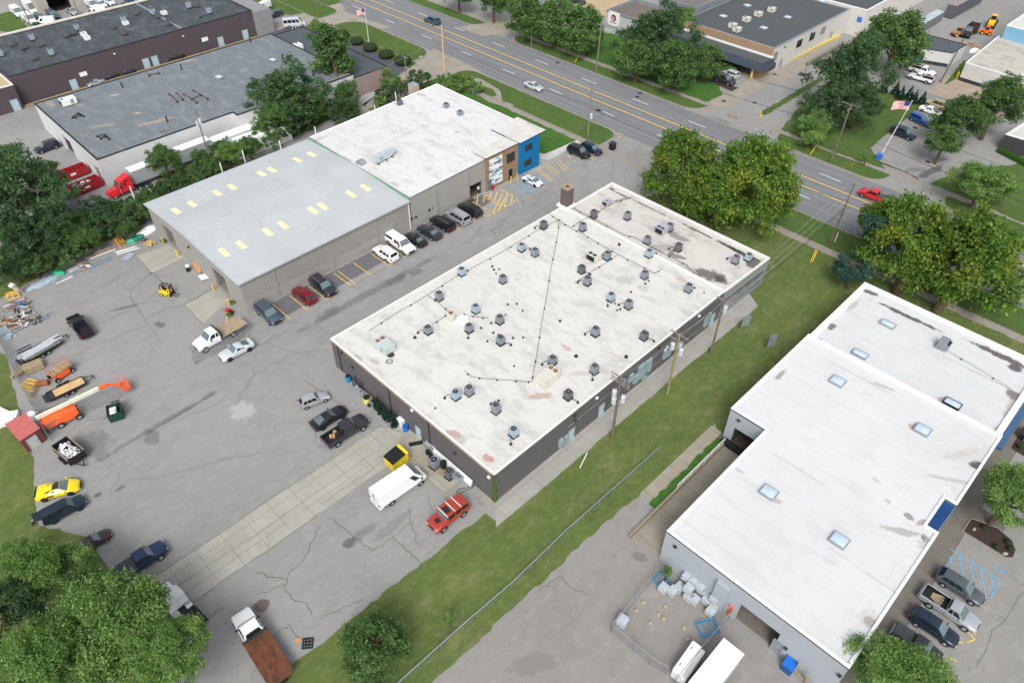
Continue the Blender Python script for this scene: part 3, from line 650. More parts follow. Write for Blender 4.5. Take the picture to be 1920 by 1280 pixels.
def recess(root, a, c, s0, s1, zb, depth=6, hue='#4a4843', name='garage_opening'):
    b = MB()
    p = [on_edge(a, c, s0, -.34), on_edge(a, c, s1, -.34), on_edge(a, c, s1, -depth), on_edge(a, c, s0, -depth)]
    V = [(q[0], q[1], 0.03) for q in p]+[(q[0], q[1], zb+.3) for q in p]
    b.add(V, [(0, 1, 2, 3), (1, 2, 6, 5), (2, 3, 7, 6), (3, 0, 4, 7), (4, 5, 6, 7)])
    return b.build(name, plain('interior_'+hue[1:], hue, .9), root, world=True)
def building(name, label, poly, z, wm, rm_, openings=None, cope=0.3, copeh=0.16, copem=None, cat='building', roofz=None):
    ox, oy = poly[0]; root = thing(name, label, cat, (ox, oy, 0))
    b = MB(); wall_shell(b, poly, 0, z, openings); b.build('wall', wm, root, world=True)
    rz_ = z-0.06 if roofz is None else roofz
    b = MB(); b.poly(inset(poly, cope*0.6), rz_); ro = b.build('roof', rm_, None); ro.location = (0, 0, 0); ro.parent = root; ro.matrix_parent_inverse = Matrix.Translation((-ox, -oy, 0))
    ro.location = (0, 0, 0)
    if cope:
        b = MB(); b.frame(inset(poly, -0.04), inset(poly, cope), z-0.10, z+copeh); b.build('coping', copem or M['white'], root, world=True, fix=True)
    return root
def worldpart(mb, name, m, root, **k): return mb.build(name, m, root, world=True, **k)
# ---- main building: dark block walls under a white roof
HZ = 5.75
WX0, WX1, WY0, WY1, WYS = -75.9, -40.75, 38.0, 102.9, 89.6
def rs(px, py, rx, ry_, a, c, s, z=HZ): x, y = at(px, py, z); return (x, y, rx, ry_, a, c, s)
brn = (0.10, 0.085, 0.078, 1); pnk = (0.42, 0.24, 0.20, 1); gry = (0.30, 0.29, 0.28, 1); blk = (0.05, 0.045, 0.04, 1)
roofA = membrane('roof_main', '#dfded9', 0.8, (0, 0), 0.62, 0.3, spots=[
    rs(690, 600, 1.6, .5, 90, pnk, .7), rs(695, 598, .7, .3, 90, brn, .6), rs(700, 677, 1.0, .5, 10, (.35, .3, .27, 1), .6), rs(848, 812, 1.1, .6, 30, pnk, .7), rs(915, 857, 1.0, .6, 0, pnk, .9), rs(852, 820, 1.8, 1.0, 20, gry, .5),
    rs(1060, 650, 1.2, .5, 0, pnk, .6), rs(1012, 742, 1.6, .6, 60, (.4, .26, .2, 1), .7), rs(672, 670, 1, .5, 0, (.3, .27, .24, 1), .6), rs(1086, 700, 2.0, .5, 50, (.4, .36, .3, 1), .5),
    rs(1100, 478, 1.6, .5, 90, (.4, .3, .22, 1), .5), rs(1170, 525, 1.5, 1.2, 0, gry, .5), rs(1280, 524, 1.2, .7, 0, pnk, .5), rs(1205, 540, 1.2, .8, 0, gry, .4), rs(1295, 590, 2, .9, 0, gry, .4), rs(980, 460, 2, .6, 90, gry, .4), rs(860, 730, 1.0, .8, 0, gry, .5)])
roofB = membrane('roof_annex', '#dbd8d2', 0.76, (0, 0), 0.9, 0.5, spots=[
    rs(1332, 512, 3.4, 1.6, 20, brn, .85), rs(1352, 522, 1.6, .8, 0, blk, .7), rs(1272, 478, 1.6, .7, 10, brn, .7), rs(1240, 462, 3, 1.2, 40, (.26, .23, .21, 1), .6), rs(1270, 440, 2.4, .8, 0, brn, .6), rs(1400, 475, 4.2, .55, 0, blk, .95), rs(1365, 458, 3.4, .35, 0, blk, .9), rs(1415, 492, 1.6, 1.4, 0, brn, .9),
    rs(1308, 430, 3.4, .3, 0, brn, .9), rs(1215, 385, 4.5, .22, 0, brn, .85), rs(1165, 362, 2, .3, 0, brn, .8), rs(1146, 352, .7, .5, 0, brn, .9), rs(1155, 395, 2.2, .6, 60, (.45, .42, .4, 1), .7), rs(1170, 370, 3, .25, 70, brn, .6), rs(1260, 470, 1.4, .5, 100, brn, .7), rs(1210, 500, 5, .2, 0, gry, .5), rs(1225, 425, 2.5, .8, 0, gry, .5), rs(1195, 330, 2, .6, 0, gry, .5)])
wdark = wallmat('dark_block_wall', '#6e6b6d', 0.74, (0.4, 0.2, 0.01), 0.07, 0.2)
wgrey = wallmat('grey_block_wall', '#a9abad', 0.62, (0.4, 0.2, 0.01), 0.06, 0.3)
footA = [(WX0, WY0), (WX1, WY0), (WX1, WYS), (WX0, WYS)]
main = building('warehouse', 'long dark-walled warehouse with a stained white roof covered in condensers', footA, HZ, wdark, roofA, cope=0.26, copeh=0.1, copem=plain('coping_worn', '#dcdad5', .6, var=.08))
# raised middle seam of the roof and the broad white band on the alley side
b = MB(); WM = membrane('roof_patch_white', '#e3e1dc', .78, dirt=.6); b.box(WX0+.3, WX1-.3, 76.2, 77.2, HZ-.07, HZ+.0); worldpart(b, 'roof_ridge', WM, main)
b = MB(); b.box(WX0+.41, WX0+1.25, WY0+.5, WYS-.5, HZ-.07, HZ+.02); worldpart(b, 'roof_band', WM, main)
annex_poly = [(WX0+.9, WYS+.02), (WX1-.02, WYS+.02), (WX1+.3, WY1), (WX0+.9, WY1)]
b = MB(); wall_shell(b, annex_poly, 0, HZ-.25); worldpart(b, 'annex_wall', wgrey, main)
b = MB(); b.poly(inset(annex_poly, .3), HZ-.35); ro = b.build('annex_roof', roofB, main); ro.matrix_parent_inverse = Matrix.Translation((-WX0, -WY0, 0))
b = MB(); b.frame(inset(annex_poly, -.05), inset(annex_poly, .3), HZ-.4, HZ-.1); worldpart(b, 'annex_coping', MC['coping_worn'], main, fix=True)
b = MB(); b.box(WX0+1.5, WX1-.6, WY1-.8, WY1-.35, HZ-.36, HZ-.24); worldpart(b, 'annex_band', WM, main)
x, y = at(1062, 384, 5.9)
ch = thing('chimney', 'square dark brick chimney at the alley edge of the white roof', 'chimney', (x, y, 0))
b = MB(); b.box(-.85, .85, -.85, .85, 0, 9.6); b.build('stack', wallmat('chimney_brick', '#77696a', .68, (.22, .08, .01)), ch)
b = MB(); b.frame([(-.95, -.95), (.95, -.95), (.95, .95), (-.95, .95)], [(-.45, -.45), (.45, -.45), (.45, .45), (-.45, .45)], 9.55, 9.85); b.build('cap', concrete('chimney_cap', '#b9a68f', .7), ch, fix=True)
b = MB(); b.box(-1.3, 1.3, -1.3, 1.3, HZ-.1, HZ+.35); b.build('flashing', M['white'], ch)
A0, A1 = footA[0], footA[1]
for px, py in [(781, 795)]:
    X_, Z_ = ony(WY0, px+3, py+5); door(main, A0, A1, X_-WX0, 1.1, 2.2)
for px in (644, 724, 793): 
    X_, Z_ = ony(WY0, px, 700); b = MB(); panel(b, A0, A1, X_-WX0-.06, X_-WX0+.06, .1, HZ-.15, .02, .14); worldpart(b, 'downpipe', M['steel'], main)
for px, py in [(662, 687), (854, 848), (640, 652)]:
    X_, Z_ = ony(WY0, px, py); lightbox(main, A0, A1, X_-WX0, min(Z_, 4.9))
for px, py in [(774, 768), (918, 893)]:
    X_, Z_ = ony(WY0, px, py); lightbox(main, A0, A1, min(X_-WX0, 34.5), min(Z_, 5.2), M['white'])
b = MB(); b.tube([(WX0+.1, WY0-.08, HZ-.25), (WX1-.1, WY0-.08, HZ-.25)], .035); worldpart(b, 'eaves_cable', M['wood'], main)
B0, B1 = footA[1], footA[2]
def sy(px, py): Y, Z = onx(WX1, px, py); return Y-WY0, Z
for (px, py) in [(1071, 812), (1127, 768), (1337, 588), (1323, 600)][:3]: s_, z_ = sy(px, py); door(main, B0, B1, s_, 1.15, 2.25)
for (px, py, w, h) in [(1050, 828, .8, 1.4), (1060, 822, .8, 1.5), (1182, 706, .8, 1.3), (1190, 709, .9, 1.6), (1200, 695, 1.4, 2.6), (1206, 704, .9, 1.6), (1213, 685, 1.4, 2.6), (1245, 664, .9, 1.3), (1252, 660, .5, 1.2), (1322, 602, .9, 1.6), (1329, 590, .5, 1.1)]:
    s_, z_ = sy(px, py); b = MB(); panel(b, B0, B1, s_-w/2, s_+w/2, max(.4, z_-h/2), z_+h/2, .02, .4); worldpart(b, 'electric_box', M['elecbox'], main, fix=True)
for (px, py) in [(1118, 745), (1246, 655), (1310, 590), (1250, 650)]: s_, z_ = sy(px, py); lightbox(main, B0, B1, s_, min(4.9, z_), M['white'])
for (px, py) in [(1077, 775), (1077, 786), (1235, 648)]: s_, z_ = sy(px, py); lightbox(main, B0, B1, s_, min(4.9, z_))
b = MB()
for (p, q) in [((1065, 800), (1062, 805)), ((1066, 800), (1130, 748)), ((1130, 748), (1180, 700)), ((1215, 672), (1260, 640)), ((1262, 640), (1330, 580))]:
    s0, z0 = sy(*p); s1, z1 = sy(*q); b = MB(); b.tube([(WX1+.12, WY0+s0, 3.6), (WX1+.12, WY0+s1, 3.6)], .05); worldpart(b, 'conduit', M['galv'], main)

for (px, py) in [(1410, 510)]:
    for k in range(3):
        b = MB(); panel(b, annex_poly[1], annex_poly[2], 4.5+k*2.6, 5.8+k*2.6, 2.2, 3.9, .01, .06); worldpart(b, 'boarded_window', wallmat('board_grey', '#8f9496', .62), main, fix=True)
door(main, annex_poly[1], annex_poly[2], 1.7, 1.05, 2.15)
b = MB(); panel(b, annex_poly[1], annex_poly[2], .1, 12, 3.3, 3.42, .02, .12); worldpart(b, 'conduit', M['steel'], main)
# climbing plant at the corner
vn = thing('climbing_plant', 'thin green vine climbing the near corner of the dark warehouse', 'plant', (WX1, WY0, 0))
rr = random.Random(4); b = MB()
for i in range(420):
    z = rr.uniform(0, 5.7); w_ = .22+.35*math.exp(-z); a = rr.uniform(-w_, w_); 
    px_, py_ = (WX1-abs(a), WY0-.06) if rr.random() < .5 else (WX1+.06, WY0+abs(a))
    b.obox((px_-WX1, py_-WY0, z), (.16, .16, .02), rr.uniform(0, 3), rr.uniform(-1, 1), rr.uniform(-1, 1))
b.build('leaves', M['fol_mid'], vn)
b = MB(); b.tube([(.05, -.05, 0), (.03, -.06, 3), (.05, -.05, 5.6)], .04); b.build('stem', M['bark'], vn)
# ---- shop with the metal roof and the blue entrance
LX0, LX1, LY0, LYJ, LY1 = -129.8, -96.6, 34.8, 69.9, 105.2
wtan = wallmat('grey_tan_wall', '#aaa8a3', 0.78, None, .04, .25)
wtan2 = wallmat('grey_tan_block', '#aba9a5', 0.78, (0.4, 0.2, 0.008), .04, .25)
xr = -114.2
shed_z, ridge_z = 6.4, 7.15
shop = thing('workshop', 'grey-tan workshop with a pale ribbed metal roof and rows of yellow skylights', 'building', (LX0, LY0, 0))
e0, e1 = (LX0, LY0), (LX1, LY0)
s1a, _ = ony(LY0, 303, 422); s1b, _ = ony(LY0, 334, 468); s2a, _ = ony(LY0, 397, 505); s2b, _ = ony(LY0, 432, 556)
opn = {0: [(s1a-LX0, s1b-LX0, 0.02, 4.4), (s2a-LX0, s2b-LX0, 0.02, 4.4)]}
b = MB(); wall_shell(b, [(LX0, LY0), (LX1, LY0)], 0, shed_z, {0: opn[0]}, closed=False)
b.add([(LX0, LY0, shed_z), (LX1, LY0, shed_z), (xr, LY0, ridge_z)], [(0, 1, 2)])
wall_shell(b, [(LX0, LYJ), (LX0, LY0)], 0, shed_z, closed=False)
worldpart(b, 'wall', wtan, shop)
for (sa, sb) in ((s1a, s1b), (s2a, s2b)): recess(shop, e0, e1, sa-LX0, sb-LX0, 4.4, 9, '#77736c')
b = MB(); b.add([(LX1, LY0, 0), (LX1, LYJ, 0), (LX1, LYJ, 2.3), (LX1, LY0, 2.3)], [(0, 1, 2, 3)]); worldpart(b, 'plinth', wtan2, shop)
b = MB(); b.add([(LX1+.03, LY0, 2.3), (LX1+.03, LYJ, 2.3), (LX1+.03, LYJ, shed_z), (LX1+.03, LY0, shed_z)], [(0, 1, 2, 3)]); worldpart(b, 'cladding', ribbed('clad_ribs', '#a6a39f', .76, 1, .55, .7, 0, .5), shop)
mroof = ribbed('metal_roof', '#cbd1d4', .74, 1, .62, .45, .0, .55)
b = MB(); e = .35
b.add([(LX0-e, LY0-e, shed_z-.02), (xr, LY0-e, ridge_z), (xr, LYJ, ridge_z), (LX0-e, LYJ, shed_z-.02), (LX1+e, LY0-e, shed_z-.02), (LX1+e, LYJ, shed_z-.02)], [(0, 1, 2, 3), (1, 4, 5, 2)])
worldpart(b, 'roof', mroof, shop)
b = MB(); b.tube([(LX0-e, LY0-e-.03, shed_z-.1), (xr, LY0-e-.03, ridge_z-.1), (LX1+e, LY0-e-.03, shed_z-.1)], .09, 4); b.tube([(LX1+e+.05, LY0-e, shed_z-.12), (LX1+e+.05, LYJ, shed_z-.12)], .09, 4); worldpart(b, 'gutter', M['galv'], shop)
b = MB(); b.box(LX0, LX1, LYJ, LYJ+.1, shed_z-.1, ridge_z+.02); worldpart(b, 'green_flashing', plain('green_trim', '#6f8f80', .6), shop)
skym = plain('fibreglass_skylight', '#e9dfae', .5, var=.06)
def roofz(x): return ridge_z-(ridge_z-shed_z)*abs(x-xr)/(abs(LX1-xr) if x > xr else abs(LX0-xr))
for (px, py) in [(330, 395), (360, 382), (407, 361), (435, 350), (490, 325), (510, 318), (557, 299), (584, 289), (420, 473), (452, 459), (502, 435), (531, 422), (587, 395), (605, 387), (658, 364), (685, 352)]:
    x, y = at(px, py, 6.8); b = MB(); d_ = 1.35
    for q in range(1):
        b.add([(x-d_, y-.5, roofz(x-d_)+.03), (x+d_, y-.5, roofz(x+d_)+.03), (x+d_, y+.5, roofz(x+d_)+.03), (x-d_, y+.5, roofz(x-d_)+.03)], [(0, 1, 2, 3)])
    worldpart(b, 'skylight', skym, shop)
for (px, py) in [(520, 555), (624, 505), (706, 458), (768, 425)]:
    Y_, Z_ = onx(LX1, px, py-15); b = MB(); b.box(LX1+.02, LX1+.16, Y_-.07, Y_+.07, .25, shed_z-.15); worldpart(b, 'downpipe', plain('downpipe_tan', '#9c9891', .6) if px != 768 else M['white'], shop)
X_, Z_ = ony(LY0, 353, 458); lightbox(shop, e0, e1, X_-LX0, 4.6)
# white roofed half, timber and blue front
fr = [(LX0+.3, LYJ+.13), (LX1+.02, LYJ+.13), (LX1+.02, 89.3), (LX0+.3, 89.3)]
zW = 6.9
roofC = membrane('roof_shop', '#e4e5e4', .78, (40, 1.5), .6, .25, spots=[rs(595, 262, 2.6, .5, 90, (.32, .3, .24, 1), .6, zW), rs(650, 298, 1.4, .5, 0, (.35, .33, .29, 1), .6, zW), rs(740, 345, 1.2, .4, 0, (.35, .32, .27, 1), .6, zW), rs(870, 244, 3, .3, 0, gry, .4, zW), rs(760, 255, 7, .3, 90, gry, .35, zW), rs(858, 252, .7, .5, 0, gry, .6, zW), rs(790, 182, 1.5, .8, 0, gry, .5, zW)])
office = thing('shop_front', 'white-roofed shop half with a timber and bright blue two-storey entrance corner', 'building', (LX1, LYJ, 0))
Yb, Yc, Yd = 89.3, 98.5, 104.7
YD0, _ = onx(LX1, 880, 350); YD1, _ = onx(LX1, 903, 350)
wallpoly = [(LX0+.3, LYJ+.14), (LX1, LYJ+.14), (LX1, Yb), (LX1, LY1), (LX0+.3, LY1)]
b = MB(); wall_shell(b, [(LX1, LYJ+.14), (LX1, Yb)], 0, zW, {0: [(YD0-LYJ, YD1-LYJ, .02, 3.0)]}, closed=False); worldpart(b, 'side_wall', wtan2, office); b = MB(); wall_shell(b, [(-104.5, LY1), (LX0+.3, LY1), (LX0+.3, LYJ+.14)], 0, zW, closed=False)
worldpart(b, 'wall', wtan2, office)
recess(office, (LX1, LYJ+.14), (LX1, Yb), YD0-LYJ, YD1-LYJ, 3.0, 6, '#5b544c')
zf = lambda y: 6.85+(y-LYJ)*.022
b = MB(); b.poly([(p[0], p[1], zf(p[1])) for p in [(LX0+.3, LYJ+.14), (LX1, LYJ+.14), (LX1, Yb), (LX1, Yc+.3), (-104.2, Yc+.3), (-104.2, LY1), (LX0+.3, LY1)]]); ro = b.build('roof', roofC, office); ro.matrix_parent_inverse = Matrix.Translation((-LX1, -LYJ, 0))
b = MB(); b.add([(LX1, LYJ+.14, zW), (LX1, Yb, zW), (LX1, Yb, zf(Yb)), (LX1, LYJ+.14, zf(LYJ))], [(0, 1, 2, 3)]); worldpart(b, 'upper_wall', wtan2, office)
b = MB(); b.tube([(LX0+.28, LYJ+.14, zf(LYJ)), (LX0+.28, LY1, zf(LY1))], .16, 4); b.box(LX0+.46, -104.3, LY1-.1, LY1+.1, zf(LY1)-.4, zf(LY1)+.08); worldpart(b, 'coping', M['white'], office)
b = MB(); b.tube([(LX1+.04, LYJ+.15, zf(LYJ)), (LX1+.04, Yb, zf(Yb))], .07, 4); worldpart(b, 'edge_trim', M['steel'], office)
tim = wallmat('timber_cladding', '#b08f74', .66, (3.0, .14, .012), .12, .2)
b = MB(); wall_shell(b, [(LX1-.6, Yb), (LX1+.25, Yb), (LX1+.25, Yc), (LX1-.6, Yc)], 0, 7.6); worldpart(b, 'timber_wall', tim, office)
b = MB(); b.poly([(LX1-3.4, Yb-.01), (LX1+.3, Yb-.01), (LX1+.3, Yc), (LX1-3.4, Yc)], 7.62); b.poly([(LX1-7.9, Yc+.01), (LX1+.75, Yc+.01), (LX1+.5, LY1+1.3), (LX1-7.9, LY1+1.3)], 7.73)
worldpart(b, 'front_roof', WM, office)
b = MB(); b.box(LX1-.1, LX1+.34, Yb-.05, Yc, 7.45, 7.61); b.box(LX1-7.9, LX1+.52, Yc-.02, LY1+1.32, 7.6, 7.72); worldpart(b, 'dark_fascia', M['steel'], office)
blue = wallmat('blue_cladding', '#127fbd', .7, None, .03, .08)
b = MB(); wall_shell(b, [(LX1-7.5, Yc+.01), (LX1+.3, Yc+.01), (LX1+.3, LY1-.3), (LX1-7.5, LY1-.3)], 0, 7.7); worldpart(b, 'blue_wall', blue, office)
C0, C1 = (LX1+.3, Yc+.01), (LX1+.3, LY1-.3); T0, T1 = (LX1+.25, Yb), (LX1+.25, Yc)
window(office, C0, C1, 3.0, 2.0, 5.0, 6.2, fm=M['steel']); window(office, C0, C1, 2.9, 2.0, 1.5, 2.7, fm=M['steel'])
window(office, T0, T1, 7.0, 2.1, 4.3, 6.1, fm=M['steel']); door(office, T0, T1, 6.9, 1.2, 2.6, M['glass'])
rr = random.Random(3); mos = [plain('tile_'+h, '#'+h, .5, var=.04) for h in ('5f6f79', '8fa3ad', 'b7c2c6', 'e3e6e6', '9db9bf')]
b = MB()
for r_ in range(12):
    off = rr.uniform(0, .9)
    for c_ in range(-1, 5):
        s0 = max(.9, .9+c_*.95+off); s1 = min(4.6, .9+(c_+1)*.95+off)
        if s1-s0 > .1: b.mi = rr.choice([0, 1, 2, 3, 3, 3, 4]); panel(b, T0, T1, s0, s1-.01, .9+r_*.5, .9+r_*.5+.49, .02, .06+.004*b.mi)
worldpart(b, 'tile_mosaic', mos, office, fix=True)
for (px, py) in [(806, 395), (865, 360)]:
    Y_, Z_ = onx(LX1, px+10, py); b = MB(); b.box(LX1, LX1+.35, Y_-.45, Y_+.45, 0, zW-.5); worldpart(b, 'pilaster', wtan2, office)
for (px, py) in [(805, 394), (813, 390), (772, 410), (780, 407)]:
    Y_, Z_ = onx(LX1, px, py); b = MB(); b.box(LX1+.01, LX1+.05, Y_-.28, Y_+.28, Z_-.2, Z_+.2); worldpart(b, 'vent', M['black'], office)
# chimney on the shop roof
x, y = at(776, 170, zW); c_ = thing('chimney', 'small pale block chimney at the back edge of the shop roof', 'chimney', (x, y, 0)); b = MB(); b.box(-.9, .9, -.9, .9, 0, zW+1.5); b.build('stack', concrete('pale_block', '#cfc4b4', .7), c_); b = MB(); b.add([(-1, -1, zW+1.5), (1, -1, zW+1.5), (1, 1, zW+1.5), (-1, 1, zW+1.5), (0, 0, zW+2.2)], [(0, 1, 4), (1, 2, 4), (2, 3, 4), (3, 0, 4)]); b.build('cap', M['galv'], c_)
# ---- right building
RZ = 6.45
foot = [(-20.6, 46.3), (1.65, 46.3), (1.65, 68.3), (0.25, 68.3), (0.25, 73.7), (1.65, 73.7), (1.65, 88.6), (-25.85, 88.6), (-25.85, 67.9), (-20.6, 67.9)]
roofR = membrane('roof_right', '#ebedee', .7, (40, 3.05), .3, .0, tone='#a9a7a4', spots=[rs(1735, 1010, .6, .6, 0, brn, .9, RZ), rs(1690, 995, 2.6, .5, 30, (.3, .28, .26, 1), .7, RZ), rs(1705, 968, .8, .6, 0, (.2, .17, .16, 1), .8, RZ), rs(1728, 978, .8, .35, 60, (.3, .2, .2, 1), .7, RZ), rs(1632, 1165, .7, .7, 0, (.13, .12, .1, 1), .8, RZ), rs(1832, 870, 1.2, .7, 40, blk, .9, RZ), rs(1830, 850, 5, 1.4, 50, (.5, .48, .45, 1), .55, RZ), rs(1745, 1015, 2.2, .8, 60, (.4, .38, .35, 1), .7, RZ), rs(1630, 1160, 1.6, 1.2, 0, (.45, .43, .4, 1), .5, RZ), rs(1600, 700, 6, .15, 0, gry, .5, RZ), rs(1500, 880, 5, .12, 0, gry, .4, RZ), rs(1650, 1090, 7, .12, 0, gry, .4, RZ), rs(1330, 1010, 8, .25, 0, (.5, .49, .47, 1), .4, RZ), rs(1800, 850, 3.2, .5, 60, (.45, .43, .41, 1), .6, RZ), rs(1790, 900, 4, .35, 30, (.4, .38, .36, 1), .7, RZ), rs(1840, 820, 4, .7, 80, (.55, .52, .5, 1), .6, RZ),
    rs(1465, 700, 1.4, .35, 90, (.25, .24, .2, 1), .8, RZ), rs(1660, 725, 1.5, .3, 10, (.35, .34, .31, 1), .7, RZ), rs(1644, 900, .7, .3, 0, (.4, .38, .36, 1), .7, RZ), rs(1665, 938, .6, .35, 0, (.3, .32, .3, 1), .7, RZ), rs(1520, 945, .9, .6, 0, (.6, .57, .55, 1), .7, RZ), rs(1455, 937, .8, .5, 20, (.45, .3, .3, 1), .8, RZ), rs(1714, 799, .8, .7, 0, (.38, .28, .28, 1), .85, RZ), rs(1554, 1050, .8, .4, 0, (.5, .48, .46, 1), .7, RZ), rs(1384, 880, .9, .3, 0, (.35, .28, .24, 1), .6, RZ)])
wlb = wallmat('pale_blue_grey_wall', '#b6bec6', .72, None, .03, .12)
rs_, _ = ony(46.3, 1380, 1140); re_, _ = ony(46.3, 1445, 1190)
rgt = building('white_roofed_unit', 'pale grey unit with a bright white roof and square skylights, nearest on the right', foot, RZ, wlb, roofR, {0: [(rs_+20.6+.3, re_+20.6+.8, .02, 3.6)], 8: [(1.2, 4.6, .9, 3.5)]}, cope=.3, copeh=.1)
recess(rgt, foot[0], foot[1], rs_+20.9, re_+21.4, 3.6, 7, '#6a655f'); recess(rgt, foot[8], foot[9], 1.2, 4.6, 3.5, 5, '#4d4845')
b = MB(); b.frame(inset(foot, -.06), inset(foot, -.04), RZ-.22, RZ-.05); worldpart(b, 'dark_drip_edge', M['black'], rgt, fix=True)
E0, E1 = foot[0], foot[1]
X_, Z_ = ony(46.3, 1455, 1215); door(rgt, E0, E1, X_+20.6, 1.1, 2.2, M['galv']); 
b = MB(); X_, Z_ = ony(46.3, 1365, 1090); panel(b, E0, E1, X_+20.6-1.0, X_+20.6+.6, 0, 5.0, .01, .5); worldpart(b, 'pilaster', wlb, rgt, fix=True)
for (px, py) in [(1267, 1023), (1474, 1213), (1575, 1264)]: X_, Z_ = ony(46.3, px, py); lightbox(rgt, E0, E1, X_+20.6, min(5.6, Z_))
X_, Z_ = ony(67.9, 1372, 790); lightbox(rgt, foot[8], foot[9], 1.5, 5.3)
b = MB(); b.box(-20.75, -20.62, 46.5, 46.9, .2, RZ-.2); worldpart(b, 'downpipe', M['white'], rgt)
b = MB(); panel(b, foot[3], foot[4], .3, 5.1, .5, 5.9, .02, .06); panel(b, foot[4], foot[5], .05, 1.35, .5, 6.1, .02, .06); worldpart(b, 'blue_panel', wallmat('royal_blue', '#2f5f9e', .7), rgt, fix=True)
b = MB(); b.box(-25.6, -21.2, 67.0, 67.85, .1, .9); worldpart(b, 'dock_leveller', M['black'], rgt)
# retaining walls of the loading ramp
rw = thing('retaining_wall', 'low worn concrete wall along the loading ramp beside the white-roofed unit', 'wall', (-25, 46, 0)); b = MB(); b.box(-25.3, -24.95, 46.2, 67.8, 0, .6); worldpart(b, 'wall_body', concrete('ramp_wall', '#b7aa92', .6), rw)
b = MB(); 
for k in range(8): b.cyl((-25.12, 56+k*1.6, .6), (-25.12, 56+k*1.6, 1.5), .035, n=5)
b.tube([(-25.12, 56, 1.5), (-25.12, 67.2, 1.5)], .05); b.tube([(-25.12, 56, 1.05), (-25.12, 67.2, 1.05)], .03); o = b.build('handrail', M['white'], rw, world=True)
# far half of the right building, its roof a step lower
RZ2 = 5.75
foot2 = [(-25.85, 88.65), (1.5, 88.65), (1.5, 107.6), (-25.85, 107.6)]
roofR2 = membrane('roof_far_right', '#e6e9ea', .72, (40, 3.05), .35, .0, tone='#a9a7a4', spots=[rs(1698, 590, 5.2, .5, 0, brn, .95, RZ2), rs(1632, 548, 1.2, .6, 0, brn, .9, RZ2), rs(1560, 612, .9, .6, 90, brn, .85, RZ2), rs(1600, 572, 2.2, .5, 90, (.4, .36, .33, 1), .7, RZ2), rs(1880, 668, 4.8, .7, 0, brn, .95, RZ2), rs(1905, 690, 1.2, 1.0, 0, brn, .95, RZ2), rs(1905, 742, 1.6, 1.2, 0, brn, .8, RZ2), rs(1895, 765, 3, .6, 90, (.35, .3, .25, 1), .6, RZ2), rs(1766, 749, .7, .5, 90, (.3, .26, .25, 1), .8, RZ2), rs(1860, 712, 8, .1, 0, gry, .8, RZ2), rs(1535, 640, 1, .3, 90, brn, .7, RZ2), rs(1870, 810, 1.6, .6, 90, (.35, .33, .28, 1), .7, RZ2)])
PZ0 = 6.6
rf2 = building('white_roofed_annex', 'lower pale annex behind the bright white-roofed unit, dirt along its street parapet', foot2, RZ2, wlb, roofR2, cope=.75, copeh=.2)
b = MB(); b.box(-25.85, 1.65, 88.35, 88.64, RZ-.3, RZ+.3); worldpart(b, 'step_edge', M['white'], rf2)
b = MB(); b.box(1.6, 2.5, 89.2, 107, 3.7, 4.2); worldpart(b, 'blue_canopy', wallmat('canopy_blue', '#4f7199', .66), rf2)
b = MB(); b.box(-204.25, -203.95, 100.55, 106, 0, PZ0); b.box(-232, -203.95, 106, 106.2, 0, PZ0); b.box(-232, -204.26, 100.55, 105.95, PZ0-.2, PZ0-.1); GE_ = b
# ---- white building with the dark grey roof
WZ = 6.1
roofD = membrane('roof_grey', '#8b959c', .58, (14, 1.0), .9, .4, tone='#a3a7a6', spots=[rs(290, 228, 3.4, .8, 80, (.35, .31, .25, 1), .7, WZ), rs(305, 246, 1.6, .5, 80, (.12, .09, .08, 1), .8, WZ), rs(215, 178, 1.6, .5, 70, (.45, .4, .36, 1), .7, WZ), rs(258, 212, 1.2, .6, 70, (.45, .42, .38, 1), .6, WZ), rs(350, 115, 2.4, .6, 80, (.4, .34, .3, 1), .6, WZ), rs(95, 195, 2, .8, 0, (.4, .33, .3, 1), .5, WZ), rs(190, 235, 3, .8, 60, (.38, .33, .3, 1), .5, WZ)])
wwh = wallmat('white_block_wall', '#dadcdc', .8, None, .04, .15)
fw = [(-188, 35.6), (-152.8, 35.2), (-152.8, 65.3), (-150.8, 65.3), (-150.8, 96.5), (-188, 96.5)]
wb = building('white_warehouse', 'white-walled warehouse with a grey felt roof behind the trailers', fw, WZ, wwh, roofD, {0: [(13.5, 18.5, .02, 3.8), (30.5, 33.0, .02, 3.4)]}, cope=.25, copeh=.08, copem=M['black'])
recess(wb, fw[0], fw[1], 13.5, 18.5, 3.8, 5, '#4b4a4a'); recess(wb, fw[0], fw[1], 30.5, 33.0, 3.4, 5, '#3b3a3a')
b = MB(); b.prism([(-150.7, 58), (-143.5, 58), (-143.5, 73.5), (-150.7, 73.5)], 0, 3.6); worldpart(b, 'loading_shelter', M['white'], wb)
fp = [(-189.5, 96.52), (-151.2, 96.52), (-151.2, 107.2), (-189.5, 107.2)]
roofE = membrane('roof_slate', '#6c757d', .5, (10, 1.2), .4, .1, tone='#555d63')
pk = building('pink_front_office', 'low dark-roofed office with a pinkish end wall in front of the grey-roofed warehouse', fp, 4.9, wallmat('pink_wall', '#b3a099', .68, (.4, .2, .01)), roofE, cope=.22, copeh=.08, copem=M['black'])
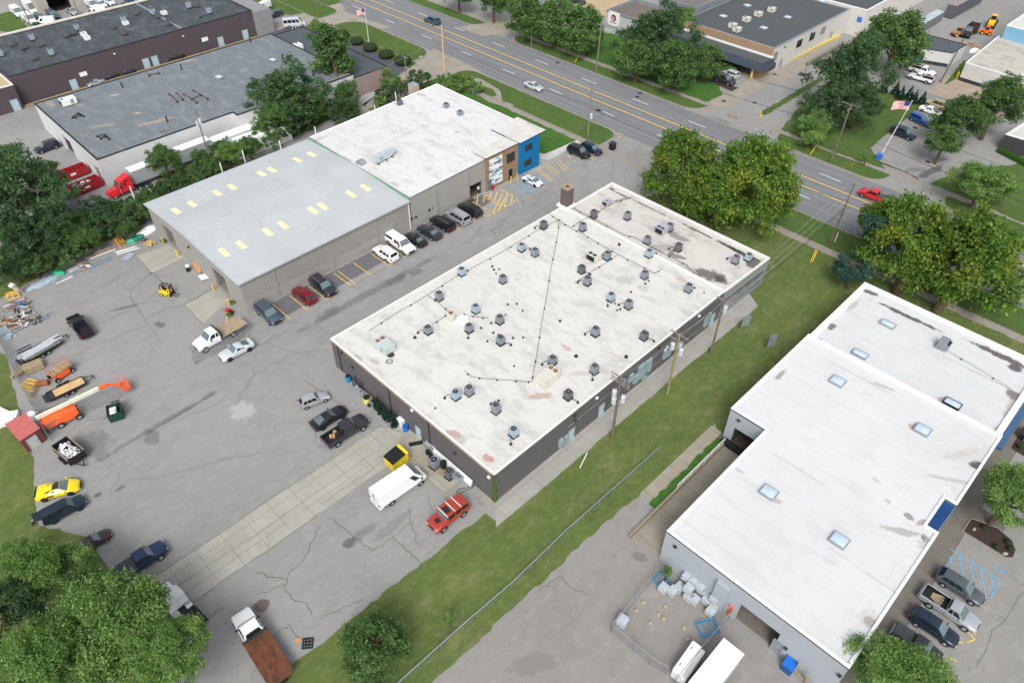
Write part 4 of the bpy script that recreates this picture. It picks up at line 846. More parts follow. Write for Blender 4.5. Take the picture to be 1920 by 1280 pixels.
# ---- long purple-brown building and neighbours
PZ = 7.3
roofF = membrane('roof_black', '#5c646a', .5, (60, 6), .55, .0, tone='#8d979c')
pb = building('brown_warehouse', 'very long dark purple-brown building with a black roof and blue doors', [(-232, 36), (-204.2, 36), (-204.2, 100.5), (-232, 100.5)], PZ, wallmat('purple_brown_wall', '#645b60', .68, (.4, .2, .02), .05, .2), roofF, cope=.25, copeh=.06, copem=M['black'])
worldpart(GE_, 'grey_end_wall', wgrey, pb)
pe0, pe1 = (-204.2, 36), (-204.2, 100.5)
for (px, py) in [(136, 152), (272, 112), (289, 108), (413, 74), (459, 60)]:
    Y_, Z_ = onx(-204.2, px, py); door(pb, pe0, pe1, Y_-36, 1.6, 2.7)
for (px, py) in [(156, 139), (384, 74)]:
    Y_, Z_ = onx(-204.2, px, py); b = MB(); panel(b, pe0, pe1, Y_-36-.9, Y_-36+.9, Z_-.5, Z_+.5, .02, .08); worldpart(b, 'sign_plate', M['white'], pb, fix=True)
for (px, py) in [(214, 101), (343, 68)]: Y_, Z_ = onx(-204.2, px, py); lightbox(pb, pe0, pe1, Y_-36, Z_, M['white'])
b = MB(); b.box(-232, -204.5, 79.5, 79.9, PZ-.05, PZ+.2); worldpart(b, 'roof_joint', M['galv'], pb)
b = MB(); b.box(-233, -232.3, 36, 100.5, PZ-.3, PZ+.35); worldpart(b, 'rear_parapet', M['offwhite'], pb)
p2 = building('brown_warehouse_end', 'low end block of the purple-brown building with a beige roof, at the left edge', [(-232, 5), (-202.4, 5), (-202.4, 35.9), (-232, 35.9)], 6.0, wallmat('purple_brown_wall2', '#645b60', .68, (.4, .2, .02), .05, .2), membrane('roof_beige', '#cdbd99', .75, (0, 0), .3, .2), cope=.3, copeh=.1)
door(p2, (-202.4, 5), (-202.4, 35.9), 29.5, 1.6, 2.7)
b = MB(); b.box(-203.9, -202.2, 36.2, 101, 0.0, .35); worldpart(b, 'kerb_step', concrete('kerb_beige', '#b7a888', .6), pb)
# beige unit behind it, with a garage door
Xg = at(100, 24)[0]
Y0g, _ = onx(Xg, 76, 30); Y1g, _ = onx(Xg, 148, 12)
gu = building('beige_garage', 'beige garage with a tall dark open doorway beyond the purple-brown building', [(Xg-30, Y0g), (Xg, Y0g), (Xg, Y1g+2), (Xg-30, Y1g+2)], 12.0, wallmat('beige_wall', '#c7c3b6', .7), roofE, {1: [(3.2, 9.5, .02, 4.6)]}, cope=.25)
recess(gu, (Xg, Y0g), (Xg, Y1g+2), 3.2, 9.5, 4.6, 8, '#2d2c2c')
# ---- across the road: grey-roofed building with brick fascia and mansard canopy
BZ = 6.6
def W3(px, py, z): return at(px, py, z)
xa, ya = at(1452, 92, BZ)           # front right corner of the main block
UX1 = xa; UY0 = ya
ub = [(UX1-62, UY0), (UX1, UY0), (UX1, UY0+38), (UX1-62, UY0+38)]
roofU = membrane('roof_charcoal', '#6b7275', .52, (30, 4), .35, .0, tone='#565c60')
tanb = wallmat('tan_brick_wall', '#bfa484', .66, (.22, .08, .012), .08, .1)
whp = wallmat('white_painted_wall', '#dcdad4', .78, None, .04, .15)
xs, ys = at(1295, 32, BZ)
xb, yb = at(1578, 14, BZ)
ub = [(xs, UY0), (UX1, UY0), (UX1, yb), (xs, yb)]
u = building('brick_office', 'white and tan-brick unit with a charcoal roof and slate-blue mansard canopy across the road', ub, BZ, whp, roofU, cope=.3, copeh=.15, copem=M['galv'])
b = MB(); panel(b, ub[0], ub[1], 0, UX1-xs, 0, BZ+.1, .02, .3); worldpart(b, 'brick_front', tanb, u, fix=True)
zc = 3.9
cx0, cy0 = at(1300, 57, zc+.2); cx1, cy1 = at(1438, 118, zc+.2)
Ya_ = UY0-.35; Yb_ = min(cy1, UY0-5.5)
b = MB(); b.poly([(xs-2, Yb_), (UX1+.4, Yb_), (UX1+.4, Ya_), (xs-2, Ya_)], zc+.3); worldpart(b, 'canopy_roof', roofU, u)
slate = wallmat('slate_blue_shingle', '#4b5663', .6, (.3, .12, .015), .08, .05)
b = MB(); o_ = 1.3
b.add([(xs-2, Yb_, zc+.5), (UX1+.4, Yb_, zc+.5), (UX1+.4+o_, Yb_-o_, zc-1.1), (xs-2, Yb_-o_, zc-1.1), (UX1+.4, Ya_, zc+.5), (UX1+.4+o_, Ya_+.2, zc-1.1)], [(3, 2, 1, 0), (2, 5, 4, 1)]); worldpart(b, 'mansard', slate, u)
b = MB(); b.box(xs-2, UX1+.4, Ya_+.01, Ya_+.3, zc+.3, zc+.9); worldpart(b, 'flashing', M['white'], u)
b = MB(); wall_shell(b, [(xs-1, Yb_+1.2), (UX1, Yb_+1.2), (UX1, Ya_)], 0, zc, closed=False); worldpart(b, 'front_wall', tanb, u)
for k in range(9): 
    window(u, (xs-1, Yb_+1.2), (UX1, Yb_+1.2), UX1-xs-2.6-k*1.35, 1.05, .3, 2.4, fm=M['steel'])
window(u, (xs-1, Yb_+1.2), (UX1, Yb_+1.2), UX1-xs-22, 1.2, 1.0, 2.3, fm=M['steel'])
for s_ in (1.8, 15.5): b = MB(); x_ = UX1-s_; b.box(x_-.25, x_+.25, Yb_-.2, Yb_+.3, 0, zc); worldpart(b, 'column', plain('cream_column', '#cbb894', .8), u)
f0, f1 = ub[1], ub[2]
def wy(px, py): Y, Z = onx(UX1, px, py); return Y-UY0, Z
for (px, py, w, z0, z1) in [(1455, 92, 0, 0, 0)][1:]: pass
for (px, py, w, z0, z1, gm_) in [(1456, 91, 1.6, 3.2, 5.2, 0), (1501, 73, 2.6, 3.4, 5.2, 1), (1525, 61, 2.6, 3.4, 5.2, 1), (1545, 51, 2.2, 3.6, 5.2, 0), (1452, 110, 2.6, .8, 2.2, 1)]:
    s_, z_ = wy(px, py); window(u, f0, f1, max(1.5, s_), w, z0, z1, gm=M['glass'] if gm_ else wallmat('boarded', '#b9b4a6', .7), fm=M['steel'], bars=2)
for (px, py) in [(1466, 108), (1562, 52)]: s_, z_ = wy(px, py); door(u, f0, f1, s_, 1.3, 2.4, plain('grey_door', '#a09c94', .6))
for (px, py) in [(1474, 76), (1524, 52)]: s_, z_ = wy(px, py); lightbox(u, f0, f1, s_, min(z_, 5.6))
# yellow-edged dock ramp
dk = thing('loading_dock', 'yellow-edged concrete loading dock along the white wall across the road', 'loading dock', (UX1, UY0, 0)); b = MB()
q = ats([(1480, 113), (1572, 67), (1575, 70), (1484, 116)]); b.prism([(a_[0]-UX1, a_[1]-UY0) for a_ in q], 0, .6); b.build('kerb', plain('yellow_kerb', '#cdb46a', .8), dk, fix=True)
q = ats([(1511, 122), (1513, 125), (1572, 92), (1570, 89)]); b = MB(); b.prism([(a_[0]-UX1, a_[1]-UY0) for a_ in q], 0, .8); b.build('low_wall', concrete('dock_wall', '#a39a8c', .6), dk, fix=True)
# white block behind (taller)
x2, y2 = at(1620, 25, 7.2); x3, y3 = at(1578, 14, 7.2)
u2 = building('white_block', 'tall white-walled block with a charcoal roof joined behind the brick unit', [(x2-40, yb+.2), (x2, yb+.2), (x2, yb+60), (x2-40, yb+60)], 7.4, whp, membrane('roof_charcoal2', '#6a7072', .5, (20, 5), .3, .0, tone='#565c60'), cope=.3, copem=M['white'])
b = MB(); s_, z_ = ony(yb+.2, 1609, 46); panel(b, (x2-40, yb+.2), (x2, yb+.2), s_-x2+40-.7, s_-x2+40+.7, 3.9, 5.3, .02, .1); worldpart(b, 'blue_sign', M['blue'], u2, fix=True)
# grey block with the panel-clad front and round-cornered sign
xg0, yg0 = at(1137, 22, 5.5); xg1, yg1 = at(1210, 47, 5.5)
sgz = 5.5
gfoot = [(xg0, yg0), (xs-.4, yg0), (xs-.4, yg0+14), (xg0, yg0+14)]
gg = building('panel_fronted_unit', 'low unit with a white panelled front wall and gravel roof', gfoot, sgz, wallmat('panel_white', '#ccd2d4', .75, (3.2, 1.35, .06), .03, .15), membrane('roof_gravel', '#8b827b', .6, (0, 0), .5, .0, tone='#6b635e'), cope=.25, copeh=.6, copem=M['galv'], roofz=sgz-.5)
b = MB(); xq, zq = ony(yg0, 1151, 36); w_, h_ = 3.2, 3.0
rp = [(math.cos(t_), math.sin(t_)) for t_ in np.linspace(0, 2*math.pi, 33)[:-1]]
def rr_(c_, s_, w, h, r): return (max(-1, min(1, 0))*0+(w-r)*(1 if c_ > 0 else -1)+r*c_, (h-r)*(1 if s_ > 0 else -1)+r*s_)
pts = [rr_(a_, b__, 2.0, 1.9, .6) for a_, b__ in rp]
b.add([(xq+p[0], yg0-.3, zq+p[1]) for p in pts]+[(xq+p[0], yg0-.02, zq+p[1]) for p in pts], [tuple(range(32))]+[(i, (i+1) % 32, 32+(i+1) % 32, 32+i) for i in range(32)])
sg = worldpart(b, 'sign_board', M['white'], gg, fix=True)
def signbit(name, m, cx_, cz_, rx_, rz_, yy):
    b = MB(); b.poly([(xq+cx_+rx_*math.cos(t_), yy, zq+cz_+rz_*math.sin(t_)) for t_ in np.linspace(0, 6.28, 17)[:-1]]); o = b.build(name, m, sg); o.data.transform(Matrix.Translation((-xg0, -yg0, 0)))
signbit('emblem', plain('emblem_dark', '#5a3a42', .6), 0.1, .35, .95, .95, yg0-.31); signbit('emblem_centre', plain('emblem_pink', '#d88a8c', .6), -.1, .2, .6, .6, yg0-.32)
b = MB(); b.box(xq-1.2, xq+1.3, yg0-.33, yg0-.31, zq-1.0, zq-.75); o = b.build('lettering_band', plain('letter_red', '#c4606a', .6), sg); o.data.transform(Matrix.Translation((-xg0, -yg0, 0)))
g2 = building('grey_block', 'plain blue-grey block with a gravel roof behind the panel-fronted unit', [(xg0+8, yg0+14.1), (xs-.5, yg0+14.1), (xs-.5, yg0+60), (xg0+8, yg0+60)], 8.2, wallmat('blue_grey_wall', '#8d979c', .66), membrane('roof_gravel2', '#8f8982', .6, (0, 0), .5, .0, tone='#706a64'), cope=.2, copem=M['galv'])
# upper right: small white shed with dark roof, and the blue and white units
def quadbld(name, label, q, z, wm, rm_, **k):
    """q = front-left, front-right, back-right, back-left roof corners in the survey, anticlockwise from above"""
    P = ats(q, z); return building(name, label, P, z, wm, rm_, **k)
ws = quadbld('white_shed', 'small white shed with a dark flat roof and open blue door, top right', [(1700, 86), (1786, 100), (1813, 84), (1742, 66)][:4], 3.8, wwh, roofE, cope=.15, copeh=.05, copem=M['black'])
P = ats([(1700, 86), (1786, 100), (1813, 84), (1742, 66)], 3.8)
b = MB(); panel(b, P[0], P[1], -.05, math.dist(P[0], P[1])+.05, 0, .9, .02, .06); worldpart(b, 'grey_base', M['steel'], ws, fix=True)
L_ = math.dist(P[0], P[1]); b = MB(); panel(b, P[0], P[1], L_*.36, L_*.45, .0, 2.3, .04, .08); worldpart(b, 'dark_opening', M['black'], ws, fix=True)
b = MB(); panel(b, P[0], P[1], L_*.24, L_*.35, .0, 2.3, .3, .38); worldpart(b, 'blue_door', plain('sky_blue', '#4f92c8', .6), ws, fix=True)
wp = quadbld('white_annex_block', 'white block with a blotchy pale roof and blue door at the right edge', [(1811, 118), (1908, 147), (1990, 90), (1880, 62)], 4.6, wallmat('white_wall2', '#d6d6d2', .8), membrane('roof_blotchy', '#cfcabf', .75, (0, 0), .95, .3, tone='#77726a'), cope=.2)
P = ats([(1811, 118), (1908, 147), (1990, 90), (1880, 62)], 4.6); L_ = math.dist(P[0], P[1])
b = MB(); panel(b, P[0], P[1], -.05, L_*.6, 0, .9, .02, .08); worldpart(b, 'grey_base', M['steel'], wp, fix=True)
b = MB(); panel(b, P[0], P[1], L_*.55, L_*.66, 0, 2.4, .03, .1); worldpart(b, 'blue_door', plain('sky_blue', '#4f92c8', .6), wp, fix=True)
bp = quadbld('blue_panelled_unit', 'unit with a sky-blue gable band and white roof at the top right edge', [(1888, 48), (1960, 66), (2080, 0), (1990, -20)], 8.0, wallmat('sky_blue_wall', '#86b9d8', .75), membrane('roof_bp', '#dadad6', .8, (0, 0), .6, .1), cope=.2)
pw = quadbld('white_brick_house', 'white-roofed low office with dark walls half hidden by trees at the right edge', [(1886, 252), (1975, 278), (2020, 250), (1925, 228)], 3.6, wallmat('dark_front', '#4a4a4d', .7), membrane('roof_pw', '#dcdad6', .8, (0, 0), .5, .1), cope=.3)
# red tool shed in the left yard
s0 = at(8, 790, 2.4)
sh = thing('tool_shed', 'small brick-red shed with a flat red roof and grey door by the yard fence', 'shed', (*at(60, 850), 0))
P = ats([(38, 826), (73, 803), (47, 776), (12, 796)], 2.5); ox, oy, _ = sh.location
b = MB(); b.prism([(p[0]-ox, p[1]-oy) for p in P], 0, 2.5, top=False); b.build('wall', wallmat('red_shed_wall', '#8f4a48', .62), sh, fix=True)
b = MB(); b.prism([(p[0]-ox, p[1]-oy) for p in inset(P, -.12)], 2.5, 2.62); b.build('roof', plain('red_roof', '#b4605c', .7), sh, fix=True)
door(sh, P[0], P[1], math.dist(P[0], P[1])*.45, 1.3, 2.0, plain('shed_door', '#b5b8b6', .6))
# ------------------------------------------------------------------ things standing on the roofs
def proto_condenser(m, label):
    t_ = thing('air_condenser', label, 'air conditioner', (0, 0, 0), 0, 'condensers on the flat roofs')
    w = .42; b = MB(); b.frame([(-w, -w), (w, -w), (w, w), (-w, w)], [(-w+.06, -w+.06), (w-.06, -w+.06), (w-.06, w-.06), (-w+.06, w-.06)], .12, .98)
    b.box(-w, w, -w, w, .12, .2); b.frame([(-w, -w), (w, -w), (w, w), (-w, w)], [(.34*math.cos(a), .34*math.sin(a)) for a in (R_(225), R_(315), R_(45), R_(135))], .96, 1.02)
    for k in range(5):
        z = .27+k*.14
        for s_ in (-1, 1): b.box(-w-.012, w+.012, s_*w-.012, s_*w+.012, z, z+.05); b.box(s_*w-.012, s_*w+.012, -w, w, z, z+.05)
    b.build('cabinet', m, t_)
    b = MB(); b.cyl((0, 0, .9), (0, 0, 1.035), .35, n=16); b.build('fan_well', M['grille'], t_)
    b = MB()
    for k in range(3): b.obox((.13*math.cos(k*2.09), .13*math.sin(k*2.09), 1.05), (.2, .07, .012), k*2.09, .2)
    b.cyl((0, 0, .98), (0, 0, 1.07), .055, n=8); b.build('fan', M['galv'], t_)
    b = MB(); b.box(-.5, .5, -.5, .5, 0, .11); b.build('pad', M['steel'], t_)
    return t_
PC = {}
def condenser(px, py, z, label, kind='hvac', sc_=1.12, lead=None):
    x, y = at(px, py+8, z)
    rz = R_(random.uniform(-4, 4))
    if kind not in PC:
        o = proto_condenser(M[kind], label); PC[kind] = o; KIDS[o.name] = [(c, []) for c in kids(o)]; o.location = (x, y, z); o.rotation_euler.z = rz; o.scale = (sc_, sc_, sc_*1.22)
    else: o = dup(PC[kind], (x, y, z), rz, label, scale=(sc_, sc_, sc_*random.uniform(1.12, 1.32)))
    if lead is not None:
        a = R_(lead); pts = [(x+.5*math.cos(a), y+.5*math.sin(a), z+.35), (x+1.0*math.cos(a), y+1.0*math.sin(a), z+.42), (x+1.5*math.cos(a+.2), y+1.5*math.sin(a+.2), z+.3), (x+1.55*math.cos(a+.2), y+1.55*math.sin(a+.2), z-.0)]
        b = MB(); b.tube([(p[0]-x, p[1]-y, p[2]-z) for p in pts], .04, 5)
        b.cyl((pts[3][0]-x, pts[3][1]-y, 0), (pts[3][0]-x, pts[3][1]-y, .22), .22, .12, 8)
        q = b.build('line_set', M['wire'], o); q.rotation_euler.z = -rz; q.scale = (1/o.scale[0],)*3
    return o
z = HZ-.05
CL = [(1113, 402-3, 'hvacdark', 'dark condenser on a pipe junction near the step to the annex roof', None, 0),
      (978, 462, 'hvaclight', 'pale blue-grey condenser at the left end of the raised roof seam', 45, 1), (1003, 471, 'hvac', 'grey condenser just right of the pale one on the roof seam', None, 1), (1092, 424, 'hvac', 'tall grey condenser in the corner near the chimney roof pipes', None, 1),
      (1019, 420, 'hvacdark', 'small brown-grey condenser nearest the alley below the chimney', 215, 1), (1138, 478, 'hvac', 'grey condenser touching the big white packaged unit', None, 1), (1216, 473, 'hvaclight', 'light condenser by the step to the annex, beyond the packaged unit', 60, 1),
      (1090, 503, 'hvacdark', 'small dark condenser below the big white packaged unit', 10, 1), (1101, 525, 'hvac', 'low grey condenser at the end of the short pipe run', 200, 1), (1208, 513, 'hvac', 'grey condenser with two dark roof vents in front of it', None, 1), (1290, 538, 'hvac', 'grey condenser nearest the dark side wall, two vents beside it', None, 1),
      (1145, 555, 'hvaclight', 'pale condenser beside the raised seam, one of two with curved vents', -80, 1), (1178, 569, 'hvac', 'grey condenser right of the pale one beyond the seam', 190, 1), (1116, 620, 'hvac', 'grey condenser alone in the middle of the near roof', 210, 1), (1207, 627, 'hvacdark', 'small dark condenser close to the side wall near the double crossarm pole', 10, 1),
      (866, 507, 'hvaclight', 'pale condenser at the alley side with a bent conduit', None, 1), (824, 553, 'hvac', 'grey condenser beside the long alley pipe run', None, 1), (943, 521, 'hvac', 'grey condenser with a ring of black vents behind it', None, 1), (892, 577, 'hvaclight', 'grey-blue condenser above the cream box unit', None, 1), (937, 597, 'hvac', 'grey condenser right of the cream box unit', None, 1),
      (803, 616, 'hvac', 'grey condenser with a pipe lead left of the cream box unit', 215, 1), (880, 613, 'hvac', 'small condenser on a wide pad below the cream box unit', -60, 1), (939, 636, 'hvac', 'grey condenser amid a line of small round vents', 20, 1),
      (1036, 673, 'hvac', 'dark grey condenser behind the beige unit with two rusty fans', 225, 1), (1114, 690, 'hvac', 'grey condenser alone right of the beige unit', -70, 1), (1065, 738, 'hvacdark', 'small dark condenser near the edge below the beige unit', 0, 1),
      (855, 738, 'hvaclight', 'pale condenser of the near pair left of the bent pipe run', 215, 1), (880, 730, 'hvac', 'darker condenser of the near pair left of the bent pipe run', None, 1), (930, 764, 'hvac', 'grey condenser with two boots behind it near the front edge', 150, 1), (963, 808, 'hvaclight', 'pale condenser nearest the front corner of the white roof', -70, 1)]
for (px, py, k, lb, ld, _) in CL: condenser(px, py, z, lb, k, lead=ld)
za = HZ-.35
for (px, py, k, lb, ld) in [(1176, 403, 'hvac', 'green-grey condenser in the middle of the annex roof', None), (1255, 424, 'hvac', 'grey condenser behind the lilac packaged unit on the annex', None), (1213, 448, 'hvac', 'grey condenser against the annex step below the lilac unit', None), (1271, 462, 'hvacdark', 'small brown condenser in the stained part of the annex roof', 200), (1378, 485, 'hvac', 'dark condenser of the pair at the far corner of the annex', 170), (1402, 480, 'hvaclight', 'pale condenser of the pair at the far corner of the annex', None)]:
    condenser(px, py, za, lb, k, lead=ld)
for (px, py, lb) in [(750, 192, 'small dark condenser at the back of the shop roof'), (837, 198, 'left condenser of the pair standing on the shop roof'), (863, 212, 'right condenser of the pair standing on the shop roof')]:
    condenser(px, py, zW, lb, 'hvacdark' if px == 750 else 'hvac', 1.2)
FAR = [(3, 98), (24, 78), (46, 85), (62, 68), (77, 80), (66, 104), (98, 96), (126, 62), (138, 58), (146, 49), (156, 56), (214, 45), (234, 58), (234, 36), (256, 20), (288, 20), (297, 26), (316, 40), (376, 24), (393, 18), (355, 8), (368, 6)]
nm = ['first', 'second', 'third', 'fourth', 'fifth', 'sixth', 'seventh', 'eighth', 'ninth', 'tenth', 'eleventh', 'twelfth', 'thirteenth', 'fourteenth', 'fifteenth', 'sixteenth', 'seventeenth', 'eighteenth', 'nineteenth', 'twentieth', 'twenty-first', 'twenty-second']
FAR.sort()
for i, (px, py) in enumerate(FAR):
    if py > 0: condenser(px, py, PZ, 'small condenser on the black roof of the brown building, %s from its left end' % nm[i], 'hvacdark' if i % 3 else 'hvaclight', 1.25)
for i, (px, py) in enumerate([(158, 67), (164, 74), (236, 46), (308, 27)]):
    x, y = at(px, py, PZ); o = thing('roof_vent', 'white square vent box on the black roof, %s of four from the left' % nm[i], 'roof vent', (x, y, PZ), 0, 'white vents on the black roof'); b = MB(); b.frame([(-.7, -.7), (.7, -.7), (.7, .7), (-.7, .7)], [(-.45, -.45), (.45, -.45), (.45, .45), (-.45, .45)], 0, .8); b.build('box', M['white'], o, fix=True); b = MB(); b.box(-.45, .45, -.45, .45, .1, .6); b.build('grille', M['grille'], o)
# packaged rooftop units
def packaged(px, py, z, L, Wd, H, m, label, rz=R_(90), fans=2, fancol='grille', louv=True):
    x, y = at(px, py+6, z); o = thing('rooftop_unit', label, 'air conditioner', (x, y, z), rz)
    b = MB(); b.box(-L/2, L/2, -Wd/2, Wd/2, .18, H); b.build('cabinet', m, o, bevel=.03)
    b = MB(); 
    for s_ in (-1, 1): b.box(-L/2+.1, L/2-.1, s_*Wd*.38-.06, s_*Wd*.38+.06, 0, .18)
    b.build('rails', M['wood'], o)
    for k in range(fans):
        cy_ = (k-(fans-1)/2)*Wd*.46
        b = MB(); b.cyl((-L/2+.55, cy_, H), (-L/2+.55, cy_, H+.06), .36*min(1, Wd/2), n=14); f = b.build('fan', M[fancol], o)
        b = MB(); b.cyl((-L/2+.55, cy_, H+.06), (-L/2+.55, cy_, H+.09), .1, n=8); b.build('hub', M['galv'], f)
    if louv: b = MB(); b.box(-L/2-.03, -L/2-.005, -Wd/2+.12, Wd/2-.12, .3, H-.12); b.build('louvre', M['grille'], o)
    b = MB(); b.box(L*.08, L*.3, -Wd/2-.02, -Wd/2-.003, .35, H-.15); b.build('access_panel', M['galv'], o)
    return o
packaged(1117, 478, z, 3.0, 1.9, 1.35, M['beige'], 'large white packaged unit with two round fans beside the pipe run', R_(90))
packaged(1243, 428, za, 2.9, 1.7, 1.3, plain('unit_lilac', '#a9a9b4', .55, .1), 'lilac-grey packaged unit with two fans on the annex roof', R_(90))
packaged(1027, 705, z, 3.2, 1.9, 1.3, M['beige'], 'beige packaged unit with two rusty fans at the bend of the pipe run', R_(-90), fancol='rust')
packaged(722, 648, z, 2.9, 1.9, 1.35, M['lightteal'], 'pale green packaged unit with a sloping hood near the front left roof corner', R_(180+180), fancol='rust')
packaged(1138, 378, za, 1.6, 1.1, 1.0, plain('unit_lilac', '#a9a9b4', .55, .1), 'small lilac-grey unit at the alley end of the annex roof', R_(90), 1)
x, y = at(846, 598, z); o = thing('rooftop_unit', 'small cream box unit with a rusty round fan in the roof pipework', 'air conditioner', (x, y, z)); b = MB(); b.box(-.5, .5, -.5, .5, .1, 1.25); b.build('cabinet', M['beige'], o, bevel=.03); b = MB(); b.cyl((0, 0, 1.25), (0, 0, 1.31), .36, n=14); b.build('fan', M['rust'], o)
x, y = at(868, 602, z); o = thing('vent_box', 'blank white sheet box right of the cream box unit', 'vent box', (x, y, z)); b = MB(); b.box(-.7, .7, -.6, .6, 0, .75); b.build('box', M['white'], o, bevel=.02); b = MB(); b.box(-.85, .85, -.75, .75, 0, .08); b.build('skirt', M['offwhite'], o)
# long unit and duct on the shop roof, unit on grey roof, unit on slate roof
x, y = at(720, 300, zW); o = thing('air_handler', 'long grey air handler on a rail frame on the shop roof', 'air handler', (x, y, zW), R_(93)); b = MB(); b.box(-2.4, 1.2, -.6, .6, .35, 1.6); b.add([(1.2, -.6, .35), (1.2, .6, .35), (1.2, .6, 1.6), (1.2, -.6, 1.6), (2.9, -.6, 1.2), (2.9, .6, 1.2), (2.9, .6, 1.6), (2.9, -.6, 1.6)], [(0, 1, 5, 4), (4, 5, 6, 7), (3, 7, 6, 2), (0, 4, 7, 3), (1, 2, 6, 5)]); b.build('cabinet', plain('handler_grey', '#b4c0c4', .5, .2), o, bevel=.02)
b = MB(); 
for k in (-2.1, 0, 1.6): b.box(k, k+.12, -1, 1, 0, .3)
b.build('rails', M['steel'], o); b = MB(); b.box(-1.4, -.6, -.63, -.605, .6, 1.4); b.build('access_panel', M['galv'], o)
x, y = at(677, 307, zW); o = thing('duct', 'curved silver duct beside the air handler on the shop roof', 'duct', (x, y, zW), R_(5)); b = MB()
b.loft([[(.9*math.cos(t_)*r_, -.6+1.2*k, .9*math.sin(t_)*r_) for r_ in (1,) for t_ in np.linspace(0, math.pi, 10)] for k in (0, 1)]); b.build('shell', M['galv'], o)
packaged(130, 190, WZ, 3.2, 1.8, 1.5, M['white'], 'old white and blue-grey unit with a cooling hood on the felt roof', R_(90), 1)
packaged(560, 86, 4.9, 2.2, 1.8, 1.3, M['white'], 'white unit on the slate roof of the pink office', R_(0), 1)
for i, (px, py) in enumerate([(1373, 47), (1399, 35), (1421, 25), (1446, 17), (1381, 54)]):
    packaged(px, py, BZ, 2.0, 1.6, 1.3, M['beige'], 'white packaged unit on the charcoal roof across the road, %s from left' % nm[[0, 2, 3, 4, 1][i]], R_(0), 2)['group'] = 'units on the charcoal roof'
# domed skylights
def dome(px, py, z, w, d, label, rz=0, dark=False, grp=None):
    x, y = at(px, py, z); o = thing('skylight', label, 'skylight', (x, y, z), rz, grp)
    b = MB(); b.frame([(-w/2, -d/2), (w/2, -d/2), (w/2, d/2), (-w/2, d/2)], [(-w/2+.12, -d/2+.12), (w/2-.12, -d/2+.12), (w/2-.12, d/2-.12), (-w/2+.12, d/2-.12)], 0, .34); b.build('curb', M['black'] if dark else M['galv'], o, fix=True)
    b = MB(); a, c = w/2-.12, d/2-.12; b.add([(-a, -c, .3), (a, -c, .3), (a, c, .3), (-a, c, .3), (-a*.5, -c*.5, .46), (a*.5, -c*.5, .46), (a*.5, c*.5, .46), (-a*.5, c*.5, .46)], [(0, 1, 5, 4), (1, 2, 6, 5), (2, 3, 7, 6), (3, 0, 4, 7), (4, 5, 6, 7)]); b.build('dome', M['skylight'], o, smooth=True)
G_ = 'square skylights of the right-hand roofs'
for (px, py, z_, w, d, lb, dk_) in [(1570, 716, RZ, 1.9, 1.7, 'square skylight high on the bright white roof, left of the seam', 0), (1729, 807, RZ, 1.9, 1.7, 'square skylight with a pink stain to its left', 0), (1441, 924, RZ, 1.9, 1.7, 'square skylight nearest the loading ramp edge', 0), (1573, 1014, RZ, 1.9, 1.7, 'square skylight lowest on the bright white roof', 0),
        (1664, 609, RZ2, 2.2, 1.3, 'oblong skylight nearest the street parapet', 0), (1612, 665, RZ2, 2.2, 1.3, 'oblong skylight by the roof step', 0), (1785, 758, RZ2, 2.2, 1.4, 'oblong skylight with a black curb', 1)]:
    dome(px, py, z_, w, d, lb, 0, dk_, G_)
for i, (px, py) in enumerate([(1356, 32), (1401, 12), (1432, 54), (1541, 4), (1477, 34)]): dome(px, py, BZ, 2.0, 1.8, 'white domed skylight on the charcoal roof, %s from the left' % nm[[0, 1, 2, 4, 3][i]], 0, False, 'domes of the charcoal roof')
dome(411, 146, WZ, 2.0, 1.6, 'flat white skylight left of centre on the grey felt roof', .2); dome(512, 114, WZ, 2.0, 1.4, 'flat white skylight at the right of the grey felt roof', .2)
x, y = at(1765, 650, RZ2); o = thing('rooftop_unit', 'dark grey box unit with a hood on the annex by the street', 'air conditioner', (x, y, RZ2), R_(0)); b = MB(); b.box(-.6, .6, -.7, .7, .15, 1.5); b.build('cabinet', M['hvac'], o, bevel=.03); b = MB(); b.box(-.9, .9, -.9, .9, 0, .15); b.build('rails', M['galv'], o); b = MB(); b.obox((.75, 0, 1.2), (.5, 1.2, .06), 0, 0, .5); b.build('hood', M['black'], o)
x, y = at(850, 243, zW); o = thing('roof_hatch', 'small dark red roof hatch on the shop roof', 'hatch', (x, y, zW)); b = MB(); b.box(-.7, .7, -.5, .5, .15, .35); b.build('lid', plain('dark_red', '#7c3a3c', .7), o); b = MB(); b.box(-.6, .6, -.4, .4, 0, .15); b.build('frame', M['galv'], o)
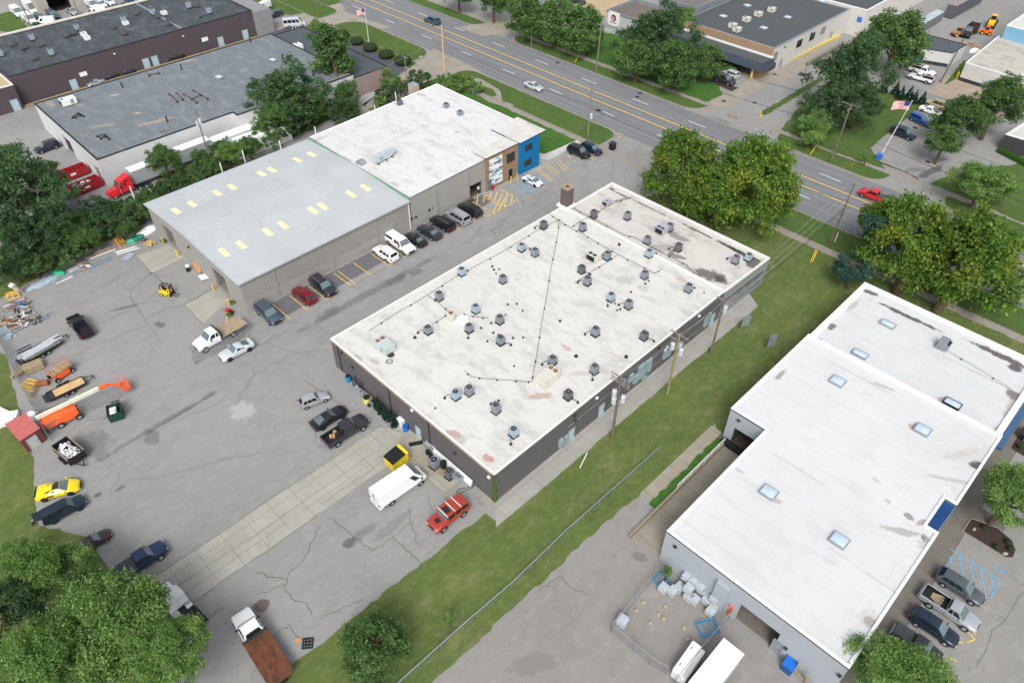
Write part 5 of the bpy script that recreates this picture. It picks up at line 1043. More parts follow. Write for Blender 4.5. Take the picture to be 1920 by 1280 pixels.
# pipe runs on blocks
def piperun(label, pts_px, z, m='wire', r=.03, step=4):
    pts = ats(pts_px, z); o = thing('roof_pipe', label, 'pipe', (pts[0][0], pts[0][1], z), 0, 'pipe runs across the roofs'); b = MB(); b.tube([(p[0], p[1], z+.22) for p in pts], r, 5); b.build('pipe', M[m], o, world=True)
    b = MB()
    for a, c in zip(pts, pts[1:]):
        L = math.dist(a, c); n = max(1, int(L/step))
        for k in range(n):
            t_ = (k+.5)/n; x, y = a[0]+(c[0]-a[0])*t_, a[1]+(c[1]-a[1])*t_; b.box(x-.1, x+.1, y-.1, y+.1, z, z+.18)
    b.build('support_block', M['black'], o, world=True)
for a_ in [('thin pipe run along the alley side of the white roof', [(692, 622), (738, 592), (803, 554), (855, 520), (940, 475), (1008, 433), (1045, 415), (1050, 412)]),
           ('long pipe run up the middle of the white roof to the beige unit', [(1048, 415), (1046, 440), (1040, 470), (1033, 505), (1026, 550), (1015, 610), (1008, 658), (1000, 700), (997, 717)]),
           ('bent pipe run to the left of the beige unit', [(997, 717), (985, 717), (950, 714), (914, 712), (884, 708), (871, 697)]),
           ('straight pipe run beside the packaged unit', [(1026, 400), (1048, 415), (1070, 429), (1092, 440), (1112, 452), (1130, 462), (1165, 482), (1188, 494), (1228, 514), (1240, 506)]),
           ('short pipe run below the packaged unit', [(1160, 478), (1134, 496), (1113, 508), (1095, 521), (1077, 532)]), ('pipe run from the packaged unit to the annex step', [(1070, 429), (1082, 420), (1092, 414), (1110, 407)]),
           ('pipe lead between the cream box unit and its neighbour', [(803, 556), (828, 574), (843, 586), (828, 599), (810, 610)]), ('thin rusty pipe right of the white vent box', [(880, 593), (895, 596), (916, 598)]), ]:
    piperun(a_[0], a_[1], z)
piperun('pipe across the annex roof', [(1110, 407), (1135, 390), (1150, 382), (1180, 374)], za)
piperun('black pipe line along the foot of the annex step', [(1072, 390), (1105, 408), (1170, 442), (1190, 447), (1240, 475), (1270, 490), (1290, 500)], za, 'wire', .04, 5)
piperun('bent grey pipe on the shop roof', [(780, 216), (798, 208), (819, 203), (839, 213), (855, 221)], zW, 'galv', .05)
piperun('thin grey pipe on the annex by the street', [(1775, 658), (1830, 690), (1895, 730)], RZ2, 'wirelight', .04)
# small round vents and boots
vl = [(778, 633), (914, 640), (921, 606), (925, 624), (935, 628), (952, 571), (926, 506), (936, 505), (930, 513), (923, 500), (870, 590), (1216, 527), (1210, 532), (1302, 540), (1320, 549), (1153, 569), (1157, 582), (1163, 580), (1161, 459), (948, 590), (902, 615), (964, 686), (1080, 668), (1174, 669), (816, 765), (928, 753), (921, 757), (935, 751), (969, 570), (1183, 548), (1088, 420), (980, 583), (962, 634), (981, 633), (1050, 602)]
vp = None
for i, (px, py) in enumerate(vl):
    x, y = at(px, py, z); big = px in (1174, 1080, 1161)
    if vp is None:
        vp = thing('roof_vent', 'x', 'roof vent', (x, y, z), 0, 'small round vents on the stained white roof'); b = MB(); b.cyl((0, 0, 0), (0, 0, .05), .3, .26, 10); b.build('boot', M['steel'], vp); b = MB(); b.cyl((0, 0, .05), (0, 0, .35), .11, n=8); b.build('pipe', M['black'], vp); o = vp
    else: o = dup(vp, (x, y, z), random.uniform(0, 3), scale=1.1 if big else random.uniform(.55, .85))
    o['label'] = 'small dark round vent boot on the stained white roof'
for (px, py, lb) in [(230, 165, 'leftmost black vent pipe on the grey felt roof'), (341, 131, 'upright black vent pipe on the far side of the grey felt roof'), (314, 229, 'black vent pipe near the stained edge of the grey felt roof'), (531, 112, 'black vent pipe beside the right skylight of the felt roof'), (588, 143, 'black vent pipe among the tree tops on the felt roof'), (470, 80, 'black vent pipe at the back right of the felt roof')]:
    x, y = at(px, py, WZ); o = thing('vent_pipe', lb, 'pipe', (x, y, WZ), 0, 'vent pipes of the felt roof'); b = MB(); b.cyl((0, 0, 0), (0, 0, 1.2), .16, n=8); b.build('pipe', M['black'], o); b = MB(); b.cyl((0, 0, 1.2), (0, 0, 1.35), .26, .1, 8); b.build('cap', M['black'], o)
# dark steel sleepers left on the felt roof
for (pts, lb) in [(((136, 222), (148, 214), (157, 219)), 'black angle sleeper at the left of the felt roof, upper'), (((141, 222), (152, 217)), 'black bar sleeper beside the upper angle at left'), (((183, 257), (197, 254), (205, 262)), 'black angle sleeper near the front edge, outer'), (((189, 261), (199, 258)), 'black bar sleeper near the front edge, inner'), (((280, 143), (298, 139)), 'single black sleeper at the back of the felt roof'),
                  (((318, 178), (333, 192)), 'first dark red sleeper of the roof group'), (((331, 176), (343, 188)), 'second dark red sleeper of the roof group'), (((345, 178), (369, 194)), 'third dark red sleeper of the roof group'), (((360, 188), (378, 180)), 'dark red cross sleeper of the roof group'), (((363, 171), (390, 187)), 'last dark red sleeper of the roof group')]:
    P = ats(pts, WZ); o = thing('roof_sleeper', lb, 'beam', (P[0][0], P[0][1], WZ), 0, 'steel sleepers on the felt roof'); b = MB(); b.tube([(p[0], p[1], WZ+.3) for p in P], .11, 4); b.build('beam', M['black'] if 'black' in lb else plain('oxide_beam', '#4a2e33', .8), o, world=True)
    for p in P: b = MB(); b.box(p[0]-.2, p[0]+.2, p[1]-.2, p[1]+.2, WZ, WZ+.18); b.build('foot', M['black'], o, world=True)
x, y = at(731, 672, z); o = thing('fan_parts', 'pair of discarded metal fan guards lying on the white roof', 'fan part', (x, y, z)); b = MB()
for (dx, dy) in ((-.4, .5), (.5, -.5)): b.tube([(dx+.5*math.cos(t_), dy+.5*math.sin(t_), .1) for t_ in np.linspace(0, 6.28, 13)], .04, 4); b.tube([(dx+.3*math.cos(t_), dy+.3*math.sin(t_), .12) for t_ in np.linspace(0, 6.28, 11)], .03, 4)
b.box(-.9, -.1, .1, 1.0, 0, .06); b.build('guard', M['steel'], o)
# ------------------------------------------------------------------ vehicles
PAINT = {}
def paint(name, hexc, metal=0.2):
    if name not in PAINT: PAINT[name] = plain('car_paint_'+name, hexc, .3, metal, .04, 1, .5, .6)
    return PAINT[name]
CP = dict(black=paint('black', '#1d1f24'), white=paint('white', '#e6e8e8', 0), silver=paint('silver', '#b4b9bd', .45), grey=paint('grey', '#5b6269', .4), darkgrey=paint('darkgrey', '#34383d', .3), navy=paint('navy', '#1c3350', .3), blue=paint('blue', '#1d4fa0', .2), teal=paint('teal', '#3b5d6b', .3), red=paint('red', '#a31f2b', .1),
          darkred=paint('darkred', '#7a1522', .2), maroon=paint('maroon', '#3f2a30', .2), brightred=paint('brightred', '#c8222c', .05), hummer=paint('brick', '#a63c30', .15), yellow=paint('yellow', '#e8cf10', 0), gold=paint('gold', '#b8aa8a', .3), lightsilver=paint('lightsilver', '#cfd5d8', .3), pearl=paint('pearl', '#d9e0ea', .1), blueblack=paint('blueblack', '#1a2a3a', .2), steelblue=paint('steelblue', '#4a5a66', .3))
# outline tables: stations (x, belt height, half width) rear to front as fractions; cabin (xb0, xb1, xt0, xt1, roof height, half width top)
VS = dict(
 sedan=dict(L=4.85, W=1.84, zb=.24, st=[(-1, .72, .72), (-.97, .95, .86), (-.8, 1.0, .97), (-.45, .98, 1), (.1, .96, 1), (.35, .93, 1), (.55, .88, .98), (.85, .78, .93), (.96, .68, .84), (1, .55, .74)], cab=(-.66, .43, -.36, .1, 1.44, .66), wr=.33, wx=(-.6, .62)),
 coupe=dict(L=4.8, W=1.88, zb=.24, st=[(-1, .75, .74), (-.96, .98, .88), (-.75, 1.0, .99), (-.4, .95, 1), (.1, .94, .98), (.35, .94, 1), (.6, .9, .99), (.88, .8, .93), (1, .58, .76)], cab=(-.78, .34, -.3, .04, 1.38, .62), wr=.35, wx=(-.58, .62)),
 suv=dict(L=4.8, W=1.93, zb=.3, st=[(-1, .8, .84), (-.98, 1.12, .94), (-.8, 1.14, 1), (-.3, 1.1, 1), (.3, 1.08, 1), (.5, 1.05, .99), (.82, .98, .95), (.95, .85, .88), (1, .62, .8)], cab=(-.98, .46, -.86, .18, 1.75, .72), wr=.37, wx=(-.58, .62), rails=True),
 bigsuv=dict(L=5.4, W=2.03, zb=.36, st=[(-1, .85, .9), (-.98, 1.2, .96), (-.6, 1.22, 1), (.3, 1.2, 1), (.5, 1.2, .99), (.88, 1.12, .96), (.97, .95, .92), (1, .6, .88)], cab=(-.98, .5, -.92, .26, 1.93, .78), wr=.4, wx=(-.56, .62), rails=True),
 wagon=dict(L=4.75, W=1.83, zb=.26, st=[(-1, .75, .8), (-.98, 1.0, .92), (-.7, 1.03, 1), (-.1, 1.0, 1), (.35, .97, 1), (.55, .93, .98), (.85, .85, .92), (.96, .74, .84), (1, .58, .76)], cab=(-.97, .47, -.76, .12, 1.55, .68), wr=.34, wx=(-.58, .62)),
 minivan=dict(L=5.1, W=1.98, zb=.26, st=[(-1, .8, .84), (-.98, 1.08, .95), (-.6, 1.1, 1), (.2, 1.08, 1), (.6, 1.03, .98), (.85, .9, .93), (1, .6, .78)], cab=(-.97, .66, -.88, .3, 1.75, .74), wr=.35, wx=(-.58, .64), rails=True),
 retro=dict(L=4.3, W=1.7, zb=.28, st=[(-1, .7, .82), (-.97, .98, .92), (-.6, 1.02, 1), (.1, 1.0, .98), (.4, 1.0, .9), (.75, .95, .72), (.95, .85, .52), (1, .6, .42)], cab=(-.96, .32, -.74, .08, 1.58, .66), wr=.34, wx=(-.62, .64), fenders=True),
 boxy=dict(L=4.75, W=2.05, zb=.48, st=[(-1, .9, .94), (-.99, 1.2, .98), (-.3, 1.2, 1), (.3, 1.2, 1), (.4, 1.2, .99), (.9, 1.15, .97), (.98, 1.05, .95), (1, .7, .94)], cab=(-.98, .36, -.93, .24, 1.88, .8), wr=.44, wx=(-.58, .6), hood=True),
 super=dict(L=4.6, W=2.0, zb=.16, st=[(-1, .72, .72), (-.97, .86, .88), (-.85, .92, .97), (-.65, .94, 1), (-.45, .88, .99), (-.2, .78, .92), (.1, .76, .9), (.35, .8, .95), (.55, .82, 1), (.75, .68, .96), (.9, .5, .82), (.97, .4, .6), (1, .34, .4)], cab=(-.5, .5, -.16, .12, 1.17, .56), wr=.34, wx=(-.58, .58), spoiler=True),
 pickup=dict(L=5.8, W=2.02, zb=.42, st=[(-.2, 1.18, 1), (.1, 1.2, 1), (.45, 1.2, 1), (.6, 1.18, .98), (.88, 1.1, .95), (.97, .98, .9), (1, .62, .86)], cab=(-.2, .5, -.16, .28, 1.88, .74), wr=.4, wx=(-.6, .64), bed=(-1, -.205)),
 extcab=dict(L=5.6, W=1.95, zb=.42, st=[(-.08, 1.14, 1), (.2, 1.16, 1), (.5, 1.16, 1), (.65, 1.12, .98), (.9, 1.02, .94), (.97, .92, .88), (1, .62, .82)], cab=(-.08, .52, -.04, .3, 1.8, .74), wr=.39, wx=(-.58, .66), bed=(-1, -.085)),
 truckcab=dict(L=6.6, W=2.05, zb=.5, st=[(.02, 1.4, 1), (.3, 1.42, 1), (.5, 1.42, 1), (.62, 1.38, .98), (.88, 1.25, .94), (.97, 1.1, .88), (1, .7, .82)], cab=(.02, .55, .05, .36, 2.15, .76), wr=.45, wx=(-.5, .74), flat=(-1.0, .0)),
 van=dict(L=6.4, W=2.05, zb=.3, fb=.975, st=[(-1, .9, .94), (-.99, 1.3, .99), (-.3, 1.3, 1), (.45, 1.3, 1), (.78, 1.3, .97), (.9, 1.14, .92), (.97, .95, .84), (1, .6, .76)], cab=(-.99, .84, -.975, .5, 2.6, .84), wr=.37, wx=(-.52, .68), cargo=True),
 cargovan=dict(L=5.6, W=2.0, zb=.32, fb=.965, st=[(-1, .9, .94), (-.99, 1.2, .97), (-.3, 1.2, 1), (.45, 1.2, 1), (.6, 1.18, .98), (.9, 1.02, .93), (.98, .85, .88), (1, .6, .82)], cab=(-.99, .6, -.97, .36, 2.1, .8), wr=.37, wx=(-.52, .66), cargo=True),
 minibus=dict(L=5.9, W=2.0, zb=.3, fb=.965, st=[(-1, .9, .94), (-.99, 1.25, .97), (-.3, 1.25, 1), (.45, 1.25, 1), (.7, 1.22, .98), (.88, 1.05, .93), (1, .6, .8)], cab=(-.99, .74, -.97, .44, 2.3, .8), wr=.36, wx=(-.52, .68)))
def lerp(a, b, t_): return tuple(a[i]+(b[i]-a[i])*t_ for i in range(3))
def facequad(mb, c, u0, u1, v0, v1, off=0.018):
    """patch on the face c=[bl,br,tr,tl]"""
    def P(u, v): return lerp(lerp(c[0], c[1], u), lerp(c[3], c[2], u), v)
    n = (Vector(c[1])-Vector(c[0])).cross(Vector(c[3])-Vector(c[0])).normalized()*off
    q = [Vector(P(u0, v0))+n, Vector(P(u1, v0))+n, Vector(P(u1, v1))+n, Vector(P(u0, v1))+n]
    mb.add([tuple(x) for x in q], [(0, 1, 2, 3)])
VPROTO = {}
def make_vehicle(kind, pm, extra, root):
    v = VS[kind]; h = v['L']/2; w = v['W']/2; zb = v['zb']
    rings = []
    for (fx, zt, fw_) in v['st']:
        x = fx*h; q = w*fw_; zz = zb if abs(fx) < .9 or kind in ('boxy',) else zb+.06
        half = [(q*.88, zz), (q*.985, zz+.12), (q, zz+(zt-zz)*.45), (q*.985, zz+(zt-zz)*.75), (q*.93, zt-.05), (q*.8, zt)]
        if v.get('fenders') and fx > .3: half[1] = (w*.94, zz+.1); half[2] = (w*.95, zz+.3); half[3] = (w*.86, zz+.42)
        rings.append([(x, y, z_) for (y, z_) in half]+[(x, -y, z_) for (y, z_) in reversed(half)])
    b = MB(); b.loft(rings)
    xb0, xb1, xt0, xt1, zr, ft = v['cab']; xb0, xb1, xt0, xt1 = xb0*h, xb1*h, xt0*h, xt1*h
    def belt(x):
        st = v['st']
        for a, c in zip(st, st[1:]):
            if a[0]*h <= x <= c[0]*h: t_ = (x/h-a[0])/(c[0]-a[0]); return a[1]+(c[1]-a[1])*t_
        return st[0][1] if x < 0 else st[-1][1]
    zb0, zb1 = belt(xb0)-.03, belt(xb1)-.03; wb = w*v.get('fb', .92); wt = w*ft
    zr0 = zr-(.1 if kind in ('coupe', 'sedan', 'super') else .05)
    B = [(xb0, -wb, zb0), (xb1, -wb*.96, zb1), (xb1, wb*.96, zb1), (xb0, wb, zb0)]; T = [(xt0, -wt, zr0), (xt1, -wt, zr-.03), (xt1, wt, zr-.03), (xt0, wt, zr0)]
    xm = (xt0+xt1)/2
    cabm = MB(); V = B+T+[(xm, -wt*.98, zr-.0), (xm, wt*.98, zr-.0), (xt0, 0, zr0+.01), (xt1, 0, zr-.025), (xm, 0, zr+.05)]
    cabm.add(V, [(0, 1, 5, 8, 4), (1, 2, 6, 11, 5), (2, 3, 7, 9, 6), (3, 0, 4, 10, 7), (4, 8, 12, 10), (8, 5, 11, 12), (12, 11, 6, 9), (10, 12, 9, 7)])
    b.v += []; n0 = len(b.v); b.v += cabm.v; b.f += [tuple(i+n0 for i in f) for f in cabm.f]; b.m += [0]*len(cabm.f)
    if v.get('hood'): b.box(h*.42, h*.86, -w*.55, w*.55, 1.14, 1.2)
    body = b.build('body', pm, root, smooth=True, fix=True, bevel=.1 if v.get('cargo') else .045)
    dark = extra.get('glassroof')
    g_ = MB(); facequad(g_, [B[1], B[2], T[2], T[1]], .04, .96, .05, .95, .03); g_.build('windscreen', M['screen'], root)
    if not (v.get('cargo')): g_ = MB(); facequad(g_, [B[3], B[0], T[0], T[3]], .1, .9, .22 if kind in ('suv', 'bigsuv', 'minivan', 'wagon', 'minibus') else .1, .92); g_.build('rear_window', M['screen'] if kind in ('sedan', 'coupe') else M['carglass'], root)
    if dark: g_ = MB(); g_.add([(xt0, -wt*.93, zr0+.03), (xt1, -wt*.93, zr+.0), (xt1, 0, zr+.05), (xt1, wt*.93, zr+.0), (xt0, wt*.93, zr0+.03), (xt0, 0, zr0+.1), (xm, -wt*.95, zr+.03), (xm, 0, zr+.09), (xm, wt*.95, zr+.03)], [(0, 6, 7, 5), (6, 1, 2, 7), (7, 2, 3, 8), (5, 7, 8, 4)]); g_.build('glass_roof', M['carglass'], root)
    nwin = dict(sedan=[(.2, .52), (.545, .84)], coupe=[(.3, .52), (.54, .84)], super=[(.08, .94)], suv=[(.1, .3), (.33, .58), (.61, .86)], wagon=[(.12, .3), (.33, .57), (.6, .84)], retro=[(.1, .32), (.36, .6), (.63, .9)], bigsuv=[(.05, .3), (.34, .6), (.63, .9)], minivan=[(.06, .3), (.33, .55), (.58, .84)], boxy=[(.05, .33), (.37, .63), (.67, .94)], pickup=[(.1, .48), (.52, .88)], extcab=[(.1, .36), (.42, .86)], truckcab=[(.08, .3), (.38, .86)], van=[(.82, .93)], cargovan=[(.72, .88)], minibus=[(.04, .25), (.28, .48), (.51, .7), (.74, .88)])[kind]
    for s_ in (-1, 1):
        fc = [B[0], B[1], T[1], T[0]] if s_ < 0 else [B[2], B[3], T[3], T[2]]
        g_ = MB()
        for (u0, u1) in nwin:
            if s_ < 0: facequad(g_, fc, u0, u1, .14, .86)
            else: facequad(g_, fc, 1-u1, 1-u0, .14, .86)
        g_.build('side_window', M['carglass'], root)
    wr = v['wr']
    rimm = M['darkrim'] if extra.get('darkrim') else M['rim']
    wheels = [(v['wx'][0]*h, s_) for s_ in (-1, 1)]+[(v['wx'][1]*h, s_) for s_ in (-1, 1)]
    for (x, s_) in wheels:
        a = MB(); y0 = s_*(w-.24); y1 = s_*(w+.012); a.cyl((x, y0, wr), (x, y1, wr), wr, n=16); wh = a.build('wheel', M['tyre'], root, smooth=True)
        a = MB(); a.cyl((x, y1-s_*.02, wr), (x, y1+s_*.012, wr), wr*.62, wr*.55, 12); a.build('rim', rimm, wh)
    arch = MB()
    for (x, s_) in wheels:
        P_ = [(x+(wr+.07)*math.cos(t_), s_*(w+.004), max(zb+.0, wr+(wr+.07)*math.sin(t_))) for t_ in np.linspace(0, math.pi, 10)]
        arch.add(P_, [tuple(range(10))])
    arch.build('wheel_arches', M['black'], root)
    xf = v['st'][-1]; zf = v['st'][-3][1]
    xfr = v['st'][-2][0]*h
    for s_ in (-1, 1):
        a = MB(); a.obox((xfr-.0, s_*w*v['st'][-2][2]*.68, v['st'][-2][1]-.14), (.16, .34, .12), s_*-.3); a.build('headlight', M['lamp'], root)
        xr_ = (v['bed'][0]*h+.02) if 'bed' in v else -h+.04
        if 'flat' not in v: a = MB(); a.obox((xr_, s_*w*.86, .98 if 'bed' in v else v['st'][1][1]-.16), (.1, .22, .3 if kind not in ('sedan', 'coupe', 'super') else .16)); a.build('taillight', M['tail'], root)
        a = MB(); a.obox((xb1-.28*h*.5+.05, s_*(wb+.12), belt(xb1)+.08), (.12, .24, .16)); a.build('mirror', M['black'] if kind in ('pickup', 'van', 'truckcab', 'cargovan') else pm, root)
    a = MB(); a.obox((h*.995, 0, zb+.28), (.05, w*1.0, .24)); a.build('grille', M['grille'], root)
    if v.get('rails') and not extra.get('norails'):
        a = MB()
        for s_ in (-1, 1): a.tube([(xt0+.15, s_*wt*.86, zr+.02), (xt0+.3, s_*wt*.86, zr+.09), (xt1-.3, s_*wt*.86, zr+.09), (xt1-.1, s_*wt*.86, zr+.02)], .025, 4)
        a.build('roof_rails', M['chrome'] if extra.get('chromerails') else M['black'], root)
    if v.get('spoiler'):
        a = MB(); a.add([(-.62*h, -.5, .93), (-.2*h, -.4, 1.07), (-.2*h, .4, 1.07), (-.62*h, .5, .93)], [(0, 1, 2, 3)]); a.build('engine_cover', pm, root)
        a = MB(); a.box(-h+.05, -h+.4, -w*.8, w*.8, .86, .9); a.build('spoiler', M['black'], root)
        for s_ in (-1, 1): a = MB(); a.obox((-.3*h, s_*(w*.97), .62), (.6, .08, .16)); a.build('side_intake', M['black'], root)
    if 'bed' in v:
        x0, x1 = v['bed'][0]*h, v['bed'][1]*h; zt = v['st'][0][1]
        a = MB(); a.frame([(x0, -w*.98), (x1, -w*.98), (x1, w*.98), (x0, w*.98)], [(x0+.09, -w*.82), (x1-.05, -w*.82), (x1-.05, w*.82), (x0+.09, w*.82)], zb+.12, zt+.02); bd = a.build('cargo_bed', pm, root, fix=True, bevel=.03)
        a = MB(); a.box(x0+.09, x1-.05, -w*.82, w*.82, .62, .7); a.frame([(x0+.1, -w*.815), (x1-.06, -w*.815), (x1-.06, w*.815), (x0+.1, w*.815)], [(x0+.12, -w*.8), (x1-.08, -w*.8), (x1-.08, w*.8), (x0+.12, w*.8)], .7, zt); a.build('bed_liner', M['black'], bd)
        a = MB(); a.box(x0-.14, x0, -w*.9, w*.9, .5, .7); a.build('bumper', M['chrome'] if not extra.get('blackbumper') else M['black'], root)
        if extra.get('tonneau'): a = MB(); a.box(x0+.05, x1-.02, -w*.86, w*.86, zt+.022, zt+.07); a.build('tonneau_cover', plain('tonneau', '#3d4347', .6), root)
        if extra.get('cap'):
            c_ = MB(); c_.add([(x0+.03, -w*.9, zt), (x1+.0, -w*.9, zt), (x1, w*.9, zt), (x0+.03, w*.9, zt), (x0+.15, -w*.72, 1.82), (x1, -w*.72, 1.86), (x1, w*.72, 1.86), (x0+.15, w*.72, 1.82)], [(0, 1, 5, 4), (2, 3, 7, 6), (3, 0, 4, 7), (4, 5, 6, 7), (1, 2, 6, 5)]); cc = c_.build('bed_cap', pm, root, bevel=.05, fix=True)
            for q in ([(x0+.03, -w*.9, zt), (x1, -w*.9, zt), (x1, -w*.72, 1.86), (x0+.15, -w*.72, 1.82)], [(x1, w*.9, zt), (x0+.03, w*.9, zt), (x0+.15, w*.72, 1.82), (x1, w*.72, 1.86)]): a = MB(); facequad(a, q, .12, .88, .2, .8); a.build('window', M['carglass'], cc)
    if v.get('cargo'):
        for k in range(1): a = MB(); a.box(-h*.99-.02, -h*.99+.02, -.02, .02, .5, zr-.2); a.build('door_seam', M['grille'], root)
        a = MB(); 
        for s_ in (-1, 1): a.box(-h*.85, h*.6, s_*(w+.0)-.015, s_*(w)+.015, .55, .68)
        a.build('side_trim', M['black'], root)
def vehicle(kind, paintname, rear, front, label, cat='car', name=None, group=None, snap=.65, z=.7, **extra):
    a, c = at(*rear, z), at(*front, z); cx_, cy_ = (a[0]+c[0])/2, (a[1]+c[1])/2; dist = math.dist(a, c)
    hd = math.atan2(c[1]-a[1], c[0]-a[0]); q = math.pi/2; sn = round(hd/q)*q
    if abs(hd-sn) < R_(14): hd = hd+(sn-hd)*snap
    s_ = max(.9, min(1.2, dist/VS[kind]['L'])); key = (kind, paintname, tuple(sorted(extra.items())))
    if key in VPROTO: return dup(VPROTO[key], (cx_, cy_, 0.02), hd, label, group, s_)
    names = dict(pickup='pickup_truck', extcab='pickup_truck', truckcab='work_truck', van='cargo_van', cargovan='cargo_van', minibus='minibus', suv='parked_suv', bigsuv='parked_suv', boxy='off_road_vehicle', super='sports_car', minivan='minivan', retro='hatchback', wagon='estate_car', sedan='sedan', coupe='coupe')
    root = thing(name or names[kind], label, cat, (cx_, cy_, 0.02), 0, group); make_vehicle(kind, CP[paintname], extra, root)
    root.rotation_euler.z = hd; root.scale = (s_,)*3; VPROTO[key] = root; return root
GW = 'cars parked along the workshop wall'; GM = 'vehicles parked in the near lot'
V_ = vehicle
V_('suv', 'steelblue', (487, 572), (521, 605), 'dark blue-grey SUV nose out, nearest the workshop corner', 'suv', group=GW, norails=1)
V_('wagon', 'darkred', (587, 567), (553, 540), 'dark red estate car, second along the workshop wall', group=GW)
V_('suv', 'darkgrey', (587, 521), (626, 554), 'dark grey SUV nose out beside the dark red car', 'suv', group=GW, chromerails=1)
V_('suv', 'white', (742, 487), (704, 464), 'white SUV with a black sunroof nose in to the wall', 'suv', group=GW)
V_('pickup', 'white', (727, 441), (775, 476), 'white pickup with a matching bed cap facing out from the workshop wall', 'pickup', group=GW, cap=1)
V_('sedan', 'black', (796, 459), (761, 438), 'black sedan just right of the capped white pickup', group=GW)
V_('sedan', 'darkgrey', (824, 446), (786, 424), 'charcoal sedan between the black sedan and a black SUV', group=GW)
V_('suv', 'black', (849, 431), (810, 408), 'black SUV with pale roof rails left of the silver minivan', 'suv', group=GW, chromerails=1)
V_('minivan', 'silver', (879, 420), (836, 394), 'silver minivan parked by the shop wall', 'minivan', group=GW)
V_('wagon', 'black', (900, 404), (862, 382), 'black estate car last before the yellow hatching', group=GW, darkrim=1)
V_('super', 'pearl', (981, 331), (1017, 345), 'pearl white sports car before the blue shop front', 'sports car', darkrim=1)
V_('suv', 'black', (1067, 278), (1105, 293), 'black SUV at the end of the lot, nearer of two by the lawn', 'suv', darkrim=1)
V_('suv', 'blueblack', (1092, 273), (1127, 287), 'black crossover, farther of two by the lawn', 'suv', norails=1)
V_('sedan', 'lightsilver', (985, 156), (1017, 168), 'silver sedan with a black sunroof driving on the road', snap=1)
V_('suv', 'teal', (822, 44), (798, 35), 'blue-green SUV driving away on the road', 'suv', snap=1, norails=1)
V_('pickup', 'brightred', (1667, 381), (1613, 356), 'bright red pickup towing on the road', 'pickup', snap=1, tonneau=1)
V_('pickup', 'black', (164, 630), (136, 594), 'black pickup alone in the open yard facing away', 'pickup', group=GM, blackbumper=1)
V_('coupe', 'lightsilver', (474, 641), (412, 671), 'silver coupe with black wheels beside the open gate', group=GM, darkrim=1)
V_('retro', 'silver', (561, 759), (616, 738), 'small rounded silver hatchback, left of three in the near lot', group=GM)
V_('coupe', 'black', (584, 799), (648, 766), 'black fastback between the silver hatchback and the loaded pickup', group=GM, darkrim=1)
pk_ = V_('pickup', 'darkgrey', (608, 831), (687, 786), 'dark grey pickup carrying cardboard boxes in its bed', 'pickup', group=GM, boxes=1)
V_('van', 'white', (700, 942), (796, 887), 'long white panel van beside the yellow skip', 'van', group=GM)
V_('boxy', 'hummer', (872, 943), (808, 990), 'brick-red boxy off-roader with roof bars', 'off-roader', group=GM)
V_('super', 'yellow', (66, 926), (150, 906), 'yellow sports car with a dark canopy beside the trash trailer', 'sports car', group=GM, glassroof=1, darkrim=1)
V_('bigsuv', 'blueblack', (78, 972), (160, 938), 'black full-size SUV with its tailgate raised beside the yellow car', 'suv', group=GM, darkrim=1)
V_('sedan', 'maroon', (136, 1032), (207, 997), 'dark maroon sedan half under the big tree', group=GM)
V_('pickup', 'navy', (215, 1082), (311, 1023), 'navy pickup with a flat bed cover by the concrete strip', 'pickup', group=GM, tonneau=1)
GE = 'vehicles in the east car park'
V_('wagon', 'grey', (1757, 1073), (1845, 1127), 'grey estate car beside the blue hatched bay', group=GE)
V_('extcab', 'silver', (1728, 1108), (1834, 1176), 'silver pickup with planks in its open bed', 'pickup', group=GE)
V_('wagon', 'blueblack', (1706, 1146), (1797, 1203), 'black estate car between two pickups in the east car park', group=GE)
V_('pickup', 'darkgrey', (1675, 1178), (1766, 1236), 'dark pickup with a covered bed mostly under the tree', 'pickup', group=GE, tonneau=1)
V_('sedan', 'blueblack', (1914, 806), (1990, 850), 'black car cut by the right edge of the picture', group=GE)
GN = 'vehicles at the flagpole car park'
V_('suv', 'blueblack', (1672, 241), (1715, 261), 'dark navy SUV nearest the tall flagpole', 'suv', group=GN)
V_('suv', 'blue', (1708, 217), (1742, 233), 'blue SUV partly under the leaves', 'suv', group=GN, norails=1)
V_('sedan', 'white', (1726, 200), (1765, 215), 'white sedan in the flagpole car park', group=GN)
V_('bigsuv', 'gold', (1778, 205), (1735, 190), 'gold SUV beyond the white sedan', 'suv', group=GN)
V_('extcab', 'white', (1705, 127), (1754, 142), 'white pickup behind the row of small spruces, farther one', 'pickup', group=GN)
V_('extcab', 'white', (1750, 153), (1703, 141), 'white pickup behind the row of small spruces, nearer one', 'pickup', group=GN, blackbumper=1)
V_('pickup', 'black', (1700, 120), (1730, 128), 'black pickup behind the white ones under the big tree', 'pickup', group=GN)
V_('suv', 'darkgrey', (1341, 143), (1377, 158), 'dark grey SUV on the concrete before the slate canopy', 'suv', group=GN)
V_('suv', 'lightsilver', (1384, 145), (1353, 134), 'silver SUV nose in to the slate canopy', 'suv', group=GN, norails=1)
GL = 'vehicles round the grey-roofed warehouse'
V_('suv', 'blueblack', (110, 268), (66, 284), 'dark SUV by the white warehouse wall', 'suv', group=GL)
V_('pickup', 'brightred', (700, 123), (683, 140), 'bright red pickup on the new asphalt', 'pickup', group=GL)
V_('sedan', 'blue', (717, 134), (698, 150), 'blue sedan beside the bright red pickup', group=GL)
V_('sedan', 'maroon', (600, 66), (578, 76), 'dark red car half hidden behind the slate roof', group=GL)
V_('sedan', 'steelblue', (606, 76), (590, 86), 'blue-grey car peeping over the slate roof', group=GL)
V_('minibus', 'lightsilver', (531, 48), (573, 44), 'silver minibus at the top beside the small bush', 'minibus', group=GL)
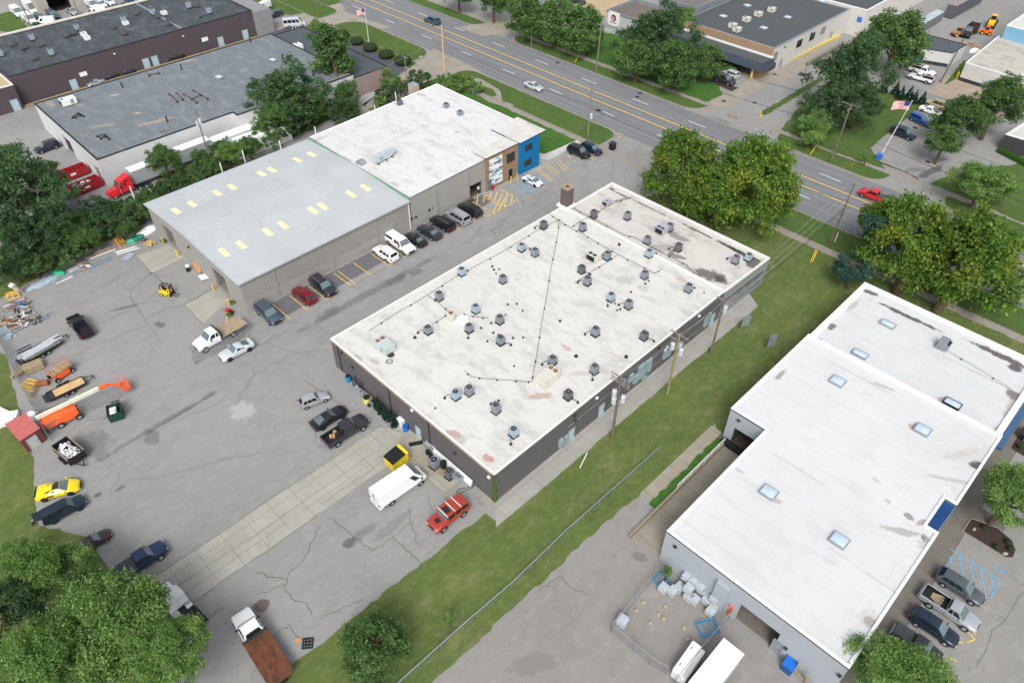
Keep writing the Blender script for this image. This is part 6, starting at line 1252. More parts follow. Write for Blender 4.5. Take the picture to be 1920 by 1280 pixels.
V_('suv', 'darkgrey', (528, 24), (503, 32), 'dark SUV at the top near the white van', 'suv', group=GL, norails=1)
V_('cargovan', 'white', (505, 10), (480, 24), 'white van at the top left of the dark SUV', 'van', group=GL)
for (r_, f_, lb) in [((456, 68), (414, 80), 'black car under the second blue door from the right'), ((378, 92), (358, 98), 'dark car roof showing over the felt roof, middle'), ((346, 104), (308, 112), 'black SUV behind the felt roof near the pair of doors'), ((247, 133), (229, 137), 'dark car behind the felt roof, second from left'), ((217, 140), (198, 147), 'dark car behind the felt roof, leftmost dark one')]:
    V_('sedan', 'black', r_, f_, lb, group='cars in the gap behind the felt roof', darkrim=1)
V_('sedan', 'silver', (188, 151), (170, 158), 'silver car roof behind the felt roof, leftmost', group='cars in the gap behind the felt roof')
GT = 'vans and cars in the top left lot'
for (k, c_, r_, f_, lb) in [('cargovan', 'white', (24, 16), (42, 34), 'white van nearest the striped lawn'), ('van', 'white', (48, 10), (68, 26), 'tall white van behind the first one'), ('cargovan', 'white', (45, 32), (66, 44), 'white passenger van beside the utility pole'), ('cargovan', 'white', (104, 40), (64, 44), 'white panel van broadside beside the green bin'), ('sedan', 'steelblue', (66, 28), (86, 40), 'grey-blue sedan between the vans'), ('suv', 'steelblue', (88, 20), (110, 38), 'grey-blue car before the dark doorway'),
     ('sedan', 'silver', (127, 18), (145, 26), 'small silver car right of the doorway'), ('cargovan', 'white', (199, 22), (160, 30), 'white ladder van broadside by the roof edge'), ('cargovan', 'white', (165, 2), (182, 20), 'white van behind the ladder van'), ('sedan', 'white', (178, 3), (200, 14), 'white car at the top, left of two'), ('sedan', 'white', (196, -3), (214, 10), 'white car at the top, right of two'), ('sedan', 'black', (218, 13), (249, 7), 'black car with red tail lights at the top'), ('sedan', 'silver', (262, 3), (293, 0), 'silver car at the top edge, rightmost'), ('sedan', 'navy', (232, -3), (250, 2), 'navy car at the very top edge')]:
    V_(k, c_, r_, f_, lb, 'van' if 'van' in k else 'car', group=GT)
V_('suv', 'darkgrey', (1070, -2), (1096, 6), 'dark car on the sandy concrete at the top', 'suv')
V_('cargovan', 'white', (1722, 392), (1700, 381), 'white trailer-like van behind the red pickup under the leaves', 'van', snap=1)
# loads
bx = thing('cardboard_boxes', 'three open cardboard boxes in the bed of the dark grey pickup', 'boxes', (*at(625, 815, 1.0), .72), pk_.rotation_euler.z)
for (x, y, s_, a) in [(.45, .35, .42, .3), (-.1, -.3, .38, .8), (-.45, -.1, .36, .2)]:
    b = MB(); b.obox((x, y, s_/2+.01), (s_, s_*.8, s_), a); bo = b.build('box', M['cardboard'], bx); 
    b = MB(); b.obox((x+.1, y+.28, s_), (s_, .2, .02), a, .5); b.build('flap', M['wood'], bo)
pl_ = thing('planks', 'short pale planks lying in the silver pickup bed', 'planks', (*at(1758, 1120, .9), .72), R_(0))
for k in range(4): b = MB(); b.obox((0, -.5+k*.3, .06+.03*k), (1.3, .22, .06), .2*k-.3); b.build('plank', M['oldwood'], pl_)
# sunroof of the silver sedan, raised tailgate, roof bars, spare details on single vehicles
for o in [o for o in bpy.data.objects if o.get('label', '').startswith('brick-red boxy')]:
    b = MB()
    for x in (.7, -.35, -1.2): b.box(x-.05, x+.05, -.85, .85, 1.93, 1.98)
    b.build('roof_bars', M['offwhite'], o); b = MB(); b.box(-.1, .5, -.45, .45, 1.925, 1.945); b.build('sunroof', M['carglass'], o); b = MB(); b.box(1.2, 1.75, -.3, .3, 1.19, 1.215); b.build('bonnet_vent', M['black'], o)
for o in [o for o in bpy.data.objects if o.get('label', '').startswith('black full-size SUV')]:
    b = MB(); b.obox((-2.95, 0, 1.9), (.95, 1.6, .07), 0, 0, .3); tg = b.build('tailgate', CP['blueblack'], o); b = MB(); b.obox((-3.0, 0, 1.96), (.6, 1.3, .02), 0, 0, .3); b.build('rear_glass', M['carglass'], tg)
# ------------------------------------------------------------------ trees: unit crowns of many small leaf faces, shared by the copies
def leaf_mesh(name, mat, seed, nclump, nleaf, leaf, shape='round', flat=.75, ragged=.25, inner=.12):
    r = np.random.default_rng(seed); C = []; 
    lob = r.normal(size=(6, 3)); lob /= np.linalg.norm(lob, axis=1)[:, None]
    amp = r.uniform(-ragged, ragged, 6)
    hol = r.normal(size=(7, 3)); hol /= np.linalg.norm(hol, axis=1)[:, None]
    while len(C) < nclump:
        d = r.normal(size=3); d /= np.linalg.norm(d)
        if shape == 'round':
            if d[2] < -.55 or (hol@d).max() > .93: continue
            rad = (1+sum(a*max(0, d@l_)**2 for a, l_ in zip(amp, lob)))*(r.uniform(.55, .93) if r.random() < .8 else r.uniform(.1, .55)); C.append((*(d*rad*np.array([1, 1, flat])), r.uniform(.09, .21)))
        elif shape == 'tall':
            t_ = r.uniform(-1, 1); w_ = .55*math.sqrt(max(.05, 1-abs(t_)**2.5))*(1+.35*math.sin(t_*7+seed)); a = r.uniform(0, 6.28); q = w_*math.sqrt(r.random()); C.append((q*math.cos(a), q*math.sin(a), t_, r.uniform(.12, .22)))
        elif shape == 'cone':
            t_ = r.random()**1.4; a = r.uniform(0, 6.28); q = (1-t_)*r.uniform(.6, 1); C.append((q*math.cos(a)*.95, q*math.sin(a)*.95, t_*2-1, .07+.12*(1-t_)))
        elif shape == 'hedge':
            if d[2] < -.2: continue
            C.append((*(d*np.array([.9, .9, .82])*r.uniform(.9, .97)), .13))
        elif shape == 'spread':
            a = r.uniform(0, 6.28); q = math.sqrt(r.random()); C.append((q*math.cos(a), q*math.sin(a), r.uniform(-.5, .6)*(1.1-q), r.uniform(.12, .24)))
    C = np.array(C); w_ = C[:, 3]**2; idx = r.choice(len(C), nleaf, p=w_/w_.sum())
    d = r.normal(size=(nleaf, 3)); d /= np.linalg.norm(d, axis=1)[:, None]; d[:, 2] = np.where(r.random(nleaf) < .7, np.abs(d[:, 2]), d[:, 2])
    rad = C[idx, 3]*(r.random(nleaf)**.5)*r.choice([1, 1, 1, 1.5], nleaf)
    P = C[idx, :3]+d*rad[:, None]*np.array([1, 1, .8])
    nrm = d*.5+r.normal(size=(nleaf, 3))*.6+np.array([0, 0, .5]); nrm /= np.linalg.norm(nrm, axis=1)[:, None]
    t1 = np.cross(nrm, r.normal(size=(nleaf, 3))); t1 /= np.linalg.norm(t1, axis=1)[:, None]; t2 = np.cross(nrm, t1)
    s_ = leaf*r.uniform(.35, 1.3, nleaf)[:, None]
    V = np.empty((nleaf, 4, 3)); V[:, 0] = P-t1*s_; V[:, 1] = P-t2*s_*.55; V[:, 2] = P+t1*s_; V[:, 3] = P+t2*s_*.55
    me = bpy.data.meshes.new(name); me.vertices.add(nleaf*4); me.vertices.foreach_set('co', V.reshape(-1).astype('f'))
    me.loops.add(nleaf*4); me.loops.foreach_set('vertex_index', np.arange(nleaf*4, dtype='i')); me.polygons.add(nleaf); me.polygons.foreach_set('loop_start', np.arange(0, nleaf*4, 4, dtype='i')); me.polygons.foreach_set('loop_total', np.full(nleaf, 4, dtype='i'))
    me.materials.append(mat); me.update(calc_edges=True); me.validate()
    return me, C
def trunk_mesh(C, seed, nb=9, thick=.045, leader=True):
    """unit trunk: crown centre at z=1"""
    r = random.Random(seed); b = MB()
    base = [(0, 0, 0), (r.uniform(-.02, .02), r.uniform(-.02, .02), .3), (r.uniform(-.05, .05), r.uniform(-.05, .05), .62)]
    top = (r.uniform(-.06, .06), r.uniform(-.06, .06), 1.15)
    pts = base+[top]; rr = [thick*1.35, thick, thick*.8, thick*.3]
    for i in range(3): b.cyl(pts[i], pts[i+1], rr[i], rr[i+1], 7, caps=False)
    return b, pts
TREES = {}
def tree_proto(kind):
    K = dict(maple=('fol_maple', 21, 250, 21000, .038, 'round', .85, .25), mid=('fol_mid', 5, 170, 14000, .045, 'round', .9, .45), bright=('fol_bright', 8, 260, 32000, .030, 'round', .8, .55), bright2=('fol_bright', 81, 260, 34000, .028, 'spread', .8, .5), dark=('fol_dark', 12, 170, 14000, .044, 'round', .95, .45), tall=('fol_mid', 3, 95, 9000, .055, 'tall', 1, .3), blue=('fol_blue', 17, 80, 11000, .045, 'round', .9, .45),
             spruce=('fol_spruce', 9, 130, 6000, .075, 'cone', 1, 0), hedge=('fol_hedge', 2, 160, 9000, .035, 'hedge', 1, 0), bush=('fol_mid', 31, 45, 4500, .075, 'round', .8, .35), dbush=('fol_dark', 33, 45, 4500, .075, 'round', .8, .35), bbush=('fol_bright', 36, 40, 3500, .085, 'round', .8, .35), sap=('fol_bright', 38, 30, 900, .10, 'tall', 1, .3), near=('fol_mid', 44, 190, 24000, .038, 'round', .85, .2))[kind]
    me, C = leaf_mesh('crown', M[K[0]], K[1], K[2], K[3], K[4], K[5], K[6], K[7])
    return me, C
def tree(kind, px, py, zc, wpx, label, name='tree', cat='tree', aspect=1.0, trunk=True, group=None, base=None, rz=None):
    """crown centre seen at (px,py), zc metres up, wpx wide in the survey photo"""
    if kind not in TREES: TREES[kind] = tree_proto(kind)
    me, C = TREES[kind]
    x, y = at(px, py, zc); dist = (Vector((x, y, zc-CH))).dot(AF); R = wpx/2*dist/FPX/ (1.0 if kind != 'tall' else .62)
    rz = random.uniform(0, 6.28) if rz is None else rz
    bx, by = (x, y) if base is None else at(*base)
    o = thing(name, label, cat, (bx, by, 0), 0, group)
    c = bpy.data.objects.new('crown', me); col.objects.link(c); c.parent = o; c.location = (x-bx, y-by, zc); c.scale = (R, R*random.uniform(.93, 1.05), R*aspect); c.rotation_euler.z = rz
    if kind == 'hedge':
        b = MB(); b.ball((0, 0, 0), R*.93, R*.93, R*aspect*.9, 14, 8); k = b.build('stems', plain('hedge_core', '#2b3d1d', .95, k=.6), o); k.location = (0, 0, zc)  # solid dark ball filling the hedge behind its leaf faces
    if trunk:
        r = random.Random(int(px*7+py)); b = MB(); th = max(.12, R*.065); lean = (x-bx, y-by)
        P = [(0, 0, -.05), (lean[0]*.25, lean[1]*.25, zc*.35), (lean[0]*.6, lean[1]*.6, zc*.7), (lean[0], lean[1], zc+R*aspect*.45)]
        rd = [th*1.3, th, th*.8, th*.25]
        for i in range(3): b.cyl(P[i], P[i+1], rd[i], rd[i+1], 8, caps=False)
        cr, sr = math.cos(rz), math.sin(rz)
        sel = [C[i] for i in r.sample(range(len(C)), min(14, len(C)))]
        for q in sel:
            tx, ty, tz = lean[0]+R*(q[0]*cr-q[1]*sr)*.92, lean[1]+R*(q[0]*sr+q[1]*cr)*.92, zc+R*aspect*q[2]*.92
            t_ = r.uniform(.45, .95); st = Vector(P[1]).lerp(Vector(P[3]), t_) if tz > zc else Vector(P[1]).lerp(Vector(P[2]), t_)
            mid = st.lerp(Vector((tx, ty, tz)), .5)+Vector((0, 0, R*.08)); b.cyl(st, mid, th*.4, th*.28, 5, caps=False); b.cyl(mid, (tx, ty, tz), th*.28, th*.1, 5, caps=False)
        b.build('trunk', M['bark'], o)
    return o
T = tree
GR = 'street trees'
T('maple', 1276, 318, 7.5, 150, 'yellow-green maple, left one of the pair behind the white annex roof', 'maple_tree', aspect=1.25)
T('maple', 1408, 350, 8, 178, 'larger yellow-green maple, right one of the pair behind the white annex roof', 'maple_tree', aspect=1.35)
T('maple', 1345, 365, 6.0, 135, 'lower maple between the two big ones behind the annex', 'maple_tree', aspect=1.2)
T('maple', 1690, 455, 8, 175, 'yellow-green maple with the blue-green conifer in front of it', 'maple_tree', aspect=1.35, base=(1680, 553))
T('maple', 1820, 490, 8, 215, 'biggest yellow-green maple over the street at the right', 'maple_tree', aspect=1.2, base=(1755, 585))
T('maple', 1655, 412, 7, 90, 'small dark maple crown left of the conifer by the road', 'maple_tree')
T('blue', 1655, 440, 8.5, 105, 'blue-green conifer leaning among the maples', 'conifer', aspect=1.2); T('blue', 1602, 508, 4, 85, 'low blue-green conifer bough by the white parapet', 'conifer')
for (k, px, py, zc, w, lb) in [('mid', 985, 36, 6, 95, 'green street tree beyond the road, leftmost full crown'), ('mid', 1040, 48, 6, 105, 'green street tree beyond the road, second crown'), ('mid', 1092, 62, 6, 110, 'green street tree beside the leaning utility pole'), ('mid', 925, 4, 6, 70, 'street tree cut by the top edge, right one'), ('mid', 860, -14, 6, 70, 'street tree cut by the top edge, left one'),
    ('dark', 1228, 80, 7, 130, 'broad dark tree before the panelled unit'), ('mid', 1195, 118, 5, 90, 'green tree by the pavement left of the dark one'), ('mid', 1265, 128, 5.5, 110, 'green tree low over the pavement'), ('mid', 1320, 120, 4.5, 80, 'green tree at the canopy end of the row'), ('bright', 1272, 40, 6, 55, 'light green willow-like tree against the grey block')]:
    T(k, px, py, zc, w, lb, group=GR)
T('hedge', 1192, 64, 2.4, 16, 'dark clipped cone shrub at the panelled wall', 'shrub', 'shrub', aspect=1.8, trunk=False)
T('dark', 1590, 150, 8, 120, 'very large dark tree beside the flagpole lawn', aspect=1.35); T('dark', 1556, 205, 5, 95, 'dark lower tree behind the utility pole crossarms'); T('dark', 1610, 205, 5, 80, 'dark lower tree right of the pole crossarms'); 
T('mid', 1680, 82, 8, 130, 'tall leafy tree with a thick trunk beside the parked white pickups', aspect=1.05, base=(1656, 146)); T('mid', 1622, 95, 8, 80, 'green tree top between the two large trees')
T('bright', 1527, 248, 3.2, 72, 'small bright yellow-green tree at the pavement', base=(1523, 274)); T('bbush', 1620, 295, 2, 22, 'tiny yellow-green sapling by the flagpole', 'sapling', 'tree', base=(1621, 310))
T('mid', 1797, 228, 6, 105, 'green tree over the navy SUV'); T('mid', 1868, 200, 8, 110, 'tall green tree at the right edge of the flagpole lot', aspect=1.1); T('mid', 1770, 268, 5, 70, 'lower green bough near the car park entrance'); T('bright', 1846, 345, 5, 112, 'green tree on the right lawn by the pavement', base=(1822, 388)); T('dark', 1885, 172, 6, 60, 'grey-green tree by the white block')
for i, (px, py) in enumerate([(1660, 160), (1682, 163), (1692, 172), (1708, 172), (1717, 180), (1732, 182)]): T('spruce', px, py, 2.0, 17, 'small spruce, %s from the left of a row of six' % nm[i], 'spruce', 'tree', aspect=1.35, trunk=False, group='row of small spruces')
T('tall', 622, 118, 8, 78, 'tall narrow poplar in front of the pink end wall', 'poplar', aspect=1.0, base=(652, 205)); T('mid', 650, 180, 4, 60, 'leafy tree at the foot of the poplar')
T('dark', 540, 185, 7, 125, 'large dark tree between the two roofs', aspect=1.0); T('mid', 512, 228, 5, 80, 'green tree low against the ribbed roof'); T('mid', 590, 200, 4, 75, 'green tree at the back corner of the workshop'); T('dark', 650, 212, 3, 60, 'dark shrub tree behind the shop roof'); T('dark', 478, 170, 5, 40, 'slim dark crown beside the loading shelter')
T('bbush', 728, 152, 3, 48, 'pale green small tree beside the blue sedan'); T('dbush', 726, 178, 2.5, 45, 'dark green bush below the pale small tree', 'bush', 'bush'); T('bush', 750, 162, 2.5, 34, 'round green bush by the drive', 'bush', 'bush'); T('dbush', 787, 150, 2.8, 50, 'dark bush beside the shop chimney', 'bush', 'bush'); T('bbush', 715, 190, 2, 34, 'bright fern-like bush behind the roof edge', 'bush', 'bush')
for i, (px, py) in enumerate([(838, 150), (858, 148), (878, 158), (892, 165), (856, 165), (840, 162)]): T('bbush', px, py, 1.4, 34, 'bright green shrub of the thick patch by the road, %s of six' % nm[i], 'shrub', 'shrub', aspect=.9, trunk=False, group='shrubs of the roadside patch')
T('bright', 440, 285, 5, 62, 'bright small tree against the ribbed roof edge'); T('mid', 468, 278, 4, 50, 'round green tree right of the bright one'); T('mid', 308, 305, 6, 66, 'open-crowned tree before the white trailer', aspect=1.2); T('mid', 378, 300, 4, 46, 'green tree screening the ribbed trailer'); T('dark', 418, 282, 4, 44, 'dark tree screening the loading shelter'); T('mid', 400, 318, 3, 40, 'small green tree behind the utility pole foot')
B_ = [(150, 420, 3, 60), (185, 405, 3.5, 60), (203, 395, 2.5, 46), (232, 412, 3, 55), (262, 392, 3, 55), (235, 388, 2.5, 44), (275, 374, 2.5, 42), (302, 354, 2, 38), (125, 445, 3, 60), (95, 470, 3, 60), (160, 455, 2.5, 60), (330, 345, 2.5, 45), (360, 330, 2.5, 45), (390, 318, 2.5, 40), (60, 495, 3, 65), (25, 505, 3, 60), (130, 480, 2, 45), (200, 430, 2, 50), (240, 430, 2, 40), (420, 305, 2, 36), (500, 262, 2.5, 45), (540, 245, 2.5, 45), (575, 225, 2.5, 45)]
for i, (px, py, zc, w) in enumerate(B_): T(['bush', 'dbush', 'mid', 'dbush'][i % 4] if w < 60 else ['mid', 'dark'][i % 2], px, py, zc, w*1.1, 'green bush of the thicket behind the yard fence', 'bush', 'bush', trunk=False if w < 50 else True, group='bushes of the thicket behind the yard fence')
T('dark', 40, 380, 9, 150, 'large dark tree towering at the left edge', aspect=1.25, base=(48, 500)); T('mid', 85, 335, 8, 75, 'tree bough reaching over the red skip'); T('dark', 20, 460, 6, 120, 'dark lower tree at the left edge above the fence'); T('dark', 88, 425, 6, 80, 'dark tree right of the towering one'); T('mid', 15, 310, 8, 80, 'tree top at the left edge'); 
T('bright', 105, 1062, 6, 140, 'bright leafy tree over the maroon sedan', aspect=1.1); T('dark', 20, 1150, 6, 140, 'darker tree at the lower left edge'); T('bright', 20, 1040, 4, 60, 'small bright crown on the lower left grass'); T('bright2', 190, 1180, 8, 215, 'broad bright tree in the lower left corner', aspect=1.2, rz=1.0); T('bright', 318, 1200, 7.5, 135, 'bright tree over the white lorry cab', rz=2.2); T('bright', 120, 1245, 9, 190, 'nearest bright tree at the bottom left'); T('bright', 290, 1275, 7, 150, 'bright tree at the bottom edge by the lorry'); T('mid', 165, 1100, 6, 95, 'mid green tree beside the navy pickup'); T('mid', 60, 1215, 6, 120, 'green tree in the bottom left corner')
T('bright', 288, 1115, 5.5, 52, 'bright bough over the white lorry bonnet')
T('near', 703, 1218, 3.6, 148, 'round dark green tree on the grass at the bottom', aspect=1.05, base=(706, 1262)); T('sap', 842, 1158, 2.0, 40, 'thin bright sapling near the silver fence', 'sapling', aspect=.8)
T('bright', 1700, 1262, 5.5, 185, 'yellow-green tree over the covered pickup at the bottom right', aspect=.85); T('bright', 1900, 925, 6.5, 150, 'bright tree at the right edge by the planting bed')
T('bbush', 1252, 1070, 2.0, 26, 'small weed tree behind the wrapped pallets', 'sapling', aspect=1.1); T('bbush', 592, 53, 2.0, 22, 'small bush beside the silver minibus', 'bush', 'bush')
for i, (px, py, w, lb) in enumerate([(642, 64, 27, 'leftmost'), (669, 77, 27, 'second'), (694, 89, 30, 'third'), (724, 102, 31, 'fourth'), (755, 114, 35, 'fifth')]): T('hedge', px, py, .9, w, 'clipped oval hedge mound, %s of five from the left' % lb, 'hedge', 'hedge', aspect=.6, trunk=False, group='clipped hedge mounds')
for i, (px, py) in enumerate([(1848, 988), (1870, 1024), (1892, 1015), (1896, 1028), (1914, 836)]): T('hedge', px, py, .5, 13, 'small round shrub of the mulch bed, %s' % ['nearest the walk', 'at the kerb', 'upper of the end pair', 'lower of the end pair', 'in the bed by the canopy'][i], 'shrub', 'shrub', aspect=.7, trunk=False, group='shrubs of the mulch beds')
for i, (px, py) in enumerate([(1362, 128), (1345, 122), (1375, 133)]): T('bbush', px, py, .9, 24, 'low bush before the slate canopy, %s' % ['middle', 'left', 'right'][i], 'shrub', 'shrub', trunk=False, aspect=.8, group='bushes before the slate canopy')
for i, (px, py) in enumerate([(306, 452), (436, 566), (430, 590)]): T('bbush', px, py, .5, 12, 'weed clump at a yellow bollard, %s' % nm[i], 'weeds', 'weed', trunk=False, aspect=.9, group='weed clumps by the bollards')
hd = thing('hedge', 'low clipped hedge before the dark low office at the right edge', 'hedge', (*at(1890, 300), 0)); b = MB(); q = ats([(1868, 286), (1930, 318), (1935, 312), (1872, 281)]); b.prism([(p[0]-hd.location[0], p[1]-hd.location[1]) for p in q], 0, .9); b.build('clipped_mass', M['fol_hedge'], hd, fix=True)
# ------------------------------------------------------------------ poles, wires, fences, flags
def P3(px, py, z=0): x, y = at(px, py, z); return Vector((x, y, z))
def pole(label, base, h, m='pole', r=.16, arms=(), cans=(), lean=(0, 0), name='utility_pole', grp='utility poles'):
    x, y = at(*base); o = thing(name, label, 'utility pole', (x, y, 0), 0, grp); b = MB(); b.cyl((0, 0, 0), (lean[0], lean[1], h), r*1.15, r*.75, 9); b.build('shaft', M[m], o, smooth=True)
    for (z_, L, ang, side) in arms:
        a = R_(ang); ca, sa = math.cos(a), math.sin(a); b = MB(); cx_ = lean[0]*z_/h+side*ca*L/2; cy_ = lean[1]*z_/h+side*sa*L/2
        b.obox((cx_, cy_, z_), (L, .12, .13), a); ar = b.build('crossarm', M['polegrey'] if m != 'steelp' else M['galv'], o)
        b = MB()
        for f in (-.46, -.2, .2, .46): b.cyl((cx_+ca*L*f, cy_+sa*L*f, z_+.05), (cx_+ca*L*f, cy_+sa*L*f, z_+.3), .07, .05, 6)
        b.build('insulator', M['galv'], ar)
    for (z_, ang, d_) in cans:
        a = R_(ang); cx_, cy_ = lean[0]*z_/h+math.cos(a)*d_, lean[1]*z_/h+math.sin(a)*d_
        b = MB(); b.cyl((cx_, cy_, z_-.55), (cx_, cy_, z_+.5), .33, .33, 12); b.cyl((cx_, cy_, z_+.5), (cx_, cy_, z_+.6), .35, .25, 12); t_ = b.build('transformer', M['transformer'], o, smooth=True)
        b = MB(); b.cyl((cx_+.1, cy_, z_+.6), (cx_+.1, cy_, z_+.9), .05, n=6); b.obox(((cx_)/2, cy_/2, z_), (d_, .08, .1), a); b.build('bushing', M['galv'], t_)
    return o
pole('weathered brown pole with three round transformers, nearest the camera', (1147, 823), 12.6, 'pole', .19, [(12.3, 3.0, 0, 0), (11.7, 3.0, 0, 0), (11.2, 3.0, 0, 0)], [(9.2, 200, .55), (8.3, 250, .6), (8.8, 10, .75)])
pole('greenish pole with two pale crossarms and three transformers', (1251, 737), 12.0, 'polegreen', .2, [(11.7, 2.9, 0, 0), (10.6, 2.9, 0, 0)], [(9.3, 190, .65), (9.0, 5, .7), (9.4, 80, .6)])
pole('dark pole with a single crossarm and one transformer by the path end', (1332, 664), 11.2, 'pole', .17, [(10.9, 2.6, 0, 0)], [(9.2, 60, .5)])
pole('grey roadside pole in the middle of the picture with one crossarm', (1102, 257), 13.4, 'polegrey', .16, [(10.8, 3.0, 90, 0)], [(5.2, 0, .5)])
pole('tan roadside pole at the left bend of the road', (833, 134), 11.8, 'wood', .2, [(10.6, 2.6, 90, 0), (9.7, 2.2, 60, 0)], [])
pole('leaning pole with a crossarm beside the street trees', (1118, 134), 13.0, 'polegrey', .17, [(12.0, 3.0, 0, 0)], [], (.4, 0))
pole('dark roadside pole with crossarms near the bright small tree', (1557, 306), 14.0, 'pole', .18, [(13.4, 3.8, 0, 0), (12.4, 2.0, 90, 0)], [], (.3, 0))
pole('thin dark roadside pole beside the right maples', (1555, 459), 13.2, 'pole', .16, [(12.6, 2.4, 90, 0), (11.5, 2.2, 0, 0)], [], (.5, 0))
pole('grey pole with two transformers behind the ribbed roof', (394, 300), 11.5, 'polegrey', .17, [(10.9, 1.6, 20, 0)], [(9.1, 20, .5), (8.3, 200, .5)])
pole('brown pole behind the shop roof corner', (561, 250), 8.5, 'polegrey', .18, [(8.2, 2.4, 90, 0)], [])
pole('grey pole beside the shop chimney', (765, 172), 9, 'polegrey', .15, [(8.7, 2.2, 0, 0)], [])
pole('plain pole beside the verge at the top left', (598, 33), 8, 'pole', .16, [], [])
pole('dark pole standing by the rusty concrete at top right', (1763, 155), 11.5, 'pole', .2, [], [], (1.2, .3))
pole('pole between the vans in the top left lot', (60, 54), 11, 'polegrey', .16, [], []); pole('pole right of the small silver car at top left', (148, 30), 9, 'polegrey', .16, [], [])
pole('slim pole beyond the road at left of the street trees', (996, 87), 10, 'polegrey', .12, [], [])
pole('slim grey lamp pole behind the annex corner', (1146, 345), 6, 'galv', .05, [], [], name='lamp_pole', grp=None); pole('thin lamp pole before the slate canopy', (1322, 112), 6, 'galv', .07, [], [], name='lamp_pole', grp=None)
def wire(label, pts, m='wire', r=.03, sag=.6, grp='overhead wires', name='overhead_wire', n=12):
    o = thing(name, label, 'wire', tuple(pts[0]), 0, grp); b = MB()
    for a, c in zip(pts, pts[1:]):
        a, c = Vector(a), Vector(c); Q = [a.lerp(c, i/n)-Vector((0, 0, sag*4*(i/n)*(1-i/n))) for i in range(n+1)]; b.tube([tuple(q) for q in Q], r, 4)
    b.build('cable', M[m], o, world=True); return o
A1p = Vector((*at(1147, 823), 12.4)); A2p = Vector((*at(1251, 737), 11.8)); A3p = Vector((*at(1332, 664), 11.0)); A4p = Vector((*at(1555, 459), 12.7))+Vector((.5, 0, 0)); A5p = Vector((*at(1557, 306), 13.5)); A6p = Vector((*at(1102, 257), 11.0)); A7p = Vector((*at(1118, 134), 12.1)); A8p = Vector((*at(833, 134), 10.7))
for k, dx in enumerate((-1.2, 0, 1.2)):
    v = Vector((dx, 0, .2)); wire('wire between the transformer poles, strand %s' % ('west', 'middle', 'east')[k], [A1p+v, A2p+v, A3p+v*.8], 'wirelight', .018); wire('wire from the path-end pole to the roadside pole, strand %s' % ('west', 'middle', 'east')[k], [A3p+v*.8, A4p+v*.8], 'wirelight', .02, 1.0)
wire('thick black service cable from the path-end pole to the road', [A3p+Vector((0, 0, -1.5)), A4p+Vector((0, 0, -4))], 'wire', .05, 1.2)
wire('cable along the road side, from the right maples to the middle pole', [A4p+Vector((0, 0, -3)), A6p+Vector((0, 0, -4))], 'wire', .035, 1.2); 
wire('roadside cable beside the middle pole, upper', [A6p+Vector((0, 0, 0)), A8p], 'wirelight', .018, 1.2); wire('roadside cable beside the middle pole, lower', [A6p+Vector((0, 0, -3.5)), A8p+Vector((0, 0, -3))], 'wire', .035, 1.0)
for k, dy in enumerate((-1.4, 0, 1.4)): wire('high wire beyond the road over the green trees, %s' % ('near', 'middle', 'far')[k], [A7p+Vector((dy, 0, .2)), A5p+Vector((dy, 0, .2)), A5p+Vector((60, -2, .2))], 'wire', .014, 1.6)
wire('heavy cable beyond the road from the leaning pole', [A7p+Vector((0, 0, -5)), A5p+Vector((0, 0, -5)), A5p+Vector((60, -2, -5))], 'wire', .045, 1.5)
wire('black cable across the lawn from the leaning pole to the panelled unit', [A7p+Vector((0, 0, -6)), P3(1185, 84, 3)], 'wire', .05, .8)
wire('wire behind the ribbed roof between the two grey poles', [Vector((*at(394, 300), 10.9)), Vector((*at(561, 250), 8.2)), Vector((*at(765, 172), 8.7)), A8p], 'wirelight', .02, .8)
sl_ = thing('splice_case', 'black splice case and coiled slack hanging on the cable over the road', 'cable box', tuple(P3(1122, 207, 7))); b = MB(); b.obox((0, 0, 0), (1.0, .3, .3), .3); b.tube([(.9+.45*math.cos(t_), .1, -.35+.55*math.sin(t_)) for t_ in np.linspace(0, 6.28, 13)], .05, 4); b.build('case', M['black'], sl_)
for (a_, c_, lb) in [((1087, 877), (1110, 845), 'pale guy wire guard on the grass near the main building'), ((1523, 491), (1534, 471), 'first of two yellow guy guards by the pavement'), ((1519, 492), (1531, 469), 'second of two yellow guy guards by the pavement'), ((1565, 453), (1570, 441), 'white and yellow marker post beside the thin roadside pole'), ((1519, 290), (1534, 279), 'yellow guy guard beside the small bright tree'), ((1592, 311), (1604, 321), 'yellow guy guard on the verge before the flagpole'), ((1078, 117), (1090, 109), 'yellow guy guard beyond the road')]:
    p, q = P3(*a_, 0), P3(*c_, .0); d = (q-p); q2 = p+Vector((d.x, d.y, 0))*.55+Vector((0, 0, 1.3)); o = thing('guy_guard', lb, 'guy guard', tuple(p), 0, 'guy wire guards'); b = MB(); b.cyl((0, 0, 0), tuple(q2-p), .07, n=6); b.build('sleeve', M['offwhite'] if 'pale' in lb or 'white' in lb else M['yellow'], o)
